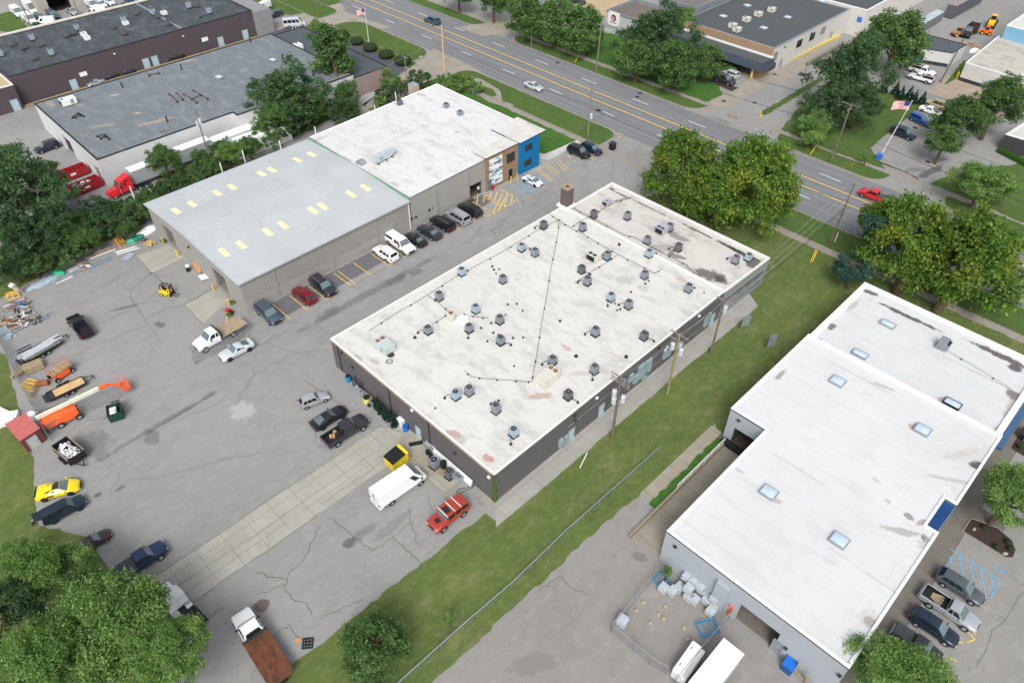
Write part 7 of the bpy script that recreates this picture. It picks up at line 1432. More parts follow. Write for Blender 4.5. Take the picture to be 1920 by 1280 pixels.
# fences
ch_mat = chain('chain_link', '#a9b0b3', .22); ch_dark = chain('chain_link_dark', '#4d5f5c', .35)
def fence(label, pts, h=1.9, step=3.0, mesh=None, rail=.035, mrail=True, postm='galv', name='chain_fence', top=None, gate=False):
    P = [(p[0], p[1]) for p in ats(pts)]; o = thing(name, label, 'fence', (P[0][0], P[0][1], 0)); b = MB(); r = MB(); np_ = 0
    posts = []
    for a, c in zip(P, P[1:]):
        L = math.dist(a, c); n = max(1, round(L/step)); b.add([(a[0], a[1], .05), (c[0], c[1], .05), (c[0], c[1], h), (a[0], a[1], h)], [(0, 1, 2, 3)]); r.tube([(a[0], a[1], h), (c[0], c[1], h)], rail, 5)
        for k in range(n): posts.append((a[0]+(c[0]-a[0])*k/n, a[1]+(c[1]-a[1])*k/n))
    posts.append(P[-1]); b.build('mesh', mesh or ch_mat, o, world=True); r.build('top_rail', M[top or postm], o, world=True)
    q = MB(); q.cyl((0, 0, 0), (0, 0, h+.05), .05, n=6); pm = None
    for (x, y) in posts:
        if pm is None: pm = q.build('post', M[postm], o); pm.location = (x-P[0][0], y-P[0][1], 0)
        else: d = pm.copy(); col.objects.link(d); d.parent = o; d.location = (x-P[0][0], y-P[0][1], 0)
    return o
fence('chain-link yard fence with a green thicket behind it', [(-30, 562), (0, 537), (40, 520), (95, 495), (130, 478), (190, 452), (225, 436), (281, 412)], 2.0, 3.0, ch_dark)
fence('blue-grey fence on the left side of the storage yard', [(-20, 580), (0, 641), (18, 672), (45, 733), (75, 785), (96, 826)], 2.0, 3.0, ch_dark)
fence('short chain-link gate standing ajar by the flatbed truck', [(362, 660), (367, 682)], 1.9, 3); 
fence('open chain-link gate leaf beside the silver coupe', [(367, 684), (398, 668), (446, 642), (470, 618)], 1.9, 2.4)
fence('folded gate beside the orange boom lift', [(97, 812), (130, 793), (175, 768), (230, 745)], 1.9, 3.0)
fence('long silver guard fence along the grass', [(700, 1330), (786, 1252), (868, 1178), (960, 1099), (1062, 1000), (1235, 846)], 1.0, 3.2, None, .065, top='galv', name='guard_fence')
fence('chain-link side of the pallet compound facing the lane', [(1145, 1184), (1192, 1128), (1238, 1072)], 1.9, 2.6); fence('chain-link front of the pallet compound, lower left', [(1145, 1184), (1188, 1222)], 1.9, 2.6); fence('double gate of the pallet compound', [(1190, 1222), (1218, 1246), (1249, 1264)], 1.9, 2.2)
fence('chain-link side of the pallet compound nearest the garage door', [(1262, 1286), (1300, 1240), (1366, 1160)], 1.9, 2.6)
fence('slatted grey corral rail by the roadside shrubs', [(886, 178), (898, 171)], 1.4, 1.0, M['galv'])
fence('dark railing by the pink end wall', [(662, 172), (705, 156)], 1.5, 1.6, ch_dark, postm='steel'); fence('chain-link fence behind the shop', [(700, 200), (735, 183), (775, 165)], 1.8, 3, ch_dark); fence('wire fence behind the small spruces', [(1645, 145), (1740, 190), (1790, 205)], 1.8, 3.5)
# road signs and posts on the grass
for (px, py, h, lb) in [(1395, 616, 2.0, 'blank grey sign board seen edge-on upon the grass'), (1443, 655, 2.4, 'tall thin sign board on the grass near the pale annex')]:
    x, y = at(px, py); o = thing('notice_board', lb, 'sign', (x, y, 0), R_(60)); b = MB(); b.box(-.7, .7, -.04, .04, .6, h+.7); b.build('board', M['galv'], o); b = MB(); b.cyl((-.6, 0, 0), (-.6, 0, h), .05); b.cyl((.6, 0, 0), (.6, 0, h), .05); b.build('post', M['galv'], o)
for (px, py, lb) in [(1477, 236, 'small blue-grey street sign by the drive')]: 
    x, y = at(px, py); o = thing('street_sign', lb, 'sign', (x, y, 0)); b = MB(); b.cyl((0, 0, 0), (0, 0, 2.2), .05); b.build('post', M['galv'], o); b = MB(); b.box(-.3, .3, -.03, .03, 1.7, 2.3); b.build('board', M['galv'], o)
# bollards
bp_ = None
for i, (px, py, h, lb) in enumerate([(307, 457, 1.3, 'yellow bollard left of the left workshop doorway'), (334, 480, 1.3, 'yellow bollard right of the left workshop doorway'), (401, 544, 1.3, 'yellow bollard left of the right workshop doorway'), (430, 573, 1.3, 'yellow bollard at the workshop front corner'), (958, 342, 1.1, 'yellow bollard at the mosaic wall corner'), (970, 336, 1.1, 'yellow bollard at the foot of the blue wall'), (1425, 219, 1.3, 'thick yellow bollard on the drive island'), (1406, 149, 1.2, 'yellow bollard by the slate canopy'), (1483, 114, 1.2, 'yellow post at the dock ramp end'), (287, 118, 1.1, 'yellow post by the pair of blue doors, left'), (299, 116, 1.1, 'yellow post by the pair of blue doors, right'), (401, 88, 1.1, 'yellow post by the fourth blue door')]):
    x, y = at(px, py)
    if bp_ is None: bp_ = thing('bollard', lb, 'bollard', (x, y, 0), 0, 'yellow bollards'); b = MB(); b.cyl((0, 0, 0), (0, 0, 1.3), .13, n=10); b.ball((0, 0, 1.3), .13, .13, .08, 10, 4); b.build('post', M['yellow'], bp_, smooth=True)
    else: dup(bp_, (x, y, 0), 0, lb)
for i, (px, py) in enumerate([(550, 61), (556, 59), (562, 58), (568, 56), (573, 51)]):
    x, y = at(px, py); o = thing('bollard', 'white post before the silver minibus, %s from left' % nm[i], 'bollard', (x, y, 0), 0, 'white posts by the minibus'); b = MB(); b.cyl((0, 0, 0), (0, 0, 1.3), .12, n=8); b.build('post', M['white'], o)
for i, (px, py) in enumerate([(247, 358), (415, 313), (457, 290), (526, 272), (592, 245), (704, 205), (743, 180)]):
    x, y = at(px, py, 6.4); o = thing('stack_pipe', 'short white pipe end above the back eaves, %s from left' % nm[i], 'pipe', (x-.2, y, 0), 0, 'white stack pipes along the back eaves'); b = MB(); b.cyl((0, 0, 4.5), (0, 0, 7.25), .12, n=7); b.build('pipe', M['white'], o)
x, y = at(1366, 205); o = thing('traffic_cone', 'small orange marker on the verge by the drive', 'cone', (*at(1326, 207), 0)); b = MB(); b.cyl((0, 0, .05), (0, 0, .8), .18, .04, 10); b.box(-.25, .25, -.25, .25, 0, .05); b.build('cone', M['orange'], o)
o = thing('planter', 'black litter bin at the corner of the mown verge', 'bin', (*at(1148, 280), 0)); b = MB(); b.box(-.6, .6, -.6, .6, 0, 1.5); b.build('bin', M['black'], o, bevel=.05); b = MB(); b.box(-.68, .68, -.68, .68, 1.5, 1.62); b.build('lid', M['steel'], o); o.name = 'litter_bin'
for i, (px, py, s_) in enumerate([(1158, 254, .5), (1162, 259, .45), (1156, 268, .55), (1160, 263, .4), (1826, 992, .3), (1884, 1038, .35), (789, 108, .5)]):
    o = thing('boulder', 'pale boulder, ' + ['top of the group at the verge end', 'second in the group at the verge end', 'lowest at the verge end', 'brownish one amid the verge end group', 'in the mulch bed by the walk', 'in the mulch bed at its round end', 'at the left verge tip'][i], 'rock', (*at(px, py), 0), random.random()*3, 'landscape boulders'); b = MB(); b.ball((0, 0, s_*.3), s_, s_*.7, s_*.6, 8, 5); b.build('stone', concrete('boulder', '#c2b8a4', .7) if i == 0 else bpy.data.materials['boulder'], o)
# flags
def flag(base, h, label, wdt=3.4, hgt=1.9, lean=(0, 0), ang=0, basebox=False):
    x, y = at(*base); o = thing('flagpole', label, 'flagpole', (x, y, 0)); b = MB(); b.cyl((0, 0, 0), (lean[0], lean[1], h), .09, .05, 8); b.ball((lean[0], lean[1], h+.08), .12, .12, .12, 8, 5); b.build('pole', M['white'], o)
    if basebox: b = MB(); b.box(-.5, .5, -.5, .5, 0, 1.4); b.build('base_box', M['blue'], o)
    f = thing('flag', 'striped flag with a blue starred corner flying from the '+('tall flagpole by the car park' if basebox else 'flagpole behind the hedge mounds'), 'flag', (x+lean[0], y+lean[1], h-.1)); f.rotation_euler.z = R_(ang)
    mt = [plain('flag_red', '#b3263a', .8), plain('flag_white', '#e4e2e0', .8), plain('flag_blue', '#2b3a6e', .8)]; b = MB(); N = 16
    def pt(u, v): return (u*wdt, .28*math.sin(u*6.5+v*1.2)*u, -v*hgt-u*u*.55)
    for s_ in range(13):
        for i in range(N):
            u0, u1, v0, v1 = i/N, (i+1)/N, s_/13, (s_+1)/13
            b.mi = 2 if (u1 <= .41 and s_ < 7) else s_ % 2; b.add([pt(u0, v1), pt(u1, v1), pt(u1, v0), pt(u0, v0)], [(0, 1, 2, 3)])
    b.mi = 1
    for r_ in range(4):
        for c_ in range(5):
            u, v = .03+c_*.075, .05+r_*.13; q = pt(u, v); b.add([(q[0], q[1]-.02, q[2]), (q[0]+.1, q[1]-.02, q[2]), (q[0]+.1, q[1]-.02, q[2]-.1), (q[0], q[1]-.02, q[2]-.1)], [(0, 1, 2, 3)])
    b.build('cloth', mt, f)
    return o
flag((1647, 299), 13.2, 'tall white flagpole standing in a blue box by the flagpole car park', 3.3, 1.9, (1.6, 2.0), 200, True)
flag((692, 82), 9.5, 'slim white flagpole behind the hedge mounds', 2.4, 1.5, (0, 0), 215)
# ------------------------------------------------------------------ yard equipment
def box_thing(name, label, cat, px, py, size, rz, mat, z=0, part='body', bev=.03, group=None):
    x, y = at(px, py, z); o = thing(name, label, cat, (x, y, z), R_(rz), group); b = MB(); b.box(-size[0]/2, size[0]/2, -size[1]/2, size[1]/2, 0, size[2]); b.build(part, mat, o, bevel=bev); return o
def wheel(o, x, y, r=.38, w=.26, rim='rim', name='wheel'):
    b = MB(); b.cyl((x, y-w/2, r), (x, y+w/2, r), r, n=14); wh = b.build(name, M['tyre'], o, smooth=True); s_ = 1 if y > 0 else -1; b = MB(); b.cyl((x, y+s_*(w/2-.01), r), (x, y+s_*(w/2+.02), r), r*.58, n=10); b.build('rim', M[rim], wh)
def heading(a, c): p, q = at(*a), at(*c); return math.atan2(q[1]-p[1], q[0]-p[0])
# yellow skip
o = thing('dumpster', 'yellow steel skip with a black ribbed lid near the white van', 'dumpster', (*at(745, 868), 0), R_(0)); b = MB(); b.add([(-1.0, -1.35, .12), (1.0, -1.35, .12), (1.0, 1.2, .12), (-1.0, 1.2, .12), (-1.05, -1.35, 1.75), (1.05, -1.35, 1.75), (1.05, 1.35, 2.1), (-1.05, 1.35, 2.1)], [(0, 3, 2, 1), (0, 1, 5, 4), (1, 2, 6, 5), (2, 3, 7, 6), (3, 0, 4, 7), (4, 5, 6, 7)]); b.box(-1.12, 1.12, -.2, .0, .9, 1.1); b.box(-.95, .95, 1.2, 1.5, .5, .75); b.build('body', paint('skipyellow', '#e6c714', 0), o, bevel=.03)
b = MB(); b.add([(-1.07, -1.38, 1.77), (1.07, -1.38, 1.77), (1.07, .9, 2.06), (-1.07, .9, 2.06)], [(0, 1, 2, 3)])
for k in range(9): x_ = -.95+k*.237; b.add([(x_, -1.36, 1.8), (x_+.08, -1.36, 1.8), (x_+.08, .88, 2.1), (x_, .88, 2.1)], [(0, 1, 2, 3)])
b.build('lid', M['grille'], o)
# green dumpster
o = thing('dumpster', 'dark green dumpster with its lids thrown open and rubbish inside', 'dumpster', (*at(220, 780), 0), R_(-20)); 
b = MB(); b.frame([(-1.1, -.95), (1.1, -.95), (1.1, .95), (-1.1, .95)], [(-1.03, -.88), (1.03, -.88), (1.03, .88), (-1.03, .88)], .15, 1.6); b.box(-1.05, 1.05, -.9, .9, .15, .3); b.build('body', M['green'], o, fix=True); b = MB(); b.box(-.9, .8, -.7, .2, .3, 1.15); b.ball((.3, -.2, 1.1), .6, .5, .3); b.build('rubbish', M['bagwhite'], o); b = MB(); b.obox((-1.5, .3, 1.5), (.9, 1.2, .05), 0, 0, -.5); b.obox((.4, 1.1, 1.8), (1.0, .6, .05), 0, 1.1); b.build('lid', M['steel'], o); b = MB(); b.box(.3, .95, -.98, -.955, .8, 1.35); b.build('label_plate', M['white'], o)
# red roll-off skips
for (a_, c_, lb, full) in [((127, 362), (192, 335), 'nearer red roll-off skip full of rubbish behind the thicket', 1), ((108, 334), (160, 315), 'farther empty red roll-off skip behind the full one', 0)]:
    hd_ = heading(a_, c_); p, q = at(*a_, 1), at(*c_, 1); L = 6.2; o = thing('skip', lb, 'dumpster', ((p[0]+q[0])/2, (p[1]+q[1])/2, 0), hd_); b = MB(); w_ = 1.2; b.frame([(-L/2, -w_), (L/2, -w_), (L/2, w_), (-L/2, w_)], [(-L/2+.08, -w_+.08), (L/2-.08, -w_+.08), (L/2-.08, w_-.08), (-L/2+.08, w_-.08)], .2, 1.9)
    for k in range(8): x_ = -L/2+.4+k*.78; b.box(x_, x_+.1, -w_-.06, w_+.06, .3, 1.75)
    b.box(-L/2, L/2, -w_, w_, .2, .34); b.build('body', plain('skip_red', '#9c1f26', .6, var=.15), o, fix=True); b = MB(); b.box(-.6, .5, -w_-.08, -w_-.062, 1.0, 1.45); b.build('label_plate', M['white'], o)
    if full:
        b = MB(); rr = random.Random(5)
        for k in range(16): b.ball((rr.uniform(-2.3, 1.2), rr.uniform(-.7, .7), rr.uniform(1.2, 1.8)), rr.uniform(.25, .55), rr.uniform(.2, .4), rr.uniform(.15, .3), 7, 4)
        b.build('rubbish', M['bagwhite'], o)
box_thing('dumpster', 'dark green bin by the roof edge at the top left', 'dumpster', 72, 52, (2, 1.6, 1.3), 0, M['green'])
# flatbed car trailer with wooden deck
def trailer(label, rear, front, L=5.2, W_=2.0, deck='wood', z=.62, rails=True, name='flatbed_trailer'):
    hd_ = heading(rear, front); p, q = at(*rear, z), at(*front, z); o = thing(name, label, 'trailer', ((p[0]+q[0])/2, (p[1]+q[1])/2, 0), hd_)
    b = MB(); b.frame([(-L/2, -W_/2), (L/2, -W_/2), (L/2, W_/2), (-L/2, W_/2)], [(-L/2+.1, -W_/2+.1), (L/2-.1, -W_/2+.1), (L/2-.1, W_/2-.1), (-L/2+.1, W_/2-.1)], z-.14, z+.12); b.tube([(L/2, -W_/2+.2, z-.05), (L/2+1.4, 0, z-.05)], .06, 5); b.tube([(L/2, W_/2-.2, z-.05), (L/2+1.4, 0, z-.05)], .06, 5); b.cyl((L/2+1.3, 0, .0), (L/2+1.3, 0, .9), .05); b.build('frame', M['black'], o, fix=True)
    b = MB(); n = 8
    for k in range(n): y_ = -W_/2+.1+(W_-.2)*k/n; b.box(-L/2+.9, L/2-.12, y_+.01, y_+(W_-.2)/n-.01, z-.02, z+.03)
    b.build('deck', M[deck], o); b = MB(); b.box(-L/2-.6, -L/2+.88, -W_/2+.12, W_/2-.12, z-.1, z-.02); b.build('ramp', M['steel'], o)
    for x_ in (-.45, .45):
        for s_ in (-1, 1): wheel(o, x_, s_*(W_/2+.16), .36, .24)
    b = MB()
    for s_ in (-1, 1): b.box(-.95, .95, s_*(W_/2+.16)-.16, s_*(W_/2+.16)+.16, .78, .84)
    b.build('mudguard', M['black'], o); return o
trailer('black twin-axle trailer with a pale plank deck behind the boom lift', (92, 743), (155, 713))
tr = trailer('twin-axle trailer loaded with long steel channels', (48, 672), (104, 640), 6.0, 2.1, 'oldwood')
ld = thing('steel_channels', 'bundle of long pale steel channels lying on the loaded trailer', 'steel stock', (tr.location[0], tr.location[1], .75), tr.rotation_euler.z); rr = random.Random(2)
for k in range(9): b = MB(); y_ = -.7+k*.17; L = rr.uniform(4.5, 6.6); x_ = rr.uniform(-.6, .6); b.box(x_-L/2, x_+L/2, y_, y_+.12, .0+.1*(k % 3), .12+.1*(k % 3)); b.build('channel', M[['galv', 'tarp', 'white'][k % 3]], ld)
# dump trailer with broken white board
hd_ = heading((107, 830), (152, 868)); o = thing('dump_trailer', 'black high-sided dump trailer full of broken white boards', 'trailer', (*at(131, 848, .8), 0), hd_)
b = MB(); L, w_ = 4.2, 1.15; b.frame([(-L/2, -w_), (L/2, -w_), (L/2, w_), (-L/2, w_)], [(-L/2+.08, -w_+.08), (L/2-.08, -w_+.08), (L/2-.08, w_-.08), (-L/2+.08, w_-.08)], .6, 1.75); b.box(-L/2, L/2, -w_, w_, .6, .7); b.tube([(L/2, -.5, .5), (L/2+1.3, 0, .5)], .07, 5); b.tube([(L/2, .5, .5), (L/2+1.3, 0, .5)], .07, 5); b.build('body', M['black'], o, fix=True)
b = MB(); 
for s_ in (-1, 1): b.box(-L/2, L/2, s_*w_-.06, s_*w_+.06, 1.76, 1.84)
b.build('side_boards', M['oldwood'], o)
for x_ in (-.45, .45):
    for s_ in (-1, 1): wheel(o, x_, s_*(w_+.14), .38, .24, 'darkrim')
ru = thing('board_scraps', 'heap of snapped white boards inside the dump trailer', 'rubble', (o.location[0], o.location[1], .72), hd_); b = MB(); rr = random.Random(9)
for k in range(80): b.obox((rr.uniform(-1.6, 1.7), rr.uniform(-.85, .85), rr.uniform(.25, .85)), (rr.uniform(.2, .8), rr.uniform(.12, .4), .03), rr.uniform(0, 3), rr.uniform(-.5, .5), rr.uniform(-.5, .5))
b.build('boards', M['white'], ru)
# boom lift
hd_ = heading((85, 800), (235, 730)); o = thing('boom_lift', 'orange boom lift with a long cream boom stretched along the yard', 'boom lift', (*at(123, 778, .9), 0), hd_)
b = MB(); b.loft([[(-3.2, -.7, .9), (-3.2, .7, .9), (-3.2, .6, 1.6), (-3.2, -.6, 1.6)], [(-2.6, -1.1, .75), (-2.6, 1.1, .75), (-2.6, 1.0, 1.95), (-2.6, -1.0, 1.95)], [(.4, -1.1, .75), (.4, 1.1, .75), (.4, 1.0, 2.0), (.4, -1.0, 2.0)], [(1.6, -1.0, .8), (1.6, 1.0, .8), (1.6, .9, 1.7), (1.6, -.9, 1.7)]]); b.build('engine_housing', M['orange'], o, bevel=.08)
b = MB(); b.box(-1.3, 1.5, -.9, .9, .45, .8); b.build('chassis', M['orange'], o)
for x_ in (-1.1, 1.4):
    for s_ in (-1, 1): wheel(o, x_, s_*1.05, .48, .36, 'galv')
b = MB(); b.obox((1.0, .35, 2.45), (8.6, .42, .5), 0, 0, -.02); b.build('boom', plain('cream', '#d6d8c4', .5), o); b = MB(); b.obox((5.9, .35, 2.5), (1.4, .36, .42), 0, 0, .0); b.obox((7.2, .2, 2.1), (1.6, .25, .3), -.35, 0, .5); b.build('jib', M['orange'], o)
b = MB()
for k in range(16): b.box(-3.0+k*.27, -2.9+k*.27, .7, .95, 2.1, 2.45)
b.tube([(-3.2, .98, 2.45), (1.3, .98, 2.45)], .04); b.build('hose_track', M['black'], o)
b = MB(); z0, z1 = 1.2, 2.3; C_ = [(7.9, -1.0), (9.0, -1.0), (9.0, 1.2), (7.9, 1.2), (7.9, -1.0)]
for z_ in (z0, 1.75, z1): b.tube([(p[0], p[1], z_) for p in C_], .04, 5)
for p in C_[:4]+[(9.0, .1), (7.9, .1)]: b.cyl((p[0], p[1], z0), (p[0], p[1], z1), .04, n=5)
b.box(7.9, 9.0, -1.0, 1.2, z0-.05, z0); b.build('basket', plain('basket_orange', '#d8603c', .6), o)
# scissor lift
hd_ = heading((100, 715), (133, 692)); o = thing('scissor_lift', 'rusty orange scissor lift with a railed platform', 'scissor lift', (*at(113, 696, .8), 0), hd_)
b = MB(); b.box(-1.6, 1.6, -.85, .85, 1.25, 1.4); b.build('platform', plain('rusty_deck', '#a08a6c', .85, var=.4), o); b = MB(); C_ = [(-1.6, -.85), (1.6, -.85), (1.6, .85), (-1.6, .85), (-1.6, -.85)]
for z_ in (1.85, 2.35): b.tube([(p[0], p[1], z_) for p in C_], .035, 5)
for p in C_[:4]+[(0, -.85), (0, .85)]: b.cyl((p[0], p[1], 1.4), (p[0], p[1], 2.35), .035, n=5)
b.build('guard_rail', plain('rail_red', '#b06a50', .7), o); b = MB(); b.box(-1.0, .9, -1.0, -.3, .4, 1.1); b.box(-1.3, 1.3, -.5, .5, .35, .6); b.build('base', M['orange'], o)
b = MB()
for s_ in (-.5, .5): b.tube([(-1.2, s_, .6), (1.2, s_, 1.25)], .06, 4); b.tube([(1.2, s_, .6), (-1.2, s_, 1.25)], .06, 4)
b.build('scissor_arms', M['rust'], o)
for x_ in (-1.25, 1.25):
    for s_ in (-1, 1): wheel(o, x_, s_*.95, .4, .3, 'galv')
# forklift
o = thing('forklift', 'yellow forklift with a black roll cage and mast facing the workshop', 'forklift', (*at(312, 546, .7), 0), R_(35)); b = MB(); b.loft([[(-1.1, -.5, .35), (-1.1, .5, .35), (-1.1, .45, 1.0), (-1.1, -.45, 1.0)], [(-.8, -.6, .25), (-.8, .6, .25), (-.8, .55, 1.2), (-.8, -.55, 1.2)], [(-.1, -.6, .25), (-.1, .6, .25), (-.1, .55, 1.1), (-.1, -.55, 1.1)], [(.8, -.55, .3), (.8, .55, .3), (.8, .5, .7), (.8, -.5, .7)]]); b.build('body', M['yellow'], o, bevel=.04)
b = MB(); C_ = [(-.7, -.5), (.6, -.5), (.6, .5), (-.7, .5)]
for p in C_: b.cyl((p[0], p[1], .9), (p[0]*.9, p[1]*.9, 2.15), .05, n=5)
b.tube([(p[0]*.9, p[1]*.9, 2.15) for p in C_+C_[:1]], .05, 5)
for k in range(5): y_ = -.4+k*.2; b.box(-.62, .52, y_, y_+.05, 2.14, 2.19)
b.build('roll_cage', M['black'], o); b = MB(); b.box(.95, 1.1, -.45, -.3, .1, 2.2); b.box(.95, 1.1, .3, .45, .1, 2.2); b.box(.95, 1.1, -.3, .3, 1.9, 2.05); b.box(1.1, 1.16, -.5, .5, .3, .9); b.build('mast', M['black'], o); b = MB(); b.box(1.16, 2.2, -.35, -.22, .12, .17); b.box(1.16, 2.2, .22, .35, .12, .17); b.build('fork', M['steel'], o)
b = MB(); b.box(-.35, .05, -.25, .25, 1.1, 1.25); b.obox((-.4, 0, 1.5), (.1, .5, .5)); b.build('seat', M['black'], o)
for x_ in (-.7, .65):
    for s_ in (-1, 1): wheel(o, x_, s_*.55, .3, .22, 'yellow')
# flatbed work truck near the gate
def flat_truck(label, front, rear, deckm, deckname, cabp='white', L=6.6, bedz=1.15, bedL=3.6, hb=True, rust=False, name='flatbed_truck', bw=1.2):
    o = vehicle('truckcab', cabp, rear, front, label, 'truck', name=name, snap=0, z=1.0, solo=label[:12]); h = VS['truckcab']['L']/2
    b = MB(); b.box(-h-(bedL-3.3), -.05, -bw, bw, bedz-.14, bedz); b.build(deckname, deckm, o, bevel=.01); b = MB(); b.box(-h-(bedL-3.3), .2, -.45, .45, .55, bedz-.14); b.build('chassis', M['black'], o)
    b = MB(); b.box(-.12, 0, -bw, bw, bedz, 2.05) if hb else b.box(-.1, 0, -bw, bw, bedz, bedz+.25); b.build('headboard', M['steel'], o)
    return o
ft = flat_truck('white single-cab truck with a long weathered timber flatbed by the gate', (366, 652), (449, 606), M['oldwood'], 'timber_deck', bedL=3.9)
b = MB(); 
for s_ in (-1,): 
    b.tube([(-3.6, s_*1.25, .55), (-.2, s_*1.25, .55)], .03, 4); b.tube([(-3.6, s_*1.25, 1.0), (-.2, s_*1.25, 1.0)], .03, 4)
    for k in range(6): b.cyl((-3.5+k*.62, s_*1.25, .45), (-3.5+k*.62, s_*1.25, 1.05), .03, n=4)
b.build('side_rack', M['galv'], ft)
rustm = NT('rusted_deck', .85); x_ = rustm.mix(rustm.rng(rustm.noise(1.1, 5, .7, vec=rustm.mapping((.5, 1.4, 1))), .35, .62), sc(S('#4a3226'), .8), sc(S('#80492a'), .75)); x_ = rustm.mix(rustm.rng(rustm.noise(.8, 4, .7), .55, .68), x_, sc(S('#2c2522'), .8)); rustm.out(sc((1, 1, 1), 1)); rustm.put(x_, rustm.b.inputs['Base Color'])
rt = flat_truck('white-cabbed truck with a long rusty steel flatbed at the bottom of the lot', (436, 1126), (528, 1272), rustm.m, 'rusty_deck', bedL=5.2, hb=False, bedz=1.3, name='flatbed_truck')
# white lorry tractor half under the trees
o = thing('lorry', 'white lorry cab with a black chassis half hidden under the lower left trees', 'truck', (*at(322, 1118, 2), 0), heading((398, 1188), (300, 1098)) if False else R_(180-4))
hd_ = heading((392, 1190), (318, 1112)); o.rotation_euler.z = hd_
b = MB(); b.loft([[(-1.2, -1.15, .7), (-1.2, 1.15, .7), (-1.2, 1.1, 2.9), (-1.2, -1.1, 2.9)], [(.6, -1.15, .7), (.6, 1.15, .7), (.5, 1.05, 2.8), (.5, -1.05, 2.8)], [(1.0, -1.1, .7), (1.0, 1.1, .7), (1.0, 1.0, 1.7), (1.0, -1.0, 1.7)], [(2.5, -1.0, .7), (2.5, 1.0, .7), (2.5, .8, 1.5), (2.5, -.8, 1.5)]]); b.build('cab', CP['white'], o, bevel=.06, fix=True)
b = MB(); facequad(b, [(1.0, -1.0, 1.75), (1.0, 1.0, 1.75), (.52, .98, 2.72), (.52, -.98, 2.72)], .05, .95, .08, .9); b.build('windscreen', M['carglass'], o); b = MB(); b.box(-5.2, -1.2, -.5, .5, .8, 1.05); b.box(-4.6, -2.2, -1.2, 1.2, 1.0, 1.1); b.build('chassis', M['black'], o); b = MB(); b.cyl((-1.7, -1.1, .9), (-1.7, -.4, .9), .4, n=12); b.build('tank', M['chrome'], o); b = MB(); b.box(-2.3, -1.3, .4, 1.2, .5, 1.1); b.build('tool_box', M['chrome'], o)
for x_ in (1.7, -3.0, -4.2):
    for s_ in (-1, 1): wheel(o, x_, s_*1.0, .5, .35, 'galv')
# red tractor unit and white trailers
def boxtrailer(label, a_, c_, z=3.9, W_=2.5, mside='clad_white', L=None, wheels=True, name='box_trailer', h0=1.1):
    p, q = at(*a_, z), at(*c_, z); hd_ = math.atan2(q[1]-p[1], q[0]-p[0]); hd_ = round(hd_/(math.pi/2))*math.pi/2+((hd_/(math.pi/2)-round(hd_/(math.pi/2)))*.3)*math.pi/2; L = L or math.dist(p, q); o = thing(name, label, 'trailer', ((p[0]+q[0])/2, (p[1]+q[1])/2, 0), hd_)
    b = MB(); b.box(-L/2, L/2, -W_/2, W_/2, h0, z-.03); b.build('box', ribbed('trailer_'+str(len(bpy.data.materials)), '#b9c1c5', .72, 0, .6, .5, .0, .35), o); b = MB(); b.box(-L/2-.02, L/2+.02, -W_/2-.02, W_/2+.02, z-.03, z); b.build('roof', M['white'], o)
    b = MB(); b.box(-L/2+.5, L/2-.5, -.5, .5, h0-.3, h0); b.build('chassis', M['black'], o)
    if wheels:
        for x_ in (L/2-1.6, L/2-2.9):
            for s_ in (-1, 1): wheel(o, x_, s_*(W_/2-.2), .5, .35, 'galv')
    return o
boxtrailer('white box trailer coupled to the red tractor', (240, 320), (316, 289)); boxtrailer('ribbed grey trailer beside the grey transformer pole', (322, 284), (388, 258)); boxtrailer('white trailer backed up to the loading shelter', (395, 262), (475, 236), 4.1)
o = thing('semi_tractor', 'bright red long-nosed sleeper tractor behind the thicket', 'truck', (*at(226, 352, 1.5), 0), R_(-90-2)); b = MB()
b.loft([[(-2.2, -1.15, .9), (-2.2, 1.15, .9), (-2.2, 1.1, 3.7), (-2.2, -1.1, 3.7)], [(-1.6, -1.18, .9), (-1.6, 1.18, .9), (-1.6, 1.1, 3.8), (-1.6, -1.1, 3.8)], [(.1, -1.18, .9), (.1, 1.18, .9), (.0, 1.0, 3.2), (.0, -1.0, 3.2)], [(.9, -1.15, .9), (.9, 1.15, .9), (.75, .95, 2.2), (.75, -.95, 2.2)], [(1.0, -1.0, .9), (1.0, 1.0, .9), (1.0, .85, 1.85), (1.0, -.85, 1.85)], [(2.9, -.85, .8), (2.9, .85, .8), (2.8, .6, 1.6), (2.8, -.6, 1.6)]]); b.box(.9, 2.5, -1.2, -.75, .6, 1.25); b.box(.9, 2.5, .75, 1.2, .6, 1.25); b.build('cab', M['redbright'], o, fix=True, bevel=.05)
b = MB(); facequad(b, [(.78, -.95, 2.22), (.78, .95, 2.22), (.05, .98, 3.1), (.05, -.98, 3.1)], .05, .95, .02, .8); b.build('windscreen', M['carglass'], o)
for s_ in (-1, 1):
    b = MB(); b.box(-.9, -.5, s_*1.17-.02, s_*1.17+.02, 2.3, 2.8); b.box(-.1, .5, s_*1.16-.02, s_*1.16+.03, 1.8, 2.4); b.box(-1.3, -.8, s_*1.15-.03, s_*1.15+.02, 3.0, 3.3); b.build('side_window', M['carglass'], o); b = MB(); b.cyl((.4, s_*1.3, .9), (.4, s_*1.3, 3.0), .09); b.build('exhaust', M['chrome'], o)
b = MB(); b.box(-5.5, -2.2, -.5, .5, .8, 1.1); b.build('chassis', M['black'], o)
for x_ in (1.8, -3.3, -4.6):
    for s_ in (-1, 1): wheel(o, x_, s_*1.0, .5, .35, 'chrome')
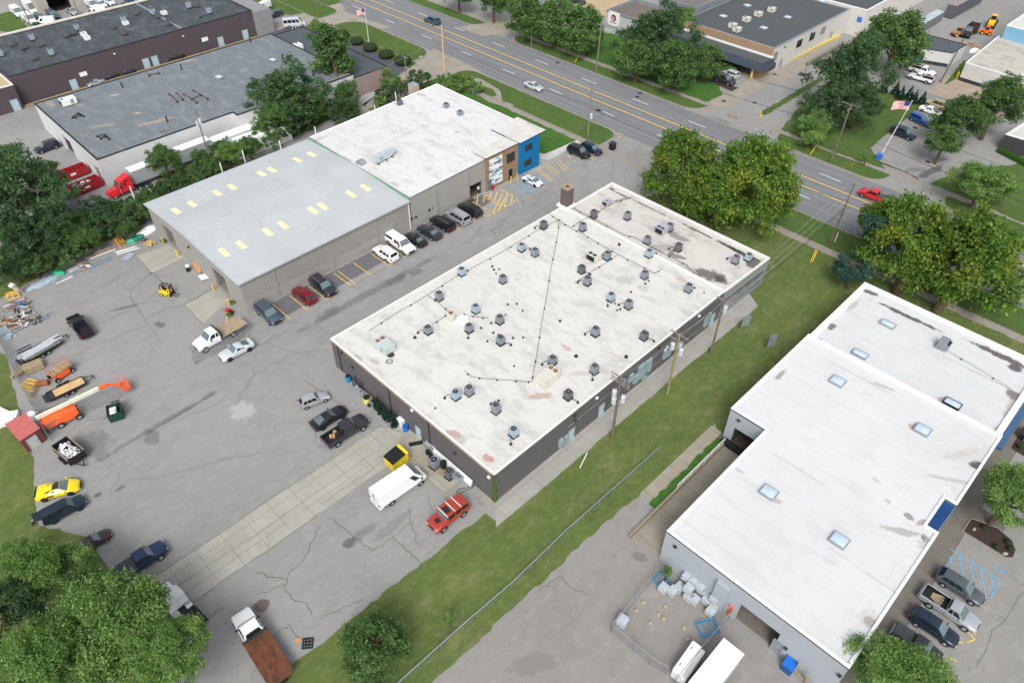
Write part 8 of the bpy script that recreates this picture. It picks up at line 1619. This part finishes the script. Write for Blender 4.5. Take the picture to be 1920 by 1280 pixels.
# box truck and white body at the compound
o = boxtrailer('cream-roofed box lorry outside the garage door at the bottom', (1376, 1210), (1310, 1296), 3.6, 2.5, wheels=True, name='box_truck', h0=.9); L = 6
b = MB(); b.box(3.3, 4.9, -1.0, 1.0, .5, 2.3); b.build('cab', CP['white'], o, bevel=.1)
o = thing('truck_body', 'narrow white utility body stored inside the compound fence', 'truck body', (*at(1290, 1242, 1), 0), R_(-86)); b = MB(); b.box(-2.1, 2.1, -.8, .3, .2, 1.9); b.box(-2.1, 2.1, .3, .85, .2, 1.5); b.build('body', CP['white'], o, bevel=.06); b = MB(); 
for x_ in (-1.4, .9): b.box(x_, x_+.35, -.5, -.42, 1.9, 1.93)
b.build('hatch_handle', M['steel'], o)
# wrapped pallets
pp = None
for i, (px, py, z_, lb) in enumerate([(1243, 1106, 0, 'behind the weed tree'), (1287, 1085, 1.0, 'top tier against the wall, leftmost'), (1298, 1093, 1.0, 'top tier against the wall, second'), (1273, 1105, 0, 'in the middle of the back row'), (1260, 1112, 0, 'front left, alone at the corner'), (1290, 1107, 1.0, 'tall stack in the middle'), (1290, 1122, 0, 'base of the middle stack'), (1312, 1104, 1.0, 'stacked against the wall, right of middle'), (1301, 1128, 0, 'front of the middle group'), (1324, 1128, 0, 'first of the right group'), (1339, 1125, 1.0, 'tall one of the right group'), (1331, 1150, 0, 'frontmost of the right group'), (1314, 1112, 0, 'base of the wall stack right of middle'), (1338, 1138, 0, 'base of the tall one of the right group')]):
    x, y = at(px, py, z_)
    if pp is None:
        pp = thing('wrapped_pallet', 'grey plastic-wrapped pallet load, '+lb, 'pallet', (x, y, z_), R_(3), 'wrapped pallets of the compound'); b = MB(); b.box(-.52, .52, -.52, .52, .14, .98); b.build('wrapped_load', M['whitewrap'], pp, bevel=.05); b = MB()
        for k in (-.45, 0, .45): b.box(-.55, .55, k-.06, k+.06, 0, .13)
        b.build('pallet_base', M['oldwood'], pp)
    else: dup(pp, (x, y, z_), R_(random.uniform(-6, 6)), 'grey plastic-wrapped pallet load, '+lb)
dup(pp, (*at(1166, 1168), 0), R_(10), 'pale wrapped load alone in the outer corner of the compound', scale=(1.2, 1.2, 1.1))
o = thing('steel_rack', 'blue tubular steel rack lying in the compound', 'rack', (*at(1326, 1178), 0), R_(60)); b = MB()
for z_ in (.1, .55):
    b.tube([(-1.1, -.8, z_), (1.1, -.8, z_), (1.1, .8, z_), (-1.1, .8, z_), (-1.1, -.8, z_)], .05, 5)
for (x_, y_) in ((-1.1, -.8), (1.1, -.8), (1.1, .8), (-1.1, .8)): b.cyl((x_, y_, 0), (x_, y_, .6), .05, n=5)
for k in (-.5, 0, .5): b.tube([(k, -.8, .55), (k, .8, .55)], .04, 4)
b.build('frame', plain('rack_blue', '#1f86b4', .5), o); o2 = dup(o, (*at(1243, 1094), 0), R_(-20), 'dark blue rack partly behind the weed tree'); 
o = thing('lift_frame', 'orange-red steel stand leaning by the garage door', 'stand', (*at(1362, 1150), 0), R_(60)); b = MB(); b.obox((0, -.3, 1.1), (.15, .15, 2.4), 0, .25); b.obox((0, .3, 1.1), (.15, .15, 2.4), 0, .25); b.obox((0, 0, 1.9), (.12, .8, .12)); b.obox((0, -.1, .8), (.12, .8, .12)); b.build('frame', M['orange'], o)
for i, (px, py) in enumerate([(1206, 1130), (1247, 1138), (1234, 1153), (1244, 1160), (1219, 1169), (1289, 1198), (1282, 1178), (1193, 1145)]): box_thing('block', 'pale concrete block on the compound ground, %s' % ['by the weeds', 'upper middle', 'centre left', 'centre', 'lower left', 'in the dirt at lower right', 'beside the white scraps', 'at the left edge'][i], 'block', px, py, (.4, .4, .25), random.uniform(0, 90), concrete('cmu', '#cdbf9b', .7) if i == 0 else bpy.data.materials['cmu'], group='loose concrete blocks')
o = box_thing('ice_bin', 'blue-topped bin standing by the pale blue-grey wall', 'bin', 1476, 1253, (1.2, 1.2, 1.2), 0, plain('bin_navy', '#15507c', .5)); b = MB(); b.box(-.65, .65, -.65, .65, 1.2, 1.35); b.build('lid', M['bluebin'], o)
o = thing('timber_posts', 'two rough timber posts beside the blue-topped bin', 'posts', (*at(1492, 1262), 0)); b = MB(); b.obox((-.2, 0, 1.0), (.2, .25, 2.0)); b.obox((1.2, -.3, 1.0), (.2, .25, 2.0)); b.obox((.5, -.1, .3), (1.4, .2, .2), -.2); b.build('post', M['oldwood'], o)
# clutter along the front wall of the main building
Yw = WY0
def drum(label, px, py, r, h, m, name='drum', grp=None, lidm=None):
    o = thing(name, label, 'drum' if 'drum' in name else name.replace('_', ' '), (*at(px, py), 0), 0, grp); b = MB(); b.cyl((0, 0, 0), (0, 0, h), r, r, 14); b.build('body', m, o, smooth=True); b = MB(); b.cyl((0, 0, h), (0, 0, h+.03), r*.9, n=14); b.build('lid', lidm or M['black'], o); return o
o = drum('teal plastic tank at the left end of the front wall', 654, 714, .42, 1.1, M['tank'], 'water_tank'); o['category'] = 'tank'
o = thing('display_rack', 'tall dark wire rack leaning by the wall beside the teal tank', 'rack', (*at(672, 727), 0), R_(0)); b = MB()
for (x_, y_) in ((-.9, -.3), (.9, -.3), (.9, .3), (-.9, .3)): b.cyl((x_, y_, 0), (x_, y_, 1.7), .05, n=5)
for z_ in (.1, .6, 1.1, 1.7): b.tube([(-.9, -.3, z_), (.9, -.3, z_), (.9, .3, z_), (-.9, .3, z_), (-.9, -.3, z_)], .035, 4)
b.build('frame', M['black'], o)
o = thing('counter', 'long pale steel counter with dark square holes against the wall', 'counter', (*at(687, 748), 0), R_(0)); b = MB(); b.box(-1.9, 1.9, -.35, .35, .0, .85); b.build('counter_body', M['galv'], o, bevel=.02); b = MB()
for k in range(4): b.box(-1.3+k*.75, -1.05+k*.75, -.1, .15, .851, .87)
b.build('hole', M['black'], o); b = MB(); b.box(-2.4, -1.95, -.3, .3, 0, 1.0); b.build('side_box', M['tarp'], o)
drum('dull yellow round tank with a black drum top', 689, 752, .62, .9, plain('pale_yellow', '#cfc95a', .6), 'round_tank'); drum('black drum behind the yellow tank', 701, 758, .35, .9, M['black'], grp='drums along the front wall'); drum('black tub with a pale centre in front of the yellow tank', 693, 760, .33, .3, M['black'], 'tub')
for i, (px, py, lb) in enumerate([(712, 768, 'leftmost potted conifer in the row along the dark wall'), (719, 776, 'second potted conifer along the dark wall'), (728, 786, 'middle potted conifer along the dark wall'), (735, 792, 'fourth potted conifer along the dark wall'), (743, 800, 'last potted conifer beside the white box')]):
    o = T('spruce', px-5, py-14, 1.3, 19, lb, 'potted_tree', 'potted tree', aspect=1.7, trunk=False, group='potted conifers', base=(px-4, py-2)); b = MB(); b.cyl((0, 0, 0), (0, 0, .5), .28, .34, 10); b.build('pot', M['black'], o)
drum('white-rimmed black drum near the conifers', 720, 780, .36, .9, M['black'], grp='drums along the front wall'); drum('dark brown drum beside the white-rimmed one', 723, 783, .36, .8, M['darkwood'], grp='drums along the front wall'); drum('blue-grey bin in front of the conifers', 731, 797, .38, .95, M['hvac'], 'waste_bin'); drum('bright blue drum by the pale door', 761, 806, .42, .95, M['bluebin'], grp='drums along the front wall', lidm=plain('blue_lid', '#1457ac', .5))
box_thing('chest_box', 'white upright box between the conifers and the blue drum', 'box', 753, 795, (1.1, .8, 1.2), 0, M['white'])
box_thing('door_mat', 'black mat lying on the concrete before the pale door', 'mat', 780, 831, (2.0, .7, .04), 60, M['black'], bev=0)
o = thing('barbecue', 'stainless barbecue grill against the dark wall', 'grill', (*at(806, 842), 0), R_(0)); b = MB(); b.box(-.9, .9, -.35, .35, .1, .95); b.build('cabinet', M['galv'], o); b = MB(); b.cyl((-.5, 0, 1.0), (.5, 0, 1.0), .32, n=12); b.build('hood', M['chrome'], o); b = MB(); b.box(-.95, -.55, -.36, .36, .95, 1.0); b.box(.55, .95, -.36, .36, .95, 1.0); b.build('side_shelf', M['galv'], o)
for (px, py, r, h, lb, m) in [(802, 850, .3, .6, 'small black pot left of the condensers on the ground', 'black'), (808, 858, .32, .8, 'second black pot left of the condensers on the ground', 'black'), (832, 876, .42, 1.2, 'tall black drum beside the ground condensers', 'black')]: drum(lb, px, py, r, h, M[m], grp='drums along the front wall')
condenser(815, 866, 0, 'old square condenser on the ground by the dark wall, left', 'hvac', 1.3); condenser(843, 886, 0, 'old condenser on the ground by the plastic chair, right', 'hvacdark', 1.15)
o = thing('white_board', 'long white board leaning low against the dark wall', 'board', (*at(843, 880), 0)); b = MB(); b.obox((0, .3, .55), (8.2, .08, 1.0), 0, -.35); b.build('board', M['white'], o)
for (px, py, lb) in [(820, 878, 'left wooden pallet before the ground condensers'), (830, 888, 'right wooden pallet before the ground condensers')]:
    o = thing('pallet', lb, 'pallet', (*at(px, py), 0), R_(random.uniform(-10, 10)), 'loose pallets'); b = MB()
    for k in range(6): b.box(-.6, .6, -.5+k*.19, -.4+k*.19, .1, .13)
    for k in (-.55, 0, .5): b.box(k-.04, k+.04, -.5, .55, 0, .1)
    b.build('slats', M['oldwood'], o)
o = thing('plastic_chair', 'white and teal plastic chair by the ground condensers', 'chair', (*at(847, 894), 0), R_(30)); b = MB(); b.box(-.28, .28, -.28, .28, .4, .45); b.obox((.28, 0, .75), (.05, .55, .6), 0, 0, .15); b.build('seat', plain('teal_plastic', '#6fc0c8', .5), o); 
for (x_, y_) in ((-.25, -.25), (.25, -.25), (.25, .25), (-.25, .25)): b = MB(); b.cyl((x_, y_, 0), (x_, y_, .4), .03, n=5); b.build('leg', M['white'], o)
o = box_thing('crate', 'open grey plastic crate beside the chair', 'crate', 860, 898, (1.3, .8, .8), 0, M['elecbox']); b = MB(); b.box(-.5, .5, -.3, .3, .79, .81); b.build('opening', M['hvacdark'], o)
o = thing('hose', 'black hose looped on the concrete by the wall tap', 'hose', (*at(870, 920), 0)); b = MB(); q = ats([(892, 905), (885, 915), (872, 920), (860, 926), (856, 922), (862, 916), (878, 914), (890, 910)]); b.tube([(p[0]-o.location[0], p[1]-o.location[1], .05) for p in q], .04, 5); b.build('tube', M['black'], o)
o = thing('pallet', 'black plastic pallet with cardboard lying at the edge of the lot', 'pallet', (*at(577, 1206), 0), R_(50), 'loose pallets'); b = MB()
for k in range(4): b.box(-.6, .6, -.6+k*.36, -.45+k*.36, .05, .14); b.box(-.6+k*.36, -.45+k*.36, -.6, .6, 0, .12)
b.build('slats', M['black'], o); box_thing('cardboard_box', 'flattened cardboard beside the black pallet', 'cardboard', 559, 1200, (.8, .5, .12), 40, M['cardboard'])
# storage yard heaps
def bundle(label, a_, c_, n, m, w_=1.0, name='steel_stock', cat='steel stock', h=.12, bw=.12, z=0, grp=None, mats=None, part='bar'):
    p, q = at(*a_), at(*c_); L = math.dist(p, q); o = thing(name, label, cat, ((p[0]+q[0])/2, (p[1]+q[1])/2, z), math.atan2(q[1]-p[1], q[0]-p[0]), grp); rr = random.Random(int(a_[0]))
    for k in range(n):
        b = MB(); y_ = -w_/2+w_*k/max(1, n-1); l2 = L*rr.uniform(.75, 1.0); b.obox((rr.uniform(-.06, .06)*L, y_, h/2+h*(k % 3)*.8), (l2, bw, h), rr.uniform(-.03, .03)); b.build(part, M[(mats or [m])[k % len(mats or [m])]], o)
    return o
bundle('long galvanised purlins lying across the left of the yard', (2, 632), (97, 590), 6, 'galv', 1.0, mats=['galv', 'tarp']); bundle('stacked timber and blue beams at the upper left of the yard', (3, 585), (55, 562), 8, 'wood', 1.8, mats=['oldwood', 'tarp', 'rust', 'white'])
bundle('red steel beams beside the blue pallet rack parts', (15, 572), (48, 560), 4, 'red', .9, mats=['rust']); bundle('pale panels stacked against the left fence', (5, 612), (22, 635), 4, 'galv', 1.2, bw=.5, mats=['tarp'])
bundle('long pipes along the thicket fence', (128, 512), (165, 492), 5, 'white', .8, mats=['tarp', 'white', 'galv']); bundle('white boards along the thicket fence', (160, 487), (222, 462), 5, 'white', .9, mats=['white', 'oldwood', 'galv']); bundle('short steel lengths near the yellow crate', (212, 478), (262, 463), 5, 'galv', .7, mats=['white', 'galv']); bundle('brown planks behind the white boards', (175, 482), (212, 464), 3, 'rust', .4, mats=['wood', 'oldwood'])
for (a_, c_, n_, ms, w_, lb) in [((8, 598), (60, 576), 5, ['white', 'tarp', 'oldwood'], .9, 'row of pale channels below the timber and blue beams'), ((20, 622), (70, 600), 6, ['oldwood', 'galv', 'rust'], 1.4, 'layered boards and frames between the purlins and the fence'), ((30, 662), (60, 648), 4, ['steel', 'tarp'], .8, 'dark steel lengths behind the loaded trailer'), ((52, 545), (92, 530), 4, ['tarp', 'galv'], .6, 'pale steel bars before the grey-blue tarpaulin'), ((100, 532), (140, 515), 5, ['white', 'galv', 'tarp'], .7, 'pale lengths in front of the green sheet heap'), ((60, 745), (72, 728), 3, ['oldwood'], .5, 'thin planks on end beside the yellow barred crate')]: bundle(lb, a_, c_, n_, 'galv', w_, mats=ms)
o = thing('panel', 'flat grey panel lying on the ground by the fence', 'panel', (*at(186, 494), 0), heading((168, 502), (203, 486))); b = MB(); b.box(-2.2, 2.2, -.7, .7, 0, .08); b.build('sheet', M['hvac'], o)
o = thing('panel', 'small blue-grey tray near the yellow crate', 'panel', (*at(241, 482), 0), R_(-60)); b = MB(); b.box(-.9, .9, -.7, .7, 0, .1); b.frame([(-.95, -.75), (.95, -.75), (.95, .75), (-.95, .75)], [(-.88, -.68), (.88, -.68), (.88, .68), (-.88, .68)], .08, .2); b.build('tray', M['hvaclight'], o)
def tarp(label, px, py, rx, ry_, rz_, ang, m, name='tarpaulin'):
    x, y = at(px, py); o = thing(name, label, 'tarpaulin', (x, y, 0), R_(ang)); r = random.Random(int(px)); b = MB(); rings = []
    for k in range(6):
        t_ = k/5*math.pi/2; rings.append([(rx*math.cos(t_)*(1+.18*math.sin(i*2.3+k))*math.cos(a_)+.001, ry_*math.cos(t_)*(1+.14*math.cos(i*1.7))*math.sin(a_), rz_*math.sin(t_)+r.uniform(-.05, .05)) for i, a_ in enumerate(np.linspace(0, 2*math.pi, 17)[:-1])])
    b.loft(rings); b.build('sheet', m, o, smooth=True); return o
tarp('grey-blue tarpaulin over a long heap at the fence', 82, 530, 3.0, 1.0, .6, 92, M['tarp']); tarp('green sheet over a small heap by the fence', 110, 512, 1.3, 1.0, .7, 30, M['tarpteal']); tarp('pale green covered heap on the timber stack', 54, 672, .8, .8, .8, 0, M['tarpgreen']); tarp('grey ribbed sheet over goods beside the workshop corner', 278, 433, 2.4, 1.2, .8, 95, M['white']); tarp('teal sheet near the black frames by the fence', 254, 449, 1.8, .8, .7, 95, M['tarpteal'])
o = thing('timber_stack', 'stack of weathered timber under the pale green heap', 'timber', (*at(66, 692), 0), heading((48, 700), (85, 685))); b = MB(); b.box(-1.3, 1.3, -.8, .8, .15, 1.0); b.build('stack_body', M['oldwood'], o); 
for k in range(6): b = MB(); b.box(-1.25+k*.42, -.9+k*.42, -.85, .85, 1.0, 1.05); b.build('plank', M['oldwood'], o)
for i, (px, py, lb) in enumerate([(36, 700, 'left upright bundle of old timber by the fence'), (47, 696, 'right upright bundle of old timber by the fence')]): box_thing('timber_bundle', lb, 'timber', px, py, (2.6, .55, .6), 115, M['oldwood'], group='timber bundles by the fence')
def crate(label, px, py, sx, sy_, h, ang, m, nx=3, name='steel_crate'):
    o = thing(name, label, 'crate', (*at(px, py), 0), R_(ang)); b = MB()
    for z_ in (.05, h): b.tube([(-sx/2, -sy_/2, z_), (sx/2, -sy_/2, z_), (sx/2, sy_/2, z_), (-sx/2, sy_/2, z_), (-sx/2, -sy_/2, z_)], .06, 4)
    for i in range(nx+1):
        x_ = -sx/2+sx*i/nx; b.box(x_-.05, x_+.05, -sy_/2, sy_/2, h-.05, h+.03); b.box(x_-.05, x_+.05, -sy_/2-.03, -sy_/2+.03, 0, h)
    for i in range(3): y_ = -sy_/2+sy_*i/2; b.box(-sx/2, sx/2, y_-.05, y_+.05, h-.02, h+.06)
    b.build('bars', m, o); return o
crate('yellow barred crate near the left fence', 59, 725, 1.8, 1.4, .8, 30, M['yellow']); crate('orange-yellow open crate by the thicket fence', 228, 460, 2.2, 1.1, 1.1, 2, plain('amber', '#d49a1c', .6)); 
o = box_thing('plywood_box', 'brown plywood box behind the orange-yellow crate', 'box', 224, 452, (2.8, .7, 1.4), 0, M['darkwood'])
o = thing('oil_drum', 'rusty drum lying on its side near the yellow crate', 'drum', (*at(81, 722), 0), R_(60)); b = MB(); b.cyl((-.9, 0, .45), (.9, 0, .45), .45, n=14); b.build('shell', M['rust'], o, smooth=True)
o = thing('frame_pile', 'pile of black steel frames near the workshop corner', 'steel stock', (*at(264, 453), 0), R_(20)); b = MB(); rr = random.Random(6)
for k in range(14): b.obox((rr.uniform(-1.3, 1.3), rr.uniform(-.8, .8), rr.uniform(.1, .9)), (rr.uniform(.8, 2.0), .08, .08), rr.uniform(0, 3), rr.uniform(-.6, .6), rr.uniform(-.6, .6))
b.build('frames', M['black'], o)
def heap(label, px, py, n, m, s_=1.4, L=1.6, mats=None, name='scrap_heap', cat='heap'):
    o = thing(name, label, cat, (*at(px, py), 0)); rr = random.Random(int(px*3)); ms = mats or [m]
    for q in range(len(ms)):
        b = MB()
        for k in range(n//len(ms)): b.obox((rr.uniform(-s_, s_), rr.uniform(-s_*.7, s_*.7), rr.uniform(.05, .45)), (rr.uniform(.3, L), rr.uniform(.08, .3), .05), rr.uniform(0, 3), rr.uniform(-.3, .3), rr.uniform(-.3, .3))
        b.build('pieces', M[ms[q]], o)
    return o
heap('splayed heap of pale broken timber by the left doorway', 283, 458, 18, 'wood', .9, 2.0, name='timber_heap'); heap('heap of mixed scrap by the fence', 158, 500, 36, 'tarp', 1.2, 1.0, ['tarp', 'rust', 'white']); heap('heap of broken panels in the upper left of the yard', 30, 608, 44, 'oldwood', 1.8, 1.6, ['white', 'oldwood', 'steel', 'rust']); heap('second heap of broken frames in the upper left of the yard', 60, 600, 36, 'oldwood', 1.5, 2.0, ['galv', 'oldwood', 'steel'])
heap('heap of grey frames and boards by the purlins', 48, 585, 40, 'galv', 1.8, 1.8, ['galv', 'oldwood', 'white', 'steel']); heap('heap of brown and orange scrap against the left fence', 8, 606, 30, 'rust', 1.3, 1.2, ['rust', 'wood', 'tarp'])
for i, (px, py, sx, sy_, a_) in enumerate([(6, 778, 2.4, 1.4, 20), (22, 783, 2.0, 1.5, 60), (8, 795, 3.0, 1.2, 80), (64, 783, 1.3, 1.0, 40)]): box_thing('foam_block', 'white slab near the red shed, '+['at the picture edge', 'behind the shed roof', 'long one on the grass', 'on the yard side of the shed'][i], 'block', px, py, (sx, sy_, .6+.1*i), a_, M['white'], group='white slabs round the red shed')
o = thing('loader_frame', 'tall beige metal mast frame in the upper left yard corner', 'frame', (*at(38, 552), 0), R_(-60)); b = MB(); 
for s_ in (-.35, .35): b.obox((0, s_, 1.2), (.1, .1, 2.6), 0, 0, .4)
b.obox((.5, 0, 2.3), (.7, .8, .5), 0, 0, .3); b.obox((.1, 0, 1.4), (.5, .7, .5), 0, 0, .3); b.build('frame', M['offwhite'], o)
crate('yellow pallet jack frame in the upper left yard corner', 26, 556, 1.8, 1.0, .7, 70, M['yellow'], 2)
heap('blue steel parts crossing the beams', 42, 572, 8, 'blue', .8, 1.8)
# things by the workshop front
o = thing('plywood_sheet', 'orange-brown board leaning on the workshop wall', 'board', (*at(372, 505), 0), R_(0)); b = MB(); b.obox((0, 0, .9), (3.2, .06, 1.7), 0, -.45); b.build('board', plain('ply', '#b9855a', .8), o); o = thing('leaning_board', 'white board lying by the right workshop doorway', 'board', (*at(385, 521), 0), R_(-5)); b = MB(); b.obox((0, 0, .3), (1.7, 1.9, .06), .0, -.15); b.build('board', M['white'], o)
o = thing('cement_mixer', 'small black and white machine standing by the leaning board', 'machine', (*at(354, 506), 0)); b = MB(); b.ball((0, 0, .8), .4, .4, .45); b.build('drum', M['bagwhite'], o); b = MB(); b.obox((.3, -.2, .4), (.5, .6, .8)); b.build('motor', M['black'], o)
o = thing('mower', 'red walk-behind machine with a dark engine at the workshop corner', 'machine', (*at(430, 588), 0), R_(20)); b = MB(); b.obox((-.4, .2, .5), (.7, .6, .6)); b.build('hood', M['redbright'], o, bevel=.08); b = MB(); b.obox((.5, 0, .5), (.6, .6, .7)); b.build('engine', plain('dark_maroon', '#4b1420', .6), o, bevel=.05); b = MB(); b.tube([(-.6, -.2, .6), (-1.3, -.5, 1.0)], .04, 4); b.build('handle', M['black'], o)
for s_ in (-1, 1): wheel(o, 0, s_*.4, .22, .14, 'black')
bundle('pale plank on the ground beside the red machine', (423, 606), (424, 585), 1, 'wood', .3, 'plank', 'plank', .1, .3, part='board')
o = thing('utility_cart', 'small brown four-wheeled cart beside the black estate car', 'cart', (*at(880, 378), 0), R_(30)); b = MB(); b.box(-.7, .7, -.4, .4, .4, .7); b.build('body', M['darkwood'], o)
for x_ in (-.45, .45):
    for s_ in (-1, 1): wheel(o, x_, s_*.45, .26, .16, 'galv')
o = thing('banner', 'tall blue banner board leaning at the mosaic wall', 'banner', (*at(919, 358), 0)); b = MB(); b.obox((0, 0, 1.4), (.1, .5, 2.7), 0, 0, .1); b.build('board', M['tank'], o)
o = thing('drinks_machine', 'red bin beside the blue banner board', 'bin', (*at(924, 356), 0)); b = MB(); b.box(-.2, .2, -.25, .25, 0, 1.1); b.build('body', M['red'], o)
# far yard machines
def loader(label, px, py, ang, m, s_=1.0, bucket='steel'):
    o = thing('wheel_loader', label, 'loader', (*at(px, py), 0), R_(ang)); o.scale = (s_,)*3; b = MB(); b.loft([[(-2.4, -.8, .9), (-2.4, .8, .9), (-2.4, .7, 1.7), (-2.4, -.7, 1.7)], [(-.3, -.9, .8), (-.3, .9, .8), (-.3, .8, 2.0), (-.3, -.8, 2.0)], [(1.0, -.7, .8), (1.0, .7, .8), (1.0, .6, 1.5), (1.0, -.6, 1.5)]]); b.build('body', m, o, bevel=.05); b = MB(); b.box(-.8, .5, -.6, .6, 2.0, 3.0); b.build('cab', M['carglass'], o, bevel=.04); b = MB(); b.box(-.9, .6, -.7, .7, 3.0, 3.12); b.build('cab_roof', m, o)
    b = MB(); 
    for q in (-.5, .5): b.obox((1.9, q, 1.2), (2.2, .18, .3), 0, 0, .3)
    b.build('lift_arm', m, o); b = MB(); b.add([(2.7, -1.2, .2), (2.7, 1.2, .2), (3.6, 1.2, .3), (3.6, -1.2, .3), (2.6, -1.2, 1.3), (2.6, 1.2, 1.3)], [(0, 1, 2, 3), (0, 4, 5, 1), (0, 3, 4), (1, 5, 2)]); b.build('bucket', M[bucket], o)
    for x_ in (-1.5, 1.1):
        for q in (-1, 1): wheel(o, x_, q*.95, .7, .45, 'yellow')
    return o
loader('yellow wheel loader in the far yard at the top right', 1857, 50, 100, M['yellow'], 1.1); loader('orange-brown older loader beside the black dump truck', 1795, 68, 60, plain('dusty_orange', '#a8744c', .8), .8, 'rust'); loader('orange tractor loader nearest the blue band', 1846, 65, 200, M['orange'], .75)
o = vehicle('truckcab', 'black', (1828, 50), (1808, 70), 'black dump truck facing the small white shed', 'truck', name='dump_truck', z=1, solo='d'); b = MB(); b.frame([(-3.3, -1.1), (0, -1.1), (0, 1.1), (-3.3, 1.1)], [(-3.2, -1.0), (-.1, -1.0), (-.1, 1.0), (-3.2, 1.0)], 1.1, 2.2); b.box(-3.3, 0, -1.1, 1.1, 1.0, 1.15); b.build('dump_box', plain('box_brown', '#3a2e30', .7), o, fix=True)
tarp('white tank-shaped object among yellow and red oddments', 1826, 98, 1.6, .8, 1.2, 60, M['white'], 'white_tank'); heap('oddments of red and yellow equipment beside the white tank', 1820, 86, 22, 'red', 2.0, 1.5, ['red', 'yellow', 'oldwood'])
def container(label, q, z, m, topm, name='container'):
    P = ats(q, z); x0, y0 = P[0]; o = thing(name, label, 'container', (x0, y0, 0)); b = MB(); b.prism([(p[0]-x0, p[1]-y0) for p in P], .3, z, top=False); b.build('sides', m, o, fix=True); b = MB(); b.poly([(p[0]-x0, p[1]-y0, z) for p in P]); b.build('roof', topm, o, fix=True); return o
container('grey open-ended container with a patchy pale roof at the top right', [(1718, 40), (1734, 45), (1772, 22), (1757, 18)], 2.9, plain('container_grey', '#6a6e70', .7), membrane('container_roof', '#bcd0d6', .8, (0, 0), .9, .5)); container('long dark semi-trailer at the top right', [(1778, 8), (1795, 12), (1850, -18), (1835, -22)], 3.9, plain('trailer_dark', '#55565a', .7), plain('trailer_top', '#8d8580', .7))
o = thing('hydrant', 'yellow post with a hose by the white block corner', 'hydrant', (*at(1794, 146), 0)); b = MB(); b.cyl((0, 0, 0), (0, 0, 1.3), .3, .22, 10); b.ball((0, 0, 1.35), .3, .3, .25); b.obox((.2, 0, .9), (.6, .2, .2)); b.build('body', M['yellow'], o)
# people
def person(label, px, py, pose, shirt, pants, rz=0, z=0):
    x, y = at(px, py, z); o = thing('person', label, 'person', (x, y, z), R_(rz)); me = bpy.data.meshes.new('body'); 
    if pose == 'bend': J = dict(pel=(0, 0, .9), sp=(.22, 0, 1.08), ch=(.42, 0, 1.14), nk=(.56, 0, 1.12), hd=(.68, 0, 1.08), sl=(.42, .18, 1.12), el=(.55, .24, .9), wl=(.72, .18, .72), hl=(.8, .16, .66), sr=(.42, -.18, 1.12), er=(.58, -.22, .88), wr=(.76, -.16, .74), hr=(.84, -.14, .68), kl=(.1, .12, .48), al=(-.02, .12, .08), tl=(.16, .13, .03), kr=(.02, -.12, .48), ar=(-.1, -.13, .08), tr=(.08, -.14, .03))
    else: J = dict(pel=(0, 0, .95), sp=(0, 0, 1.15), ch=(.01, 0, 1.36), nk=(0, 0, 1.5), hd=(.02, 0, 1.64), sl=(0, .19, 1.42), el=(.02, .26, 1.14), wl=(.12, .25, .9), hl=(.14, .24, .82), sr=(0, -.19, 1.42), er=(.04, -.26, 1.14), wr=(.22, -.2, 1.0), hr=(.28, -.18, .97), kl=(.06, .1, .5), al=(0, .1, .08), tl=(.18, .11, .03), kr=(0, -.1, .5), ar=(-.06, -.11, .08), tr=(.12, -.12, .03))
    rad = dict(pel=.15, sp=.14, ch=.16, nk=.06, hd=.11, sl=.075, el=.05, wl=.035, hl=.045, sr=.075, er=.05, wr=.035, hr=.045, kl=.075, al=.05, tl=.045, kr=.075, ar=.05, tr=.045)
    E = [('pel', 'sp'), ('sp', 'ch'), ('ch', 'nk'), ('nk', 'hd'), ('ch', 'sl'), ('sl', 'el'), ('el', 'wl'), ('wl', 'hl'), ('ch', 'sr'), ('sr', 'er'), ('er', 'wr'), ('wr', 'hr'), ('pel', 'kl'), ('kl', 'al'), ('al', 'tl'), ('pel', 'kr'), ('kr', 'ar'), ('ar', 'tr')]
    K = list(J); me.from_pydata([J[k] for k in K], [(K.index(a_), K.index(b__)) for a_, b__ in E], []); bo = bpy.data.objects.new('body', me); col.objects.link(bo); bo.parent = o
    md = bo.modifiers.new('skin', 'SKIN'); 
    for i, k in enumerate(K): me.skin_vertices[0].data[i].radius = (rad[k], rad[k]); me.skin_vertices[0].data[i].use_root = (k == 'pel')
    sb = bo.modifiers.new('sub', 'SUBSURF'); sb.levels = 1; sb.render_levels = 1
    nt = NT('person_'+str(int(px)), .85); s3 = nt.n('ShaderNodeSeparateXYZ'); nt.l(nt.P, s3.inputs[0])
    c_ = nt.mix(nt.math('GREATER_THAN', s3.outputs[2], .9 if pose != 'bend' else .86), S(pants), S(shirt))
    ax = s3.outputs[0] if pose == 'bend' else s3.outputs[2]
    c_ = nt.mix(nt.math('GREATER_THAN', ax, .6 if pose == 'bend' else 1.5), c_, S('#b98a6c')); nt.put(c_, nt.b.inputs['Base Color']); me.materials.append(nt.m)
    b = MB(); h_ = J['hd']; b.ball((h_[0]-.02, h_[1], h_[2]+.05), .115, .115, .1, 10, 6); b.build('hair', M['hair'], o); return o
person('person in a pale shirt bending over beside the yellow sports car', 101, 934, 'bend', '#c3c6bd', '#8f8a80', 75)
person('person in dark clothes stooping at the open tailgate of the black SUV', 64, 984, 'bend', '#8e9290', '#2c2f33', 60)
person('person in dark trousers standing at the door of the white wall across the road', 1473, 112, 'stand', '#50525c', '#2b2c31', -90)
person('person in a white shirt standing in the shop doorway', 897, 362, 'stand', '#dfe2e4', '#2d3036', 0)
